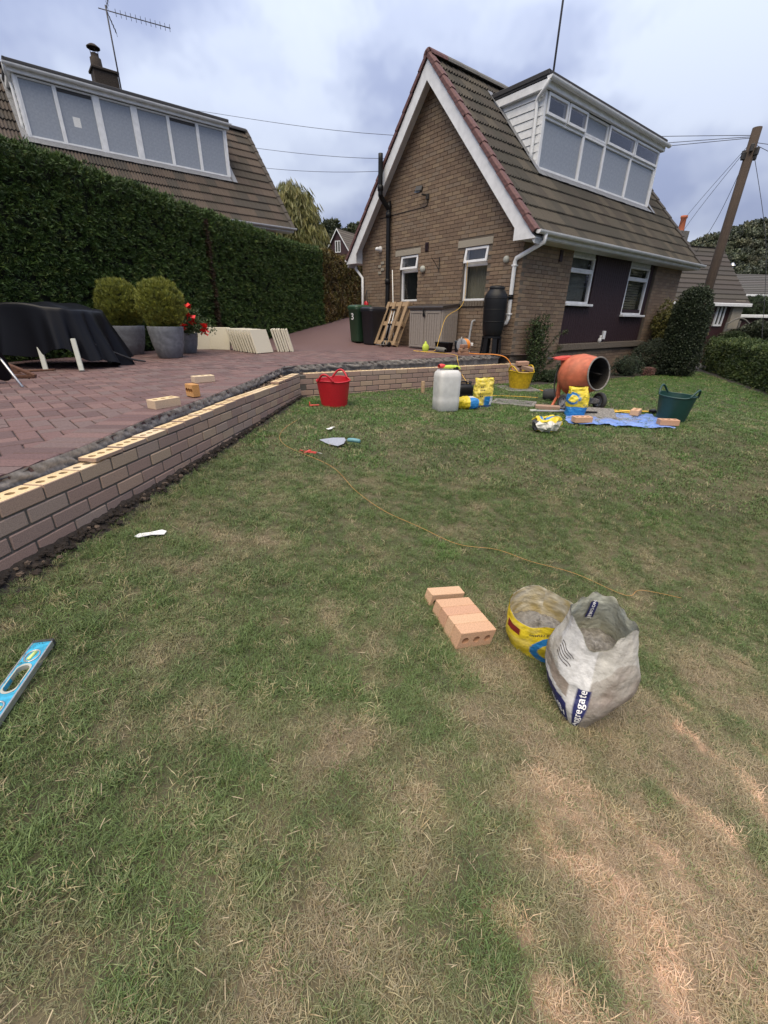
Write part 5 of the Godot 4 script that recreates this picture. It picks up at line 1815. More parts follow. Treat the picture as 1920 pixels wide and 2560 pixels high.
func make_far_houses() -> void:
	# maroon gable seen past the left end of the big gable
	var a = far_house("far house with dark red gable and white window behind the beech hedge", V3(-5.1, 7.0, -70), 1.1, 9.0, 4.6, 2.48, 5.76, M.far_maroon, Color(0.15, 0.125, 0.10), [[-2.75, 2.85, 0.9, 1.45]], true)
	# beyond the telegraph pole
	var b = far_house("far tiled house with dark boarding seen beside the telegraph pole", V3(13.2, 0.55, -23.6), 0.30, 6.2, 4.4, 2.1, 4.6, M.far_maroon, Color(0.072, 0.061, 0.052), [[4.5, 0.75, 0.6, 1.05], [3.0, 0.8, 0.5, 1.0]])
	var s := S(FLAT)
	box2(s, V3(5.5, -2.5, -0.2), V3(6.2, 2.0, 0.16), 0.01)
	obj("stone_pier", s, M.stone, b)
	s = S(FLAT)
	box2(s, V3(2.9, 3.4, -2.6), V3(3.5, 5.3, -2.0), 0.01)
	var c = obj("chimney", s, M.stone_grey, b)
	s = S(0)
	lathe(s, [Vector2(0.16, 5.3), Vector2(0.13, 5.85), Vector2(0.17, 5.9), Vector2(0.17, 6.0), Vector2(0.1, 6.0)], 10, xf(V3(3.2, 0, -2.3)))
	obj("chimney_pot", s, mat("terracotta", Color(0.40, 0.12, 0.06), 0.9), c)
	# slate roof further on
	var e = far_house("far house with long grey slate roof below the wooded hill", V3(29.5, 1.6, -44.0), 0.05, 12.0, 6.0, 2.3, 4.1, M.stone, Color(0.11, 0.105, 0.10), [[1.5, 0.6, 1.2, 1.1]])
	s = S(0)
	tube(s, [V3(3.2, 3.6, -2.0), V3(3.2, 4.75, -2.0)], 0.12, 8)
	lathe(s, [Vector2(0.28, 4.7), Vector2(0.1, 4.95), Vector2(0.0, 5.0)], 8, xf(V3(3.2, 0, -2.0)))
	obj("flue", s, M.steel, e)
	# flat-roofed garage
	var g = thing("maroon_garage", "dark red flat-roofed garage with white trim beyond the clipped hedge", "garage", V3(20.2, -0.4, -27.6), 0.0)
	s = S(FLAT)
	box2(s, V3(0, -0.6, -5), V3(7, 2.15, 0))
	obj("wall", s, M.far_maroon, g)
	s = S(FLAT)
	box2(s, V3(-0.2, 2.15, -5.2), V3(7.2, 2.32, 0.25), 0.02)
	obj("roof_edge", s, M.white, g)
	s = S(FLAT)
	for k in [[2.1, 0, 2.2, 1.75], [4.2, 0, 4.3, 1.75], [2.2, 1.65, 4.2, 1.75], [2.2, 0.55, 4.2, 0.62]]: box2(s, V3(k[0], k[1], 0), V3(k[2], k[3], 0.06))
	var w = obj("window", s, M.white, g)
	s = S(FLAT)
	box2(s, V3(2.15, 0, 0.004), V3(4.25, 1.7, 0.03))
	obj("pane", s, M.room, w)
	# fence panel with a curved top
	var fp = thing("fence_panel", "weathered grey wooden fence panel with curved top by the far house", "fence", V3(18.0, -0.35, -24.6), 0.2)
	for i in 9:
		s = S(FLAT)
		cbox(s, V3(1.5, 0.14, 0.02), 0.003, xf(V3(0.8, 0.2 + i * 0.16, 0), 0, 0.1))
		obj("slat", s, M.stone_grey, fp)
	for x in [0.0, 0.8, 1.6]:
		s = S(FLAT)
		cbox(s, V3(0.09, 1.9 if x != 0.8 else 2.05, 0.09), 0.01, xf(V3(x, 0.9, 0.04)))
		obj("post", s, M.stone_grey, fp)
	s = S(0)
	tube(s, curve([V3(0, 1.7, 0), V3(0.4, 1.95, 0), V3(0.8, 2.05, 0), V3(1.2, 1.95, 0), V3(1.6, 1.7, 0)], 4), 0.04, 6)
	obj("top_rail", s, M.stone_grey, fp)
	# telegraph pole and its wires
	var top = V3(12.13, 7.1, -18.0)
	var p = thing("telegraph_pole", "brown wooden telegraph pole standing behind the yew column", "pole", V3(12.05, -0.4, -18.0))
	s = S(0)
	tube(s, [V3(0, 0, 0), V3(0.03, 3.5, 0), V3(0.08, 7.75, 0)], [0.17, 0.155, 0.135], 12)
	obj("post", s, M.pole_wood, p)
	s = S(FLAT)
	for k in 6:
		var an = k * TAU / 6
		cbox(s, V3(0.16, 0.22, 0.1), 0.02, xf(V3(0.08 + 0.17 * cos(an), 7.0 + 0.09 * (k % 3), 0.17 * sin(an)), -an))
	obj("terminal_block", s, M.iron, p)
	var ends = [
		[V3(0.0, 8.55, -23.0), V3(-10.5, 11.6, -30.0)], [V3(0.0, 7.75, -23.0), V3(-9.4, 10.2, -30.0)], [V3(-0.6, 7.3, -23.0), V3(-8.2, 9.2, -30.0)],
		[V3(14.2, 6.2, -24.0), V3(16.4, 5.1, -30.0)], [V3(14.4, 6.0, -24.0), V3(16.8, 4.7, -30.0)], [V3(13.6, 5.4, -21.0), V3(14.6, 3.7, -24.0)],
		[V3(15.5, 6.9, -18.6), V3(19.0, 6.9, -19.0)], [V3(15.0, 6.3, -18.6), V3(18.0, 5.6, -19.0)], [V3(13.4, 4.0, -17.6), V3(14.1, 1.0, -17.2)],
	]
	var tell = ["upper overhead wire crossing the gap between the houses", "middle overhead wire crossing the gap between the houses", "lower overhead wire crossing the gap between the houses", "upper wire of the pair falling from the pole behind the roof", "lower wire of the pair falling from the pole behind the roof", "steep overhead wire falling from the pole to the far tiled house", "overhead wire leaving the pole level at the picture's edge", "overhead wire leaving the pole downwards at the picture's edge", "thin stay wire hanging down beside the telegraph pole"]
	for i in ends.size():
		var w2 = S(0)
		tube(w2, curve([top + V3(0, 0.05 - i * 0.03, 0), ends[i][0], ends[i][1]], 10), 0.009, 4, false)
		tag(obj("overhead_wire", w2, M.wire, self), tell[i], "wire", "overhead wires from the telegraph pole")

# ------------------------------------------------------------------ loose things
# a sheet of nu x nv cells from pos(u, v), coloured by col(u, v)
func sheet(s: SurfaceTool, pos: Callable, col: Callable, nu: int, nv: int) -> void:
	var P = []
	for i in nu + 1:
		var row = []
		for j in nv + 1: row.append([pos.call(float(i) / nu, float(j) / nv), col.call(float(i) / nu, float(j) / nv)])
		P.append(row)
	for i in nu:
		for j in nv:
			for k in [[0, 0], [0, 1], [1, 1], [0, 0], [1, 1], [1, 0]]:
				var e = P[i + k[0]][j + k[1]]
				s.set_color(e[1])
				s.add_vertex(e[0])

func white(_u, _v) -> Color:
	return Color.WHITE

# flat print bent onto a surface: at(x, y) gives the point for a place on the print
func wrapped_text(called: String, text: String, size: float, m: Material, parent: Node3D, at: Callable) -> void:
	var t := TextMesh.new()
	var f := SystemFont.new()
	f.font_names = PackedStringArray(["Droid Sans"])
	f.font_weight = 700
	t.font = f
	t.text = text
	t.font_size = 32
	t.pixel_size = size / 32.0
	t.depth = 0.0
	t.curve_step = 2.0
	var s := S(FLAT)
	for k in t.get_surface_count():
		var ar = t.surface_get_arrays(k)
		var vs: PackedVector3Array = ar[Mesh.ARRAY_VERTEX]
		var ix: PackedInt32Array = ar[Mesh.ARRAY_INDEX] if ar[Mesh.ARRAY_INDEX] != null else PackedInt32Array()
		if ix.size():
			for i in ix: s.add_vertex(at.call(vs[i].x, vs[i].y))
		else:
			for v in vs: s.add_vertex(at.call(v.x, v.y))
	obj(called, s, m, parent)

func se(c: float, n: float) -> float:
	return signf(c) * pow(absf(c), n)

# rounded-box rings: [y, half x, half z]
func loft(s: SurfaceTool, rings: Array, e := 0.45, seg := 32, bump := 0.0) -> void:
	for i in rings.size() - 1:
		for j in seg:
			var q = []
			for k in [[0, 0], [1, 0], [1, 1], [0, 1]]:
				var r = rings[i + k[0]]
				var a = TAU * (j + k[1]) / seg
				var off = 1.0 + bump * noise_b.get_noise_3d(cos(a) * 300.0, r[0] * 1500.0, sin(a) * 300.0)
				q.append(V3(se(cos(a), e) * r[1] * off + (r[3] if r.size() > 3 else 0.0), r[0], se(sin(a), e) * r[2] * off))
			quad(s, q[0], q[1], q[2], q[3])

func tub(called: String, label: String, at: Vector3, rt: float, rb: float, h: float, m: Material, dusty: Color, dust_k: float, turn := 0.0, lean := 0.0) -> Node3D:
	var n = thing(called, label, "tub", at, turn)
	n.rotation.z = lean
	var s := S(0)
	var lip = func(a): return h + 0.018 * pow(maxf(0.0, absf(cos(a)) - 0.72) / 0.28, 1.0)
	var col = func(u, v):
		var g = clampf(0.5 + 1.6 * noise_b.get_noise_2d(u * 900.0 + label.length() * 31.0, v * 500.0), 0, 1)
		return Color.WHITE.lerp(dusty, dust_k * g * g)
	var wob = func(a, v): return 1.0 + 0.03 * noise_b.get_noise_2d(cos(a) * 90.0 + label.length() * 7.0, sin(a) * 90.0 + v * 60.0) * v
	sheet(s, func(u, v): var a = TAU * u; var r = lerpf(rb, rt, v) * wob.call(a, v); return V3(cos(a) * r, v * lip.call(a), sin(a) * r), col, 40, 12)
	sheet(s, func(u, v): var a = TAU * u; var r = lerpf(rb, rt, 1.0 - v) * wob.call(a, 1.0 - v) - 0.007; return V3(cos(a) * r, 0.006 + (1.0 - v) * (lip.call(a) - 0.006), sin(a) * r), col, 40, 6)
	sheet(s, func(u, v): var a = TAU * u; var r = rb * (1.0 - v); return V3(cos(a) * r, 0.008, sin(a) * r), col, 24, 1)
	obj("body", s, m, n)
	s = S(0)
	var ring = []
	for i in 41:
		var a = TAU * i / 40.0
		var r = rt * wob.call(a, 1.0)
		ring.append(V3(cos(a) * r, lip.call(a), sin(a) * r))
	tube(s, ring, 0.009, 6, false)
	obj("rim", s, m, n)
	for sd in [0.0, PI]:
		s = S(0)
		var pts = []
		for i in 9:
			var f = i / 8.0
			var a = sd + lerpf(-0.52, 0.52, f)
			var r = rt * (1.0 + 0.03 * sin(PI * f))
			pts.append(V3(cos(a) * r, lip.call(a) + 0.085 * sin(PI * f) - 0.004, sin(a) * r))
		tube(s, curve(pts, 2), 0.0125, 8)
		obj("handle", s, m, n)
	return n

# a filled paper sack: width, height, depth; paint(x, y, front) colours it
func sack(called: String, label: String, at: Vector3, turn: float, w: float, h: float, d: float, paint: Callable, rough := 0.02, lie := 0.0, seedy := 0.0) -> Node3D:
	var n = thing(called, label, "cement bag", at, turn)
	var s := S(0)
	var pos = func(u, v):
		var a = TAU * u
		var fat = sqrt(clampf(1.0 - pow(maxf(0.0, (v - 0.55) / 0.45), 2.2) * 0.93, 0.02, 1.0)) * (0.88 + 0.12 * sstep(0.0, 0.12, v))
		var wide = 0.93 + 0.07 * sin(v * PI)
		var p = V3(se(cos(a), 0.55) * w / 2 * wide, v * h, se(sin(a), 0.75) * d / 2 * fat)
		var k = rough * (0.5 + v)
		return p + V3(1.4 * noise_b.get_noise_3d(p.x * 700 + seedy, p.y * 700, p.z * 700), 0.6 * noise_b.get_noise_3d(p.x * 900 + 70, p.y * 900 + seedy, p.z * 900), 1.8 * noise_b.get_noise_3d(p.x * 650, p.y * 650 + 40, p.z * 650 + seedy)) * k
	var col = func(u, v):
		var a = TAU * u
		return paint.call(se(cos(a), 0.55) * w / 2, v * h, sin(a) > 0.0)
	sheet(s, pos, col, 96, 60)
	sheet(s, func(u, v): var a = TAU * u; return V3(se(cos(a), 0.55) * w / 2 * 0.92 * (1.0 - v), 0.004, se(sin(a), 0.75) * d / 2 * 0.86 * (1.0 - v)), func(_u, _v): return paint.call(0.0, 0.01, true), 24, 1)
	var o = obj("paper_sack", s, M.bag, n)
	if lie != 0.0: n.rotation = V3(lie, turn, 0)
	return n

func brick_at(label: String, at: Vector3, turn: float, mesh: Mesh, group: String, pitch := 0.0, roll := 0.0) -> void:
	var o = obj("loose_brick", mesh, M.brick, self, xf(at, turn, pitch, roll))
	tag(o, label, "brick", group)

const YEL := Color(0.72, 0.56, 0.03)
const BLU := Color(0.02, 0.20, 0.52)
const PALE := Color(0.68, 0.66, 0.58)

func make_lawn_things() -> void:
	# --- tubs
	var rt = tub("flexible_tub", "red flexible tub with two handles standing by the bend in the garden wall", on_lawn(-0.66, -5.53), 0.212, 0.162, 0.315, M.tub_red, Color(1.5, 14.0, 9.0), 0.35, 1.2, 0.04)
	var hk := S(FLAT)
	cbox(hk, V3(0.12, 0.016, 0.03), 0.003, xf(V3(0, 0.012, 0)))
	cbox(hk, V3(0.012, 0.05, 0.03), 0.003, xf(V3(-0.06, 0.03, 0)))
	tag(obj("line_block", hk, M.signal_red, self, xf(on_lawn(-0.90, -5.42), 0.2)), "small red corner block lying at the foot of the red tub", "line block")
	var yt = tub("flexible_tub", "yellow flexible tub heaped with broken bricks", on_lawn(2.42, -7.92) + V3(0, 0.012, 0), 0.222, 0.168, 0.285, M.tub_yellow, Color(0.75, 0.85, 2.0), 0.5, 0.5)
	tub("flexible_tub", "dark green flexible tub standing at the corner of the blue sheet", on_lawn(3.62, -5.38), 0.205, 0.155, 0.31, M.tub_green, Color(2.2, 1.6, 1.5), 0.35, -1.0, -0.04)
	var half = plain_brick(Color(0.30, 0.20, 0.15), V3(0.11, 0.065, 0.1), 0.008)
	var whole = plain_brick(Color(0.33, 0.225, 0.165), BRICK, 0.006)
	var pink = plain_brick(Color(0.50, 0.30, 0.21), BRICK, 0.006)
	var y0 = lawn_y(2.42, -7.92) + 0.012
	var heap = [[0.02, 0.245, 0.06, whole, 0.5, 0.1, 0.2, "old brick lying in the yellow tub under the others"], [-0.09, 0.30, 0.04, half, 0.9, 0.1, -0.5, "old half brick leaning against the near rim of the yellow tub"], [-0.06, 0.34, -0.02, half, 0.3, 0.2, 0.05, "old half brick on the near side of the yellow tub's heap"], [0.09, 0.345, 0.03, whole, -0.35, 0.15, -0.25, "mortar-crusted old brick sloping down over the yellow tub"], [0.0, 0.425, 0.0, pink, 0.28, 0.05, 0.02, "pinkish brick on top of the heap in the yellow tub"], [-0.02, 0.26, -0.1, whole, 1.2, 0.0, 0.1, "old brick at the back of the yellow tub's heap"]]
	for b in heap: brick_at(b[7], V3(2.42 + b[0], y0 + b[1], -7.92 + b[2]), b[4], b[3], "broken bricks in the yellow tub", b[5], b[6])
	# --- cans
	var n = thing("white_jerrycan", "large white plastic water can with gloves on top", "jerrycan", on_lawn(0.77, -5.50), 0.32)
	var s := S(0)
	loft(s, [[0.0, 0.0, 0.0], [0.0, 0.13, 0.105], [0.018, 0.148, 0.122], [0.15, 0.152, 0.126], [0.18, 0.148, 0.123], [0.21, 0.152, 0.126], [0.42, 0.152, 0.126], [0.47, 0.144, 0.118], [0.50, 0.115, 0.09], [0.505, 0.0, 0.0]], 0.42, 40)
	obj("body", s, M.jerry_white, n)
	s = S(0)
	tube(s, curve([V3(-0.09, 0.49, 0), V3(-0.085, 0.525, 0), V3(0.02, 0.532, 0), V3(0.04, 0.49, 0)], 4), 0.016, 8)
	obj("handle", s, M.jerry_white, n)
	s = S(FLAT)
	lathe(s, [Vector2(0.034, 0.49), Vector2(0.034, 0.535), Vector2(0.03, 0.542), Vector2(0, 0.542)], 14, xf(V3(0.10, 0, 0.02)))
	obj("cap", s, M.black_plastic, n)
	var gl = thing("work_glove", "yellow-green work gloves with red cuff lying on the white can", "glove", n.position + V3(0.01, 0.512, 0), 0.3)
	s = S(0)
	loft(s, [[-0.13, 0.012, 0.035], [-0.09, 0.018, 0.045], [0.0, 0.022, 0.05], [0.05, 0.016, 0.04], [0.06, 0.0, 0.0]], 0.8, 16, 0.25)
	var palm = obj("palm", s, M.hi_vis, gl, Transform3D(Basis(V3(0, 0, 1), -PI / 2), V3(0.02, 0.025, 0)))
	for i in 4:
		s = S(0)
		tube(s, curve([V3(0.06, 0.022, -0.035 + i * 0.023), V3(0.10, 0.03, -0.04 + i * 0.026), V3(0.135, 0.012 - i * 0.004, -0.045 + i * 0.03)], 3), 0.0105, 7)
		obj("finger", s, M.hi_vis, gl)
	s = S(0)
	loft(s, [[-0.035, 0.02, 0.04], [0.0, 0.028, 0.046], [0.035, 0.02, 0.04]], 0.8, 14, 0.2)
	obj("cuff", s, M.signal_red, gl, Transform3D(Basis(V3(0, 0, 1), -PI / 2), V3(-0.10, 0.035, 0)))
	n = thing("black_jerrycan", "black plastic fuel can behind the white water can", "jerrycan", on_lawn(1.12, -6.20), 0.2)
	s = S(0)
	loft(s, [[0.0, 0.0, 0.0], [0.0, 0.10, 0.07], [0.015, 0.115, 0.082], [0.06, 0.117, 0.083], [0.07, 0.110, 0.078], [0.08, 0.117, 0.083], [0.11, 0.117, 0.083], [0.12, 0.110, 0.078], [0.13, 0.117, 0.083], [0.20, 0.117, 0.083], [0.235, 0.10, 0.07], [0.245, 0.07, 0.05], [0.247, 0, 0]], 0.4, 32)
	obj("body", s, M.black_plastic, n)
	s = S(0)
	tube(s, curve([V3(-0.07, 0.235, 0), V3(-0.06, 0.275, 0), V3(0.02, 0.278, 0), V3(0.035, 0.24, 0)], 4), 0.012, 8)
	obj("handle", s, M.black_plastic, n)
	s = S(0)
	lathe(s, [Vector2(0.022, 0.235), Vector2(0.022, 0.285), Vector2(0, 0.285)], 10, xf(V3(0.08, 0, 0)))
	obj("cap", s, M.black_plastic, n)
	# --- sacks
	var ring = func(x, y, cx, cy, r0, r1): var d = Vector2(x - cx, y - cy).length(); return d > r0 and d < r1
	var standing = sack("cement_bag", "yellow and blue cement bag standing upright before the garden wall", on_lawn(1.32, -5.86), 0.25, 0.27, 0.385, 0.14, func(x, y, f):
		if y < 0.035: return Color(0.05, 0.10, 0.28)
		if x > 0.0 and y < 0.15: return Color(0.66, 0.68, 0.70) if x > 0.075 else BLU
		return YEL.lerp(PALE, clampf((y - 0.25) * 3.0 * noise_b.get_noise_2d(x * 3000, y * 3000) + 0.12, 0, 0.6)), 0.016, 0.0, 40.0)
	for r in 4:
		for c in [2, 3, 3, 2][r]:
			var g := S(FLAT)
			cbox(g, V3(0.014, 0.017, 0.003), 0.0, xf(V3(-0.075 + c * 0.026, 0.275 - r * 0.04, 0.078), 0.1))
			obj("printed_mark", g, M.ink_dark, standing)
	sack("cement_bag", "yellow and blue cement bag lying flat beside the white can", on_lawn(1.20, -5.70) + V3(0, 0.075, 0), -1.35, 0.22, 0.34, 0.15, func(x, y, f):
		if y < 0.12: return BLU if absf(x) > 0.05 else PALE
		return YEL, 0.014, PI / 2 * 0.96, 90.0)
	sack("cement_bag", "yellow and blue cement bag leaning in front of the mixer wheels", on_lawn(2.43, -5.46), -0.12, 0.25, 0.37, 0.15, func(x, y, f):
		if y < 0.13: return BLU
		if ring.call(x, y, -0.07, 0.235, 0.048, 0.074): return BLU
		if y > 0.13 and y < 0.135: return PALE
		if ring.call(x, y, 0.075, 0.155, 0.012, 0.017): return Color(0.05, 0.08, 0.2)
		return YEL.lerp(Color(0.5, 0.42, 0.1), clampf(noise_b.get_noise_2d(x * 2600, y * 2600), 0, 0.4)), 0.016, 0.0, 10.0)
	# crumpled empty one
	n = thing("crumpled_bag", "crumpled empty yellow cement bag lying on the grass", "cement bag", on_lawn(1.80, -4.70), 0.1)
	s = S(0)
	sheet(s, func(u, v):
		var a = TAU * u
		var r = sin(v * PI * 0.93)
		var p = V3(cos(a) * 0.16 * r, 0.075 - 0.085 * cos(v * PI * 0.93) * 1.0, sin(a) * 0.11 * r)
		var k = 0.05
		p += V3(noise_b.get_noise_3d(p.x * 800, p.y * 800, p.z * 800 + 9), noise_b.get_noise_3d(p.x * 700 + 30, p.y * 800, p.z * 800), noise_b.get_noise_3d(p.x * 800, p.y * 700 + 60, p.z * 800)) * k
		return V3(p.x, maxf(p.y + 0.01, 0.004), p.z),
		func(u, v):
			var a = TAU * u
			var x = cos(a) * 0.16 * sin(v * PI)
			var z = sin(a) * 0.11 * sin(v * PI)
			if Vector2(x - 0.02, z + 0.035).length() < 0.075 and Vector2(x - 0.02, z + 0.035).length() > 0.047 and v > 0.4: return BLU
			if z > 0.05 and v < 0.75: return Color(0.72, 0.70, 0.62)
			if x < -0.12: return Color(0.06, 0.06, 0.07)
			return YEL, 72, 40)
	obj("paper_sack", s, M.bag, n)
	# --- peg, manholes, roll
	n = thing("timber_peg", "short round timber peg driven in by the garden wall", "peg", on_lawn(0.585, -6.84))
	s = S(0)
	lathe(s, [Vector2(0.032, -0.05), Vector2(0.031, 0.17), Vector2(0.026, 0.178), Vector2(0, 0.18)], 10)
	obj("post", s, M.timber, n)
	for e in [[V3(2.37, 0, -7.86), 0.16, V3(0.60, 0.02, 0.62), "square concrete drain cover under the yellow tub"], [V3(1.87, 0, -6.25), -0.42, V3(0.60, 0.02, 0.40), "worn concrete drain cover set in the lawn near the cement bags"]]:
		n = thing("drain_cover", e[3], "drain cover", on_lawn(e[0].x, e[0].z) + V3(0, -0.002, 0), e[1])
		s = S(FLAT)
		var w = e[2]
		for k in [[-w.x / 2, -w.z / 2, w.x / 2, -w.z / 2 + 0.05], [-w.x / 2, w.z / 2 - 0.05, w.x / 2, w.z / 2], [-w.x / 2, -w.z / 2 + 0.05, -w.x / 2 + 0.05, w.z / 2 - 0.05], [w.x / 2 - 0.05, -w.z / 2 + 0.05, w.x / 2, w.z / 2 - 0.05]]:
			box2(s, V3(k[0], -0.02, k[1]), V3(k[2], 0.025, k[3]), 0.004)
		obj("frame", s, M.cement_grey, n)
		s = S(FLAT)
		box2(s, V3(-w.x / 2 + 0.056, -0.02, -w.z / 2 + 0.056), V3(w.x / 2 - 0.056, 0.021, w.z / 2 - 0.056), 0.004)
		obj("lid", s, M.stone_grey, n)
		for k in [-1, 1]:
			s = S(FLAT)
			cbox(s, V3(0.06, 0.006, 0.022), 0.0, xf(V3(k * (w.x / 2 - 0.11), 0.0212, 0)))
			obj("lifting_slot", s, M.iron, n)
	n = thing("membrane_roll", "black roll of damp-proof membrane standing on the lawn", "roll", on_lawn(2.57, -6.74), 0.3)
	n.rotation.z = 0.08
	s = S(0)
	lathe(s, [Vector2(0.05, 0.0), Vector2(0.112, 0.0)], 24)
	lathe(s, [Vector2(0.112, 0.0), Vector2(0.112, 0.155)], 24)
	lathe(s, [Vector2(0.112, 0.155), Vector2(0.05, 0.157)], 24)
	lathe(s, [Vector2(0.05, 0.157), Vector2(0.05, 0.0)], 24)
	obj("rolled_sheet", s, M.rubber, n)
	# --- blue sheet with spilt mortar
	var c = [V3(2.18, 0, -4.97), V3(3.43, 0, -4.92), V3(3.50, 0, -5.62), V3(2.36, 0, -5.76)]
	s = S(0)
	sheet(s, func(u, v):
		var p = (c[0].lerp(c[1], u)).lerp(c[3].lerp(c[2], u), v)
		p.x += 0.06 * noise_b.get_noise_2d(u * 160, v * 160)
		p.z += 0.08 * noise_b.get_noise_2d(u * 150 + 90, v * 150)
		return V3(p.x, lawn_y(p.x, p.z) + 0.026 + 0.018 * noise_b.get_noise_2d(p.x * 350, p.z * 350) + 0.012 * noise_b.get_noise_2d(p.x * 700 + p.z * 500, p.z * 200), p.z),
		func(u, v):
			var k = clampf(1.5 - Vector2((u - 0.42) * 2.5, (v - 0.62) * 2.6).length() * 1.5 + 1.6 * noise_b.get_noise_2d(u * 900, v * 700), 0, 1)
			return Color(0.13, 0.24, 0.60).lerp(Color(0.22, 0.33, 0.66), clampf(0.5 + noise_b.get_noise_2d(u * 500, v * 500), 0, 1)).lerp(Color(0.24, 0.22, 0.20), k * 0.8), 90, 56)
	tag(obj("blue_sheet", s, M.tarp_blue, self), "crumpled blue plastic sheet stained with mortar under the mixer", "plastic sheet")
	var salmon = []
	for q in SALMON: salmon.append(holed_brick(q, q))
	brick_at("brick holding down the near corner of the blue sheet by the cement bag", on_lawn(2.34, -5.03) + V3(0, 0.062, 0), 0.1, salmon[0], "bricks weighing down the blue sheet")
	brick_at("brick holding down the back edge of the blue sheet", on_lawn(3.29, -5.60) + V3(0, 0.062, 0), 0.9, salmon[1], "bricks weighing down the blue sheet")
	brick_at("brick holding down the sheet's corner by the green tub", on_lawn(3.37, -5.03) + V3(0, 0.062, 0), -0.12, salmon[2], "bricks weighing down the blue sheet")
	n = thing("mixing_board", "mortar-caked board propped at the mixer's foot", "board", on_lawn(2.76, -5.52) + V3(0, 0.05, 0), -0.3)
	n.rotation.x = 0.18
	s = S(FLAT)
	cbox(s, V3(0.40, 0.016, 0.34), 0.003)
	obj("panel", s, M.cement_grey, n)
	# --- shovel lying left of the mixer
	n = thing("shovel", "grey shovel lying on the grass beside the mixer's wheel", "shovel", on_lawn(2.24, -5.62) + V3(0, 0.02, 0), -0.1)
	s = S(0)
	tube(s, [V3(-0.25, 0.01, 0.02), V3(0.25, 0.012, 0.0)], 0.014, 8)
	obj("shaft", s, M.reel_grey, n)
	s = S(0)
	tube(s, [V3(-0.33, 0.01, 0.03), V3(-0.25, 0.01, 0.02)], 0.02, 8)
	obj("grip", s, M.pale_plastic, n)
	s = S(0)
	sheet(s, func(u, v): return V3(0.25 + u * 0.26, 0.012 + 0.03 * (2 * v - 1) * (2 * v - 1), (v - 0.5) * 0.2), white, 6, 6)
	obj("blade", s, M.steel, n)
	# --- trowel, line pins, scraps
	n = thing("brick_trowel", "brick trowel with pale blue handle lying on the lawn", "trowel", on_lawn(-0.46, -3.90) + V3(0, 0.022, 0), -0.30)
	s = S(FLAT)
	prism(s, [Vector2(-0.18, 0.0), Vector2(-0.06, 0.065), Vector2(0.05, 0.085), Vector2(0.085, 0.03), Vector2(0.085, -0.03), Vector2(0.05, -0.085), Vector2(-0.06, -0.065)], -0.001, 0.001, Transform3D(Basis(V3(1, 0, 0), -PI / 2 + 0.22), V3(0, 0.012, 0)))
	obj("blade", s, M.alu, n)
	s = S(0)
	tube(s, curve([V3(0.08, 0.0, 0), V3(0.10, 0.03, 0), V3(0.12, 0.038, 0)], 3), 0.006, 6)
	obj("tang", s, M.steel, n)
	s = S(0)
	tube(s, [V3(0.115, 0.038, 0), V3(0.125, 0.038, 0), V3(0.17, 0.04, 0), V3(0.235, 0.036, 0), V3(0.24, 0.036, 0)], [0.013, 0.018, 0.02, 0.018, 0.012], 10)
	obj("handle", s, M.teal, n)
	n = thing("line_winder", "red plastic bricklayer's line winder lying on the lawn", "line winder", on_lawn(-0.68, -3.60) + V3(0, 0.015, 0), -0.42)
	s = S(FLAT)
	for z in [-0.014, 0.014]: bar(s, V3(0.0, 0.006, z), V3(0.085, 0.006, z), 0.007, 0.007, 0.001)
	bar(s, V3(0.085, 0.006, -0.0175), V3(0.085, 0.006, 0.0175), 0.007, 0.007, 0.001)
	bar(s, V3(-0.004, 0.006, -0.045), V3(-0.004, 0.006, 0.045), 0.022, 0.009, 0.002)
	bar(s, V3(-0.09, 0.006, 0.0), V3(-0.012, 0.006, 0.0), 0.009, 0.008, 0.001)
	obj("winder_frame", s, M.signal_red, n)
	s = S(0)
	tube(s, [V3(0.085, 0.01, 0.0), V3(0.12, 0.012, 0.006), V3(0.15, 0.006, 0.004)], 0.003, 5)
	obj("pin", s, M.steel, n)
	for e in [[V3(-0.555, 0, -4.33), 1.2, [Vector2(-0.10, -0.016), Vector2(-0.015, -0.016), Vector2(0.0, -0.002), Vector2(0.085, 0.0), Vector2(0.1, 0.03), Vector2(0.01, 0.026), Vector2(-0.02, 0.014), Vector2(-0.095, 0.016)], "bent strip of white plastic lying beyond the trowel"], [V3(-1.235, 0, -1.97), 0.62, [Vector2(-0.075, -0.006), Vector2(-0.06, -0.022), Vector2(0.0, -0.014), Vector2(0.06, -0.028), Vector2(0.078, 0.0), Vector2(0.06, 0.02), Vector2(0.0, 0.012), Vector2(-0.05, 0.014)], "torn white scrap lying on the grass near the wall"]]:
		s = S(FLAT)
		prism(s, e[2], 0.0, 0.003, Transform3D(Basis(V3(1, 0, 0), -PI / 2 + 0.15) * Basis(V3(0, 1, 0), 0.12), V3(0, 0.02, 0)))
		tag(obj("white_scrap", s, M.plain_white, self, xf(on_lawn(e[0].x, e[0].z), e[1])), e[3], "scrap")
	# --- spirit level, its near end running out of the picture
	var a0 = on_lawn(-1.205, -1.155) + V3(0, 0.02, 0)
	var a1 = on_lawn(-1.12, -0.73) + V3(0, 0.02, 0)
	var dir = (a1 - a0).normalized()
	n = thing("spirit_level", "bright blue spirit level lying on the grass", "spirit level", a0)
	var side = dir.cross(Vector3.UP).normalized()
	n.transform = Transform3D(Basis(dir, side.cross(dir).normalized(), side), a0)
	s = S(FLAT)
	var lv := 1.1
	# web with a hand hole: built round the opening
	for sd in [-1.0, 1.0]: box2(s, V3(0, -0.011, sd * 0.033), V3(lv, 0.011, sd * 0.028), 0.001)
	obj("rail", s, M.alu, n)
	s = S(FLAT)
	var col = func(x): s.set_color(Color(1, 1, 1) if int(x * 23.0) % 3 else Color(1.15, 1.05, 1.0))
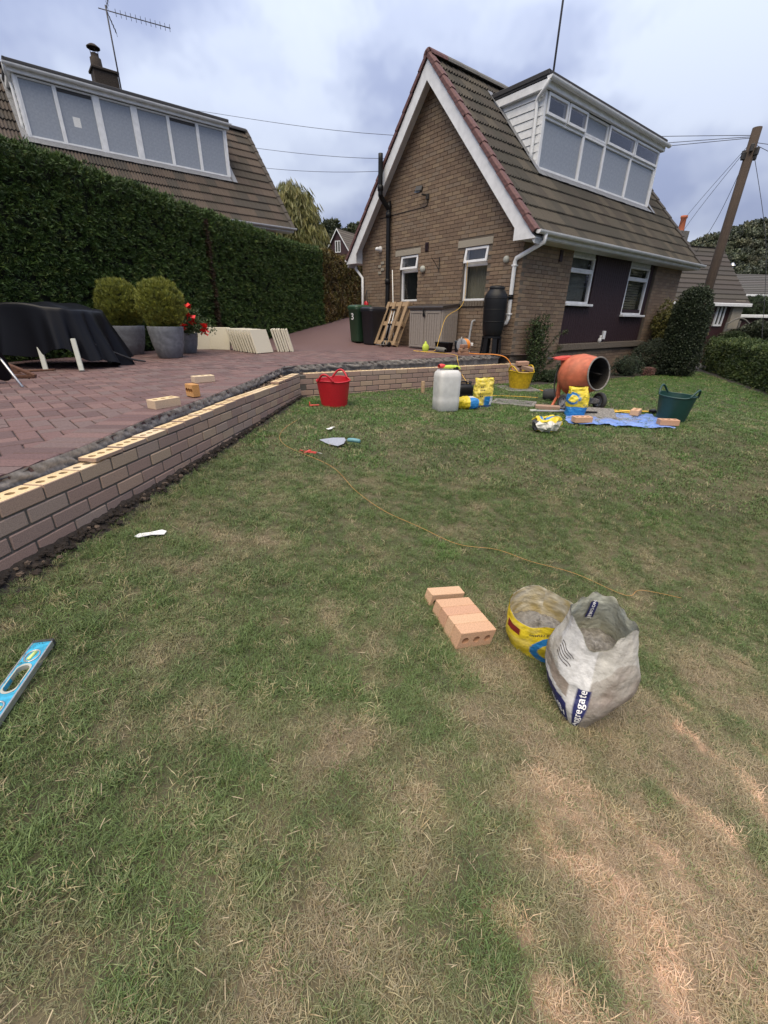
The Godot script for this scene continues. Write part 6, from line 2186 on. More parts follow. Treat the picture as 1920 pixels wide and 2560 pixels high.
	for k in [[0.0, 0.105, -0.028, 0.028], [0.215, lv, -0.028, 0.028], [0.105, 0.215, 0.019, 0.028], [0.105, 0.215, -0.028, -0.019]]:
		col.call(k[0])
		box2(s, V3(k[0], -0.008, k[2]), V3(k[1], 0.009, k[3]))
	obj("web", s, M.level_blue, n)
	s = S(FLAT)
	var hole = []
	for i in 20:
		var a = TAU * i / 20.0
		hole.append(V3(0.16 + (0.033 if cos(a) > 0 else -0.033) + 0.02 * cos(a), 0.0105, 0.0195 * sin(a)))
	for i in 20:
		var j = (i + 1) % 20
		var o0 = V3(0.16, 0.0, 0) + (hole[i] - V3(0.16, 0, 0)) * V3(1.16, 1, 1.2)
		var o1 = V3(0.16, 0.0, 0) + (hole[j] - V3(0.16, 0, 0)) * V3(1.16, 1, 1.2)
		poly(s, [hole[i], hole[j], o1, o0], Vector3.UP)
		poly(s, [hole[i], hole[j], hole[j] - V3(0, 0.02, 0), hole[i] - V3(0, 0.02, 0)], V3(0.16, 0, 0) - hole[i])
	obj("grip_surround", s, M.pale_plastic, n)
	for x in [0.065, 0.275]:
		s = S(0)
		var rg = []
		for i in 17: rg.append(V3(x + 0.026 * cos(TAU * i / 16.0), 0.010, 0.021 * sin(TAU * i / 16.0)))
		tube(s, rg, 0.003, 5, false)
		obj("vial_ring", s, M.alu, n)
		s = S(0)
		tube(s, [V3(x - 0.017, 0.011, -0.004), V3(x + 0.017, 0.011, 0.004)] if x < 0.1 else [V3(x, 0.011, -0.017), V3(x, 0.011, 0.017)], 0.006, 8)
		obj("vial", s, M.vial, n)
	s = S(FLAT)
	box2(s, V3(-0.012, -0.012, -0.034), V3(0.0, 0.012, 0.034), 0.002)
	obj("end_cap", s, M.rubber, n)
	# --- five bricks set on edge in a row
	var wd = V3(0.897, -0.17, -0.41).normalized()
	for i in 5:
		var k = i if i < 4 else 4.55
		var p = V3(0.452, 0, -1.655) + V3(-0.36, 0, -0.93) * (0.068 * k) 
		p.y = lerpf(lawn_y(0.452, -1.655), lawn_y(p.x, p.z), 0.25) + 0.054
		var bx = V3(0.91, -0.20 , -0.40).normalized()
		var up = V3(0.2, 1, 0.02)
		var bz = bx.cross(up).normalized()
		up = bz.cross(bx)
		# holed bed faces the viewer
		var o = obj("loose_brick", salmon[i % 3], M.brick, self, Transform3D(Basis(bx, -bz if false else bz * -1.0, up * -1.0 if false else up).orthonormalized(), p))
		o.transform.basis = Basis(bx, -bz, up) if Basis(bx, -bz, up).determinant() > 0 else Basis(bx, bz, up)
		tag(o, ["nearest of the five salmon bricks on edge, its three holes showing", "second of the five salmon bricks on edge", "third of the five salmon bricks on edge", "fourth of the five salmon bricks on edge", "salmon brick on edge standing a little apart from the other four"][i], "brick", "salmon bricks set on edge")
	# --- builder's line across the grass
	s = S(0)
	var ln = []
	for q in [[-0.95, -4.6], [-1.02, -4.1], [-0.9, -3.7], [-0.45, -3.35], [-0.22, -2.98], [0.0, -2.75], [0.25, -2.62], [0.5, -2.5], [0.78, -2.52], [1.0, -2.46], [1.3, -2.42], [1.6, -2.3], [1.75, -2.38], [2.04, -2.38]]: ln.append(on_lawn(q[0], q[1]) + V3(0, 0.02, 0))
	tube(s, curve(ln, 8), 0.0017, 4, false)
	tag(obj("builders_line", s, M.string, self), "thin orange builder's line trailing across the lawn", "string")

# ------------------------------------------------------------------ mixer, open bags, things on the paving
func make_mixer() -> void:
	var g = V3(2.69, lawn_y(2.69, -6.0), -6.0)
	var n = thing("cement_mixer", "orange cement mixer with its open drum tipped forward", "cement mixer", g)
	var mouth = V3(2.785, 0.905, -5.78) - g
	var ax = V3(0.44, 0.16, 0.88).normalized()
	var f = frame_of(mouth - ax * 0.56, mouth)
	var stain = func(u, v):
		var k = clampf(0.15 + 1.4 * noise_b.get_noise_2d(u * 700.0, v * 420.0), 0, 1)
		return Color.WHITE.lerp(Color(0.80, 2.6, 4.6), k * 0.55)
	var prof = [[0.0, 0.0], [0.13, 0.005], [0.17, 0.03], [0.255, 0.13], [0.268, 0.17], [0.27, 0.30], [0.262, 0.34], [0.203, 0.545], [0.206, 0.56]]
	var at = func(u, v, d):
		var t = v * (prof.size() - 1)
		var i = mini(int(t), prof.size() - 2)
		var r = lerpf(prof[i][0], prof[i + 1][0], t - i) - d
		var y = lerpf(prof[i][1], prof[i + 1][1], t - i)
		return f * V3(cos(TAU * u) * r, y, sin(TAU * u) * r)
	var s := S(0)
	sheet(s, func(u, v): return at.call(u, v, 0.0), stain, 56, 48)
	var drum = obj("drum", s, M.orange_paint, n)
	s = S(0)
	sheet(s, func(u, v): return at.call(u, 1.0 - v * 0.88, 0.008), white, 40, 30)
	obj("drum_lining", s, M.drum_inside, drum)
	s = S(0)
	var rg = []
	for i in 41: rg.append(f * V3(cos(TAU * i / 40.0) * 0.205, 0.56, sin(TAU * i / 40.0) * 0.205))
	tube(s, rg, 0.010, 8, false)
	obj("mouth_ring", s, M.cement_grey, drum)
	for i in 3:
		s = S(FLAT)
		var a = TAU * i / 3.0 + 0.6
		bar(s, f * V3(cos(a) * 0.20, 0.10, sin(a) * 0.20), f * V3(cos(a + 0.5) * 0.16, 0.46, sin(a + 0.5) * 0.16), 0.07, 0.008, 0.0)
		obj("paddle", s, M.drum_inside, drum)
	s = S(0)
	var strap = []
	for i in 9: strap.append(f * V3(cos(PI + 0.35 + i * 0.0) * 0.278, 0.10 + i * 0.026, sin(PI + 0.35) * 0.278) if false else at.call(0.62 + 0.012 * i, 0.45 + 0.03 * i, -0.008))
	tube(s, strap, 0.012, 6)
	obj("welded_strap", s, M.steel, drum)
	# yoke, motor cover and handle
	s = S(FLAT)
	var rear = mouth - ax * 0.58
	bar(s, V3(-0.225, 0.13, -0.20), V3(-0.235, 0.56, -0.20), 0.055, 0.05, 0.006)
	bar(s, V3(-0.23, 0.42, -0.20), rear, 0.06, 0.05, 0.006)
	obj("yoke", s, M.orange_paint, n)
	s = S(FLAT)
	prism(s, [Vector2(-0.40, 0.645), Vector2(-0.40, 0.66), Vector2(-0.25, 0.685), Vector2(-0.15, 0.69), Vector2(-0.02, 0.685), Vector2(0.08, 0.64), Vector2(0.04, 0.60), Vector2(-0.08, 0.565), Vector2(-0.23, 0.55), Vector2(-0.25, 0.64)], -0.11, 0.09, Transform3D(Basis(V3(0, 1, 0), 0.12), V3(0.02, 0.0, -0.20)))
	obj("motor_cover", s, M.red_cover, n)
	s = S(0)
	tube(s, [V3(-0.46, 0.655, -0.18), V3(-0.36, 0.655, -0.19)], 0.012, 8)
	obj("lever_grip", s, M.rubber, n)
	s = S(FLAT)
	cbox(s, V3(0.003, 0.10, 0.10), 0.0, xf(V3(-0.255, 0.50, -0.14), 0.3))
	cbox(s, V3(0.08, 0.08, 0.003), 0.0, xf(V3(-0.19, 0.50, -0.165), 0.0))
	obj("warning_label", s, M.tub_yellow, n)
	s = S(0)
	tube(s, curve([V3(-0.27, 0.56, -0.2), V3(-0.30, 0.42, -0.2), V3(-0.29, 0.25, -0.2), V3(-0.26, 0.1, -0.15)], 5), 0.010, 6)
	obj("power_lead", s, M.rubber, n)
	# wheels and stand
	var wl = V3(-0.26, 0.115, 0.16)
	var wr = V3(0.30, 0.115, -0.02)
	s = S(0)
	tube(s, [wl, wr], 0.018, 8)
	obj("axle", s, M.cement_grey, n)
	for w in [wl, wr]:
		var d = (wr - wl).normalized()
		var q = frame_of(w - d * 0.028, w + d * 0.028)
		s = S(0)
		lathe(s, [Vector2(0.075, 0.0), Vector2(0.10, -0.004), Vector2(0.115, 0.008), Vector2(0.118, 0.028), Vector2(0.115, 0.048), Vector2(0.10, 0.06), Vector2(0.075, 0.056)], 28, q)
		var wh = obj("wheel", s, M.rubber, n)
		s = S(FLAT)
		lathe(s, [Vector2(0.078, 0.006), Vector2(0.066, 0.004), Vector2(0.066, 0.052), Vector2(0.078, 0.050)], 24, q)
		lathe(s, [Vector2(0.0, -0.004), Vector2(0.026, -0.004), Vector2(0.026, 0.06), Vector2(0.0, 0.06)], 12, q)
		for k in 5:
			var a = TAU * k / 5.0
			bar(s, q * V3(cos(a) * 0.02, 0.028, sin(a) * 0.02), q * V3(cos(a) * 0.07, 0.028, sin(a) * 0.07), 0.022, 0.04)
		obj("rim", s, M.reel_grey, wh)
	for e in [[V3(-0.22, 0.14, -0.20), wl + V3(0.03, 0, 0)], [V3(-0.22, 0.14, -0.20), wr - V3(0.03, 0, 0)], [V3(-0.225, 0.15, -0.2), V3(-0.42, 0.005, 0.10)], [V3(-0.2, 0.15, -0.2), V3(0.18, 0.005, -0.45)]]:
		s = S(0)
		tube(s, [e[0], e[1]], 0.02, 8)
		obj("leg", s, M.orange_paint, n)
	s = S(FLAT)
	bar(s, V3(0.0, 0.13, 0.02), V3(0.26, 0.12, 0.0), 0.10, 0.07, 0.01)
	obj("cross_box", s, M.cement_grey, n)
	# packing under the wheels
	var old = plain_brick(Color(0.40, 0.27, 0.20), V3(0.32, 0.06, 0.12), 0.006)
	tag(obj("packing_timber", old, M.brick, self, xf(on_lawn(2.22, -5.86) + V3(0, 0.03, 0), -0.25)), "brown block wedged beside the mixer's near wheel", "block")

# an open bag: pos(a, v) on its skin, a the angle round it with 0 towards the viewer
func open_bag(called: String, label: String, base: Vector3, p: Vector3, q: Vector3, shape: Callable, paint: Callable, inside: Callable, fill: float, fill_m: Material) -> Dictionary:
	var n = thing(called, label, "rubble bag", base)
	var pos = func(a, v):
		var r = shape.call(a, v)   # along p, along q, up
		var w = p * r.x + q * r.z + V3(0, r.y, 0)
		var cr = 0.010 * (0.3 + 0.9 * v)
		w += (p * cos(a) + q * sin(a)).normalized() * cr * (1.7 * noise_b.get_noise_3d(w.x * 420, w.y * 260, w.z * 420) + 0.8 * noise_b.get_noise_3d(w.x * 1100 + 60, w.y * 500, w.z * 1100))
		return w
	var s := S(0)
	sheet(s, func(u, v): return pos.call(TAU * u - PI, v), func(u, v): return paint.call(TAU * u - PI, v), 128, 84)
	obj("skin", s, M.bag, n)
	s = S(0)
	sheet(s, func(u, v): var w = pos.call(TAU * u - PI, 1.0 - v * (1.0 - fill * 0.8)); var c = V3(0, w.y, 0) + (p * shape.call(0, 0.5).x + p * shape.call(PI, 0.5).x) * 0.5; return w + (c - w) * V3(1, 0, 1) * 0.025, func(u, v): return inside.call(TAU * u - PI, 1.0 - v), 72, 24)
	obj("inner_face", s, M.bag, n)
	s = S(0)
	sheet(s, func(u, v): var w = pos.call(TAU * u - PI, fill); var k = 1.0 - v; return V3(w.x * k * 0.98, w.y + 0.05 * (1.0 - k * k) + 0.02 * noise_b.get_noise_2d(w.x * k * 2000, w.z * k * 2000), w.z * k * 0.98), white, 40, 10)
	obj("contents", s, fill_m, n)
	return {"node": n, "pos": pos}

func make_open_bags() -> void:
	# grey and white bag of aggregate, one edge towards us
	var b = V3(0.925, lawn_y(0.925, -1.42) + 0.01, -1.42)
	var p = V3(-0.53, 0, 0.85)
	var q = V3(0.85, 0, 0.53)
	var shape = func(a, v):
		var e = 1.5
		var k = 1.0 / pow(pow(absf(cos(a)), e) + pow(absf(sin(a)), e), 1.0 / e)
		var fat = lerpf(0.055, 0.185, sstep(-0.05, 0.42, v)) * lerpf(1.0, 0.70, sstep(0.5, 1.0, v))
		var lip = 0.46 - 0.13 * pow(maxf(0.0, cos(a - 0.12)), 4.0) + 0.02 * sin(a * 2.0 + 1.0) + 0.008 * sin(a * 11.0)
		var h = v * lip
		return V3(cos(a) * k * fat + 0.12 * (1.0 - sstep(0.0, 0.5, v)) - 0.05 * v, h, sin(a) * k * fat * 1.03)
	var skin = Color(0.36, 0.335, 0.30)
	var paint = func(a, v):
		var dirt = clampf(0.5 + 1.1 * noise_b.get_noise_2d(a * 90.0, v * 260.0), 0, 1)
		var c = Color(0.37, 0.345, 0.305).lerp(Color(0.20, 0.155, 0.125), dirt * 0.8)
		if a > 0.16 and v < 0.40 + 0.03 * sin(a * 5.0): c = c.lerp(Color(0.17, 0.145, 0.125), 0.45)
		var wh = Color(0.56, 0.56, 0.55)
		if v > 0.62 + 0.10 * sin(a * 2.0): c = c.lerp(Color(0.54, 0.54, 0.50), 0.55)
		# white printed panel on the near left side
		if a < -0.12 and a > -1.25 and v > 0.50 - 0.22 * (a + 1.25) * 0.0 and v > 0.50 + 0.28 * sstep(-0.55, -1.25, a) - 0.12 * sstep(-0.5, -0.12, a): c = wh
		if a > -0.10 and a < 0.10 and v > 0.52: c = wh
		if a > -0.30 and a < -0.12 and v <= 0.52: c = wh.lerp(Color(0.5, 0.48, 0.45), 0.3)
		if a > -0.12 and a < 0.16 and v < 0.57: c = Color(0.022, 0.026, 0.115)
		if a < -0.30 and a > -1.35 and v < 0.30 - 0.06 * (a + 0.3): c = Color(0.022, 0.026, 0.115)
		if a < -0.30 and a > -1.35 and v < 0.36 - 0.06 * (a + 0.3) and v > 0.30 - 0.06 * (a + 0.3): c = wh
		return c
	var ins = func(a, v):
		var k = clampf(0.5 + noise_b.get_noise_2d(a * 110.0, v * 300.0), 0, 1)
		return Color(0.44, 0.46, 0.40).lerp(Color(0.33, 0.33, 0.26), k)
	var ag = open_bag("aggregate_bag", "open grey and white plastic bag of aggregate with navy print", b, p, q, shape, paint, ins, 0.55, M.cement_grey)
	var skin_at = func(a, v, d):
		var w = ag.pos.call(a, v)
		return w + (p * cos(a) + q * sin(a)).normalized() * d
	wrapped_text("printed_word", "Aggregate", 0.040, M.ink_white, ag.node, func(x, y): return skin_at.call(0.02 - y / 0.20, 0.33 + x / 0.40, 0.0035))
	wrapped_text("printed_word", "Aggrega", 0.040, M.ink_white, ag.node, func(x, y): return skin_at.call(-0.80 - x / 0.20, 0.17 - y / 0.42, 0.0035))
	for i in 5:
		var pr := S(FLAT)
		sheet(pr, func(u, v): return skin_at.call(-0.98 + (0.55 - 0.07 * (i % 3)) * u, 0.74 - i * 0.028 + 0.008 * v, 0.003), white, 14, 1)
		obj("printed_line", pr, M.ink_dark, ag.node)
	var s := S(0)
	sheet(s, func(u, v): return skin_at.call(PI + 0.55 - 0.28 * u, 0.72 + 0.20 * v, -0.012), white, 6, 6)
	obj("printed_panel", s, M.ink_navy, ag.node)
	wrapped_text("printed_word", "JEWSON", 0.024, M.ink_white, ag.node, func(x, y): return skin_at.call(PI + 0.41 + y / 0.15, 0.82 + x / 0.40, -0.0155))
	# yellow bag behind it
	b = V3(0.80, lawn_y(0.80, -1.72) - 0.004, -1.72)
	p = V3(-0.42, 0, 0.907)
	q = V3(0.907, 0, 0.42)
	shape = func(a, v):
		var e = 2.6
		var k = 1.0 / pow(pow(absf(cos(a)), e) + pow(absf(sin(a)), e), 1.0 / e)
		var fat = lerpf(0.120, 0.155, sstep(0.0, 0.5, v)) * lerpf(1.0, 0.96, v)
		var lip = 0.27 - 0.055 * pow(maxf(0.0, cos(a)), 2.0) + 0.03 * pow(maxf(0.0, -cos(a)), 2.0) + 0.012 * sin(a * 4.0)
		return V3(cos(a) * k * fat * 0.78, v * lip, sin(a) * k * fat * 1.05)
	paint = func(a, v):
		var c = YEL.lerp(Color(0.55, 0.45, 0.14), clampf(noise_b.get_noise_2d(a * 120.0, v * 240.0) * 1.2, 0, 0.6))
		if absf(a) > 2.0 and v > 0.75: c = PALE
		var x = a * 0.13
		var d = Vector2(x - 0.075, (v - 0.36) * 0.24).length()
		if d > 0.058 and d < 0.092: c = BLU
		if a > -0.92 and a < -0.45 and v > 0.66 and v < 0.84: c = Color(0.22, 0.02, 0.02)
		return c
	ins = func(a, v):
		var k = clampf(0.5 + noise_b.get_noise_2d(a * 130.0, v * 260.0), 0, 1)
		return Color(0.62, 0.58, 0.47).lerp(Color(0.44, 0.35, 0.16), k)
	var yb = open_bag("open_cement_bag", "open yellow cement bag standing behind the aggregate bag", b, p, q, shape, paint, ins, 0.45, M.cement_grey)
	var y_at = func(a, v, d):
		var w = yb.pos.call(a, v)
		return w + (p * cos(a) + q * sin(a)).normalized() * d
	wrapped_text("printed_word", "MASTERCRETE CEMENT", 0.017, M.ink_dark, yb.node, func(x, y): return y_at.call(0.42 - x / 0.15, 0.80 - y / 0.24, 0.003))

func make_paving_things() -> void:
	var n: Node3D
	var s: SurfaceTool
	# --- wheeled bins
	for e in [[H(-0.60, 4.36), M.bin_green, 0.42, "green wheeled bin with a white number three", "bin_green"], [H(-0.52, 3.88), M.bin_black, 0.48, "black wheeled bin beside the green one", "bin_black"]]:
		n = thing("wheeled_bin", e[3], "bin", e[0] * V3(1, 0, 1) + V3(0, drive_y(e[0].x, e[0].z), 0), HOUSE_TURN)
		var w = e[2] / 2.0
		s = S(0)
		loft(s, [[0.0, 0, 0], [0.0, 0.20, w * 0.80], [0.03, 0.21, w * 0.84], [0.74, 0.255, w * 0.97], [0.76, 0.275, w * 1.04], [0.80, 0.275, w * 1.04], [0.80, 0, 0]], 0.3, 40)
		obj("body", s, e[1], n)
		s = S(0)
		loft(s, [[0.802, 0.285, w * 1.07], [0.83, 0.285, w * 1.07], [0.865, 0.24, w * 0.92], [0.875, 0.1, w * 0.5], [0.876, 0, 0]], 0.35, 40)
		obj("lid", s, e[1], n)
		s = S(0)
		tube(s, [V3(0.30, 0.80, -w * 0.8), V3(0.30, 0.80, w * 0.8)], 0.016, 8)
		obj("handle", s, e[1], n)
		for k in [-1, 1]:
			s = S(0)
			lathe(s, [Vector2(0.0, -0.02), Vector2(0.09, -0.02), Vector2(0.095, 0.0), Vector2(0.09, 0.02), Vector2(0.0, 0.02)], 16, Transform3D(Basis(V3(1, 0, 0), PI / 2), V3(0.2, 0.095, k * w * 0.8)))
			obj("wheel", s, M.rubber, n)
		if e[1] == M.bin_green:
			wrapped_text("number", "3", 0.21, M.ink_white, n, func(x, y): return V3(-0.262 - 0.04 * y, 0.60 + y, x + 0.03))
	# --- pallet leaning on the wall
	var pb = H(-0.60, 3.28) * V3(1, 0, 1) + V3(0, TERRACE, 0)
	n = thing("wooden_pallet", "pale timber pallet leaning on the gable between bins and storage box", "pallet", pb, HOUSE_TURN)
	n.rotation.z = -0.43
	for i in 4:
		s = S(FLAT)
		cbox(s, V3(0.02, 1.05, 0.095), 0.002, xf(V3(-0.06, 0.53, -0.36 + i * 0.235)))
		obj("slat", s, M.timber, n)
	for y in [0.06, 0.53, 1.0]:
		s = S(FLAT)
		cbox(s, V3(0.02, 0.10, 0.80), 0.002, xf(V3(-0.038, y, 0)))
		obj("cross_board", s, M.timber, n)
		for k in [-1, 0, 1]:
			s = S(FLAT)
			cbox(s, V3(0.078, 0.10, 0.10), 0.003, xf(V3(0.012, y, k * 0.34)))
			obj("block", s, M.timber, n)
	for i in 3:
		s = S(FLAT)
		cbox(s, V3(0.02, 1.05, 0.095), 0.002, xf(V3(0.062, 0.53, -0.34 + i * 0.34)))
		obj("slat", s, M.timber, n)
	# --- folding hand truck
	n = thing("hand_truck", "folding silver hand truck standing against the pallet", "hand truck", H(-0.78, 3.08) * V3(1, 0, 1) + V3(0, TERRACE, 0), HOUSE_TURN)
	n.rotation.z = -0.33
	for k in [-1, 1]:
		s = S(0)
		tube(s, [V3(-0.02, 0.05, k * 0.055), V3(-0.02, 0.86, k * 0.05)], 0.011, 8)
		obj("tube_frame", s, M.steel, n)
		s = S(0)
		lathe(s, [Vector2(0.0, -0.018), Vector2(0.05, -0.018), Vector2(0.06, 0.0), Vector2(0.05, 0.018), Vector2(0, 0.018)], 16, Transform3D(Basis(V3(1, 0, 0), PI / 2), V3(0.02, 0.06, k * 0.12)))
		obj("wheel", s, M.black_plastic, n)
	for y in [0.16, 0.5, 0.84]:
		s = S(FLAT)
		cbox(s, V3(0.03, 0.045, 0.15), 0.006, xf(V3(-0.02, y, 0)))
		obj("clamp", s, M.black_plastic, n)
	s = S(FLAT)
	cbox(s, V3(0.22, 0.008, 0.22), 0.002, xf(V3(-0.10, 0.012, 0), 0, 0, 0.33))
	obj("toe_plate", s, M.steel, n)
	# broom handle leaning beside the soil pipe
	s = S(0)
	tube(s, [V3(0, 0, 0), V3(0, 1.75, 0)], 0.011, 7)
	n = thing("broom_handle", "thin white pole leaning between soil pipe and small window", "pole", H(-0.30, 3.32) * V3(1, 0, 1) + V3(0, TERRACE, 0), HOUSE_TURN)
	n.rotation = V3(-0.23, HOUSE_TURN, -0.13)
	obj("shaft", s, M.plain_white, n)
	# --- storage box
	n = thing("storage_box", "beige plastic garden storage box with dark lid", "storage box", H(-0.52, 1.98) * V3(1, 0, 1) + V3(0, TERRACE, 0), HOUSE_TURN)
	s = S(FLAT)
	box2(s, V3(0.0, 0.0, -0.53), V3(0.48, 0.80, 0.53), 0.012)
	prism(s, [Vector2(0.0, 0.80), Vector2(0.48, 0.80), Vector2(0.48, 0.88), Vector2(0.0, 0.82)], -0.53, 0.53)
	obj("body", s, M.shed, n)
	for d in [-1, 1]:
		s = S(FLAT)
		for e in [[0.03, 0.03, 0.49, 0.07], [0.03, 0.73, 0.49, 0.77], [0.03, 0.07, 0.07, 0.73], [0.45, 0.07, 0.49, 0.73]]: box2(s, V3(-0.022, e[1], d * e[0]), V3(-0.001, e[3], d * e[2]), 0.004)
		var door = obj("door", s, M.shed, n)
		for i in 5:
			s = S(FLAT)
			var z = d * (0.11 + i * 0.075)
			box2(s, V3(-0.014, 0.075, z - d * 0.033), V3(-0.001, 0.725, z + d * 0.033), 0.004)
			obj("board", s, M.shed, door)
	for i in 6:
		s = S(FLAT)
		box2(s, V3(0.04 + i * 0.07, 0.10, 0.531), V3(0.103 + i * 0.07, 0.72, 0.543), 0.004)
		obj("end_board", s, M.shed, n)
	s = S(FLAT)
	prism(s, [Vector2(-0.04, 0.815), Vector2(0.49, 0.885), Vector2(0.49, 0.925), Vector2(-0.03, 0.87), Vector2(-0.045, 0.845)], -0.56, 0.56)
	obj("lid", s, M.shed_lid, n)
	s = S(0)
	lathe(s, [Vector2(0.0, 0), Vector2(0.035, 0.0), Vector2(0.04, 0.012), Vector2(0.03, 0.02), Vector2(0, 0.02)], 14, Transform3D(Basis(V3(0, 0, 1), PI / 2), V3(-0.02, 0.70, -0.02)))
	tube(s, curve([V3(-0.04, 0.73, -0.02), V3(-0.05, 0.79, -0.02), V3(-0.03, 0.84, -0.02)], 3), 0.014, 6)
	obj("latch", s, M.black_plastic, n)
	# --- water butt on its stand
	n = thing("water_butt", "black plastic water butt on a stand at the house corner", "water butt", H(-0.34, 0.24) * V3(1, 0, 1) + V3(0, TERRACE, 0), HOUSE_TURN)
	s = S(FLAT)
	for k in 6:
		var a = TAU * k / 6.0
		bar(s, V3(cos(a) * 0.19, 0.0, sin(a) * 0.19), V3(cos(a) * 0.165, 0.30, sin(a) * 0.165), 0.09, 0.03, 0.004)
	lathe(s, [Vector2(0.0, 0.30), Vector2(0.19, 0.30), Vector2(0.19, 0.33), Vector2(0.0, 0.33)], 20)
	obj("stand", s, M.black_plastic, n)
	s = S(0)
	lathe(s, [Vector2(0.16, 0.33), Vector2(0.18, 0.36), Vector2(0.195, 0.45), Vector2(0.208, 0.60), Vector2(0.214, 0.75), Vector2(0.217, 0.9), Vector2(0.214, 1.0), Vector2(0.20, 1.06), Vector2(0.155, 1.12), Vector2(0.13, 1.15)], 28)
	for y in [0.59, 0.80, 0.99]:
		var rg = []
		for k in 29: rg.append(V3(cos(TAU * k / 28.0), 0, sin(TAU * k / 28.0)) * (0.212 if y > 0.7 else 0.206) + V3(0, y, 0))
		tube(s, rg, 0.007, 6, false)
	obj("barrel", s, M.black_plastic, n)
	s = S(0)
	lathe(s, [Vector2(0.14, 1.145), Vector2(0.145, 1.18), Vector2(0.12, 1.20), Vector2(0.05, 1.21), Vector2(0, 1.21)], 24)
	obj("lid", s, M.black_plastic, n)
	s = S(0)
	tube(s, [V3(0.12, 1.02, 0.12), V3(0.26, 1.02, 0.16), V3(0.30, 1.02, 0.13)], 0.018, 8)
	lathe(s, [Vector2(0.045, 0.98), Vector2(0.045, 1.06)], 12, xf(V3(0.28, 0, 0.12)))
	obj("rain_diverter", s, M.black_plastic, n)
	# --- standpipe
	n = thing("standpipe", "grey plastic waste pipe standing up by the window", "pipe", H(-0.12, 0.98) * V3(1, 0, 1) + V3(0, TERRACE, 0), HOUSE_TURN)
	s = S(0)
	tube(s, curve([V3(-0.1, 0, 0.04), V3(-0.04, 0.3, 0.01), V3(0, 0.52, 0), V3(0.02, 0.58, 0.0), V3(0.09, 0.60, 0)], 5), 0.022, 10)
	obj("pipe", s, M.reel_grey, n)
	lathe(s, [Vector2(0.02, 0.0), Vector2(0.03, 0.0)], 8)
	# --- cable reel
	n = thing("cable_reel", "extension cable reel with orange cable beside the water butt", "cable reel", H(-0.60, 0.72) * V3(1, 0, 1) + V3(0, TERRACE + 0.145, 0), HOUSE_TURN + 0.1)
	var rx = Transform3D(Basis(V3(0, 0, 1), PI / 2), Vector3.ZERO)
	s = S(0)
	lathe(s, [Vector2(0.0, 0.075), Vector2(0.03, 0.085), Vector2(0.115, 0.075), Vector2(0.13, 0.07), Vector2(0.13, 0.06), Vector2(0.05, 0.055)], 24, rx)
	lathe(s, [Vector2(0.05, -0.055), Vector2(0.13, -0.06), Vector2(0.13, -0.07), Vector2(0.0, -0.075)], 24, rx)
	obj("drum", s, M.reel_grey, n)
	s = S(0)
	for i in 6:
		var rg = []
		for k in 25: rg.append(rx * V3(0.117 * cos(TAU * k / 24.0), -0.05 + i * 0.02, 0.117 * sin(TAU * k / 24.0)))
		tube(s, rg, 0.0105, 6, false)
	obj("wound_cable", s, M.hose_orange, n)
	s = S(0)
	tube(s, curve([V3(0.06, -0.142, 0.12), V3(0.09, 0.0, 0.03), V3(0.09, 0.15, 0), V3(-0.09, 0.15, 0), V3(-0.09, 0.0, 0.03), V3(-0.06, -0.142, 0.12)], 4), 0.009, 6)
	obj("carrying_frame", s, M.steel, n)
	s = S(FLAT)
	cbox(s, V3(0.05, 0.06, 0.10), 0.006, xf(V3(0.10, 0.02, 0.10), 0.4))
	obj("socket_block", s, M.plain_white, n)
	# --- small things round the box
	n = thing("black_trough", "black plastic trough standing in front of the storage box", "trough", H(-0.72, 1.16) * V3(1, 0, 1) + V3(0, TERRACE, 0), HOUSE_TURN)
	s = S(0)
	loft(s, [[0.0, 0.0, 0.0], [0.0, 0.075, 0.185], [0.17, 0.09, 0.20], [0.175, 0.098, 0.21], [0.185, 0.098, 0.21], [0.185, 0.08, 0.19], [0.10, 0.075, 0.185], [0.10, 0, 0]], 0.3, 28)
	obj("body", s, M.black_plastic, n)
	n = thing("grey_bucket", "small grey-blue bucket beside the black trough", "bucket", H(-0.48, 0.95) * V3(1, 0, 1) + V3(0, TERRACE, 0), HOUSE_TURN)
	s = S(0)
	lathe(s, [Vector2(0, 0), Vector2(0.085, 0.0), Vector2(0.105, 0.20), Vector2(0.112, 0.205), Vector2(0.112, 0.215), Vector2(0.10, 0.215), Vector2(0.085, 0.02), Vector2(0, 0.02)], 20)
	obj("body", s, mat("bucket_grey", Color(0.06, 0.075, 0.09), 0.6), n)
	s = S(0)
	tube(s, curve([V3(-0.105, 0.21, 0), V3(-0.08, 0.25, 0.05), V3(0, 0.26, 0.08), V3(0.08, 0.25, 0.05), V3(0.105, 0.21, 0)], 4), 0.004, 5)
	obj("handle", s, M.steel, n)
	n = thing("yellow_bottle", "bright yellow-green plastic bottle on the paving edge", "bottle", H(-0.98, 1.44) * V3(1, 0, 1) + V3(0, TERRACE, 0), 0.3)
	s = S(0)
	loft(s, [[0.0, 0.0, 0.0], [0.0, 0.055, 0.042], [0.01, 0.062, 0.048], [0.09, 0.064, 0.05], [0.13, 0.05, 0.04], [0.155, 0.022, 0.022], [0.18, 0.02, 0.02], [0.20, 0.0, 0.0]], 0.7, 22)
	obj("body", s, M.hi_vis, n)
	s = S(0)
	tube(s, curve([V3(0.045, 0.12, 0), V3(0.07, 0.10, 0), V3(0.075, 0.06, 0), V3(0.06, 0.03, 0)], 3), 0.008, 6)
	obj("handle", s, M.hi_vis, n)
	n = thing("stone_cat", "grey stone animal ornament lying before the trough", "ornament", H(-0.95, 1.02) * V3(1, 0, 1) + V3(0, TERRACE, 0), HOUSE_TURN + 1.4)
	s = S(0)
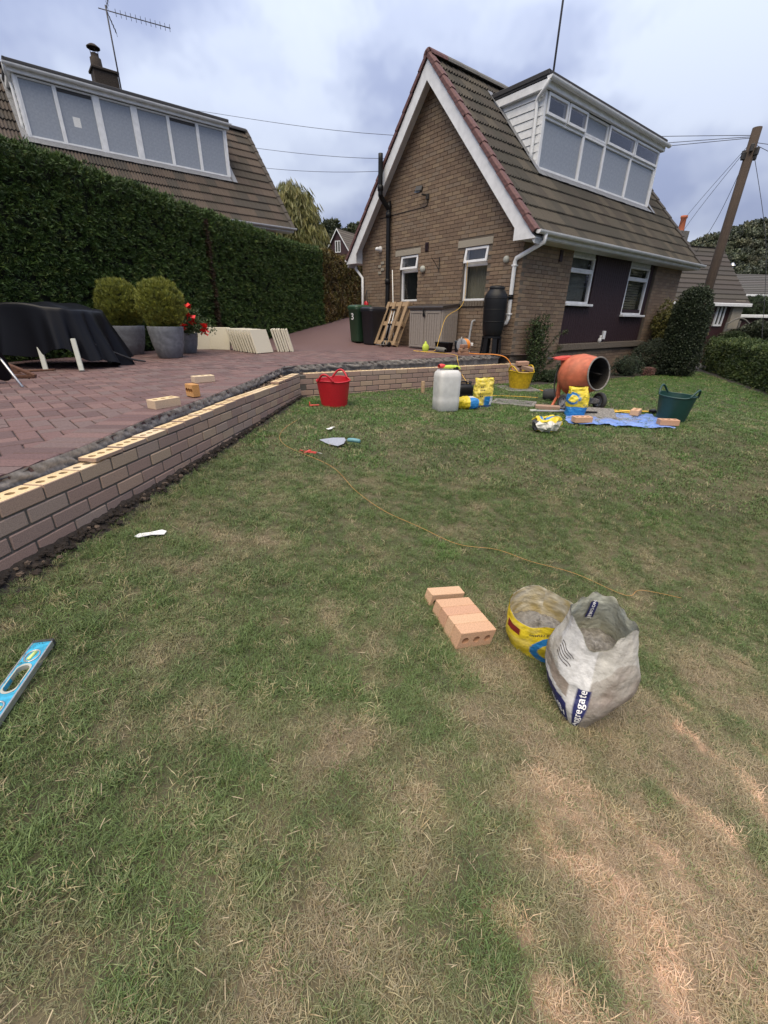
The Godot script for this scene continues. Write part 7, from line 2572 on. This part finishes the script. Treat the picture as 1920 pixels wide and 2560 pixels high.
	sheet(s, func(u, v):
		var a = TAU * u
		var x = lerpf(-0.17, 0.19, v)
		var r = 0.055 * sqrt(maxf(0.0, 1.0 - pow(absf(x + 0.02) / 0.16, 4.0))) if x < 0.12 else 0.0
		r = maxf(r, sqrt(maxf(0.0, 0.036 * 0.036 - (x - 0.145) * (x - 0.145))))
		var cy = 0.05 if x < 0.1 else 0.062
		return V3(x, maxf(0.002, cy + r * sin(a)), r * 1.1 * cos(a)), white, 20, 36)
	obj("body", s, M.stone_grey, n)
	for k in [-1, 1]:
		s = S(FLAT)
		lathe(s, [Vector2(0.014, 0.0), Vector2(0.0, 0.03)], 6, xf(V3(0.145, 0.09, k * 0.02)))
		obj("ear", s, M.stone_grey, n)
	# stack of three old bricks
	var stack = [plain_brick(Color(0.35, 0.19, 0.12), V3(0.2, 0.062, 0.098), 0.008), plain_brick(Color(0.38, 0.22, 0.14), V3(0.17, 0.062, 0.098), 0.008), plain_brick(Color(0.33, 0.17, 0.11), V3(0.14, 0.062, 0.098), 0.008)]
	for i in 3: brick_at(["lowest of the three stacked old red bricks on the paving edge", "middle one of the three stacked old red bricks on the paving edge", "topmost of the three stacked old red bricks on the paving edge"][i], H(-1.03, 0.33) * V3(1, 0, 1) + V3(0, TERRACE + 0.032 + i * 0.0635, 0), HOUSE_TURN - 0.5 + i * 0.3, stack[i], "old bricks stacked on the paving edge")
	# red bag hanging on the corner downpipe
	n = thing("hanging_bag", "small red and dark bag hanging by the far downpipe", "bag", H(-0.10, 4.78, 1.05), HOUSE_TURN)
	s = S(0)
	loft(s, [[-0.16, 0.0, 0.0], [-0.15, 0.03, 0.05], [-0.08, 0.045, 0.08], [0.0, 0.04, 0.06], [0.03, 0.02, 0.03]], 0.8, 18, 0.2)
	obj("pouch", s, M.tub_red, n)
	s = S(0)
	tube(s, curve([V3(0, 0.0, -0.05), V3(0, 0.18, -0.02), V3(0.03, 0.30, 0.0), V3(0, 0.18, 0.03), V3(0, 0.0, 0.05)], 4), 0.012, 6)
	obj("strap", s, M.iron, n)
	# bird ornament on the brick ledge
	n = thing("bird_ornament", "little pale bird ornament on the brick ledge below the boarding", "ornament", H(3.42, 0.0, 0.20), HOUSE_TURN)
	s = S(0)
	lathe(s, [Vector2(0.0, 0.0), Vector2(0.03, 0.0), Vector2(0.045, 0.05), Vector2(0.035, 0.09), Vector2(0.02, 0.11), Vector2(0.028, 0.135), Vector2(0.02, 0.16), Vector2(0, 0.165)], 14, xf(V3(0, 0, 0.02), 0, 0.15))
	obj("body", s, M.plain_white, n)
	s = S(FLAT)
	lathe(s, [Vector2(0.01, 0.0), Vector2(0.0, 0.03)], 6, Transform3D(Basis(V3(1, 0, 0), 1.4), V3(0, 0.135, 0.06)))
	obj("beak", s, M.timber, n)
	# --- loose bricks on the paving edge
	var cream = [holed_brick(Color(0.62, 0.47, 0.33), CREAM[0]), holed_brick(Color(0.60, 0.33, 0.13), Color(0.66, 0.40, 0.2)), holed_brick(Color(0.64, 0.50, 0.37), CREAM[2])]
	brick_at("cream brick lying nearest on the paving edge", V3(-1.70, TERRACE + 0.034, -3.28), 1.05, cream[0], "loose bricks on the paving edge")
	brick_at("orange brick standing on end on the paving edge", V3(-1.66, TERRACE + 0.06, -3.72), 0.9, holed_brick(Color(0.56, 0.29, 0.10), Color(0.62, 0.34, 0.13), V3(0.12, 0.065, 0.1025)), "loose bricks on the paving edge", PI / 2, PI / 2)
	brick_at("pale brick lying farthest along the paving edge", V3(-1.93, TERRACE + 0.034, -4.62), 0.75, cream[2], "loose bricks on the paving edge")
	# --- cream slabs standing in leaning rows
	var sm := S(FLAT)
	cbox(sm, V3(0.036, 0.42, 0.45), 0.004)
	var slab_mesh = done(sm)
	var rows = [
		[V3(-3.72, 0, -9.33), V3(-3.69, 0, -9.22), 2, -1.37, 0.16, "of the pair behind the flower pot"],
		[V3(-3.42, 0, -9.36), V3(-3.36, 0, -9.18), 3, -1.80, 0.20, "of the row facing us beside the flower pot"],
		[V3(-2.98, 0, -9.12), V3(-2.33, 0, -8.44), 10, -0.42, 0.34, "of the long fanned row"],
		[V3(-2.20, 0, -9.00), V3(-1.93, 0, -9.05), 7, 0.20, 0.26, "of the row nearest the bins"],
	]
	var ordinal = ["first", "second", "third", "fourth", "fifth", "sixth", "seventh", "eighth", "ninth", "last"]
	for r in rows.size():
		var e = rows[r]
		for i in e[2]:
			var t = i / maxf(1.0, e[2] - 1.0)
			var p = e[0].lerp(e[1], t)
			var o = obj("paving_slab", slab_mesh, M.slab, self, Transform3D(Basis(Vector3.UP, e[3] + rr(-0.03, 0.03)) * Basis(V3(0, 0, 1), e[4] + rr(-0.02, 0.02)) * Basis(V3(1, 0, 0), rr(-0.02, 0.02)), p + V3(0, TERRACE + 0.204, 0)))
			tag(o, "%s cream slab on edge %s" % [ordinal[i] if i < e[2] - 1 else "last", e[5]], "paving slab", "cream slabs leaning in rows")
	# --- covered table
	n = thing("covered_table", "garden table draped in a black plastic cover", "table", V3(-4.42, TERRACE, -5.95), 0.0)
	var hgt = func(x, z):
		var top = 0.70 + 0.07 * exp(-pow((x - 0.06) * 3.2, 2.0) - pow(z * 2.0, 2.0)) - 0.05 * sstep(0.1, 0.6, x)
		return top
	s = S(0)
	sheet(s, func(u, v):
		var a = TAU * u
		var r = v * 1.55
		var ex = se(cos(a), 0.62)
		var ez = se(sin(a), 0.62)
		var core = minf(r, 1.0)
		var over = maxf(r - 1.0, 0.0) / 0.55
		var w = V3(ex * 0.66 * core, 0, ez * 0.46 * core)
		w.y = hgt.call(w.x, w.z) - 0.025 * sin(core * 5.0) * core
		var hem = lerpf(0.20, 0.02, sstep(0.1, 0.9, cos(a) * 0.8 - sin(a) * 0.5))
		w.y = lerpf(w.y, hem + 0.05 * sin(a * 7.0), over)
		var fold = 0.085 * sin(a * 13.0 + 2.0 * sin(a * 3.0)) + 0.05 * sin(a * 23.0)
		var k = 1.0 + over * (0.10 + fold + 0.20 * maxf(0.0, cos(a + 0.4)))
		w.x *= k
		w.z *= k
		w += V3(0.01 * noise_b.get_noise_2d(w.x * 250, w.z * 250), 0.03 * noise_b.get_noise_2d(w.x * 170 + 9, w.z * 170), 0)
		return w, white, 110, 44)
	obj("cover", s, M.tarp_black, n)
	for e in [V3(0.25, 0, 0.55), V3(0.71, 0, 0.58), V3(-0.4, 0, -0.3), V3(0.5, 0, -0.35)]:
		s = S(FLAT)
		bar(s, e, V3(e.x - 0.10, 0.36, e.z - 0.14), 0.055, 0.04, 0.008)
		obj("leg", s, M.pale_plastic, n)
	s = S(0)
	tube(s, curve([V3(0.42, 0.02, 0.62), V3(0.1, 0.012, 0.72), V3(-0.3, 0.012, 0.7), V3(-0.7, 0.012, 0.62)], 4), 0.012, 6)
	obj("tie_rope", s, M.rust, n)
	# cover's loose ruched corner with a pale tape
	s = S(0)
	tube(s, curve([V3(0.62, 0.36, 0.30), V3(0.78, 0.22, 0.1), V3(0.90, 0.08, -0.2), V3(0.98, 0.03, -0.4)], 5), 0.012, 7)
	obj("hem_tape", s, M.rubber, n)
	# --- rusty trestle at the picture's edge
	n = thing("rusty_trestle", "rusty brown folding trestle with a dark cloth at the paving's near end", "trestle", V3(-4.10, TERRACE, -4.72), 0.1)
	s = S(FLAT)
	bar(s, V3(0.30, 0.02, 0.0), V3(-0.30, 0.33, 0.05), 0.05, 0.03, 0.004)
	obj("beam", s, M.rust, n)
	s = S(FLAT)
	bar(s, V3(0.30, 0.02, 0.0), V3(-0.45, 0.02, 0.1), 0.05, 0.03, 0.004)
	obj("beam", s, M.rust, n)
	s = S(FLAT)
	prism(s, [Vector2(-0.2, 0.045), Vector2(0.2, 0.045), Vector2(-0.2, 0.25)], -0.004, 0.004, xf(V3(0, 0, 0.03)))
	obj("gusset", s, M.rust, n)
	s = S(0)
	tube(s, [V3(0.58, 0.0, 0.66), V3(0.33, 0.22, 0.45), V3(0.2, 0.34, 0.35)], 0.012, 7)
	obj("strut", s, M.steel, n)
	s = S(0)
	sheet(s, func(u, v): return V3(0.05 + 0.28 * u, 0.30 - 0.26 * v + 0.02 * sin(u * 14.0), 0.42 + 0.05 * sin(u * 9.0 + v * 3.0)), white, 16, 8)
	obj("cloth", s, M.tarp_black, n)

func make_cables() -> void:
	var s := S(0)
	# yellow line from the gable window, over the paving and down the garden wall
	var t = TERRACE + 0.012
	var pts = [H(-0.06, 1.30, 1.75), H(-0.10, 1.28, 1.0), H(-0.55, 1.30, 0.72), H(-0.78, 1.22, 0.40), H(-0.95, 1.15, 0.12), H(-1.05, 1.2) * V3(1, 0, 1) + V3(0, t, 0), H(-1.25, 1.38) * V3(1, 0, 1) + V3(0, t, 0), H(-1.2, 1.55) * V3(1, 0, 1) + V3(0, t, 0), H(-1.25, 1.1) * V3(1, 0, 1) + V3(0, t, 0), H(-1.15, 0.7) * V3(1, 0, 1) + V3(0, t, 0), V3(1.30, t + 0.004, -8.32), V3(1.28, 0.86, -8.02), V3(1.36, 0.62, -7.85), V3(1.42, lawn_y(1.4, -6.6) + 0.03, -6.6), V3(1.6, lawn_y(1.6, -6.75) + 0.02, -6.75), V3(2.05, lawn_y(2.05, -6.85) + 0.02, -6.82), V3(2.40, lawn_y(2.4, -6.8) + 0.02, -6.80)]
	tube(s, curve(pts, 7), 0.0045, 6)
	tag(obj("yellow_cable", s, M.hose_yellow, self), "thin yellow cable running from the gable window down to the lawn", "cable")
	s = S(0)
	pts = [H(-0.60, 0.62, 0.10), H(-0.72, 0.5) * V3(1, 0, 1) + V3(0, t + 0.01, 0), H(-0.8, 0.2) * V3(1, 0, 1) + V3(0, t + 0.01, 0), H(-0.62, -0.12) * V3(1, 0, 1) + V3(0, t + 0.012, 0), H(-0.50, -0.30, 0.02), H(-0.42, -0.42, -0.18), H(-0.30, -0.55, -0.42), V3(2.62, lawn_y(2.6, -8.0) + 0.02, -7.98), V3(2.85, lawn_y(2.85, -7.5) + 0.02, -7.5), V3(2.80, lawn_y(2.8, -7.0) + 0.02, -6.95), V3(2.62, lawn_y(2.6, -6.5) + 0.02, -6.5), V3(2.62, lawn_y(2.62, -6.25) + 0.03, -6.28)]
	tube(s, curve(pts, 7), 0.0085, 7)
	tag(obj("orange_cable", s, M.hose_orange, self), "orange extension cable running from the reel past the yellow tub to the mixer", "cable")
	s = S(0)
	pts = [V3(2.85, lawn_y(2.85, -6.2) + 0.02, -6.2), V3(3.05, lawn_y(3.05, -5.98) + 0.018, -5.98), V3(3.32, lawn_y(3.3, -5.72) + 0.018, -5.74), V3(3.22, lawn_y(3.2, -5.68) + 0.05, -5.70), V3(3.05, lawn_y(3.05, -5.75) + 0.018, -5.78), V3(3.06, lawn_y(3.1, -5.9) + 0.018, -5.90), V3(3.3, lawn_y(3.3, -5.92) + 0.018, -5.92), V3(3.75, lawn_y(3.75, -5.85) + 0.018, -5.86)]
	tube(s, curve(pts, 7), 0.010, 7)
	tag(obj("yellow_hose", s, M.hose_yellow, self), "yellow cable looping over the grass behind the blue sheet", "cable")
	# plug joint beside the green tub
	s = S(FLAT)
	cbox(s, V3(0.09, 0.06, 0.06), 0.012, xf(on_lawn(3.62, -5.78) + V3(0, 0.035, 0), 0.4))
	cbox(s, V3(0.05, 0.045, 0.05), 0.012, xf(on_lawn(3.69, -5.76) + V3(0, 0.03, 0), 0.4))
	tag(obj("cable_joint", s, M.black_plastic, self), "black cable plug lying beside the green tub", "plug")

func _ready() -> void:
	rng.seed = 77
	make_materials()
	make_view()
	make_ground()
	make_drive()
	make_garden_wall()
	make_houses()
	make_hedges()
	make_shrubs()
	make_distance()
	make_far_houses()
	make_lawn_things()
	make_mixer()
	make_open_bags()
	make_paving_things()
	make_cables()
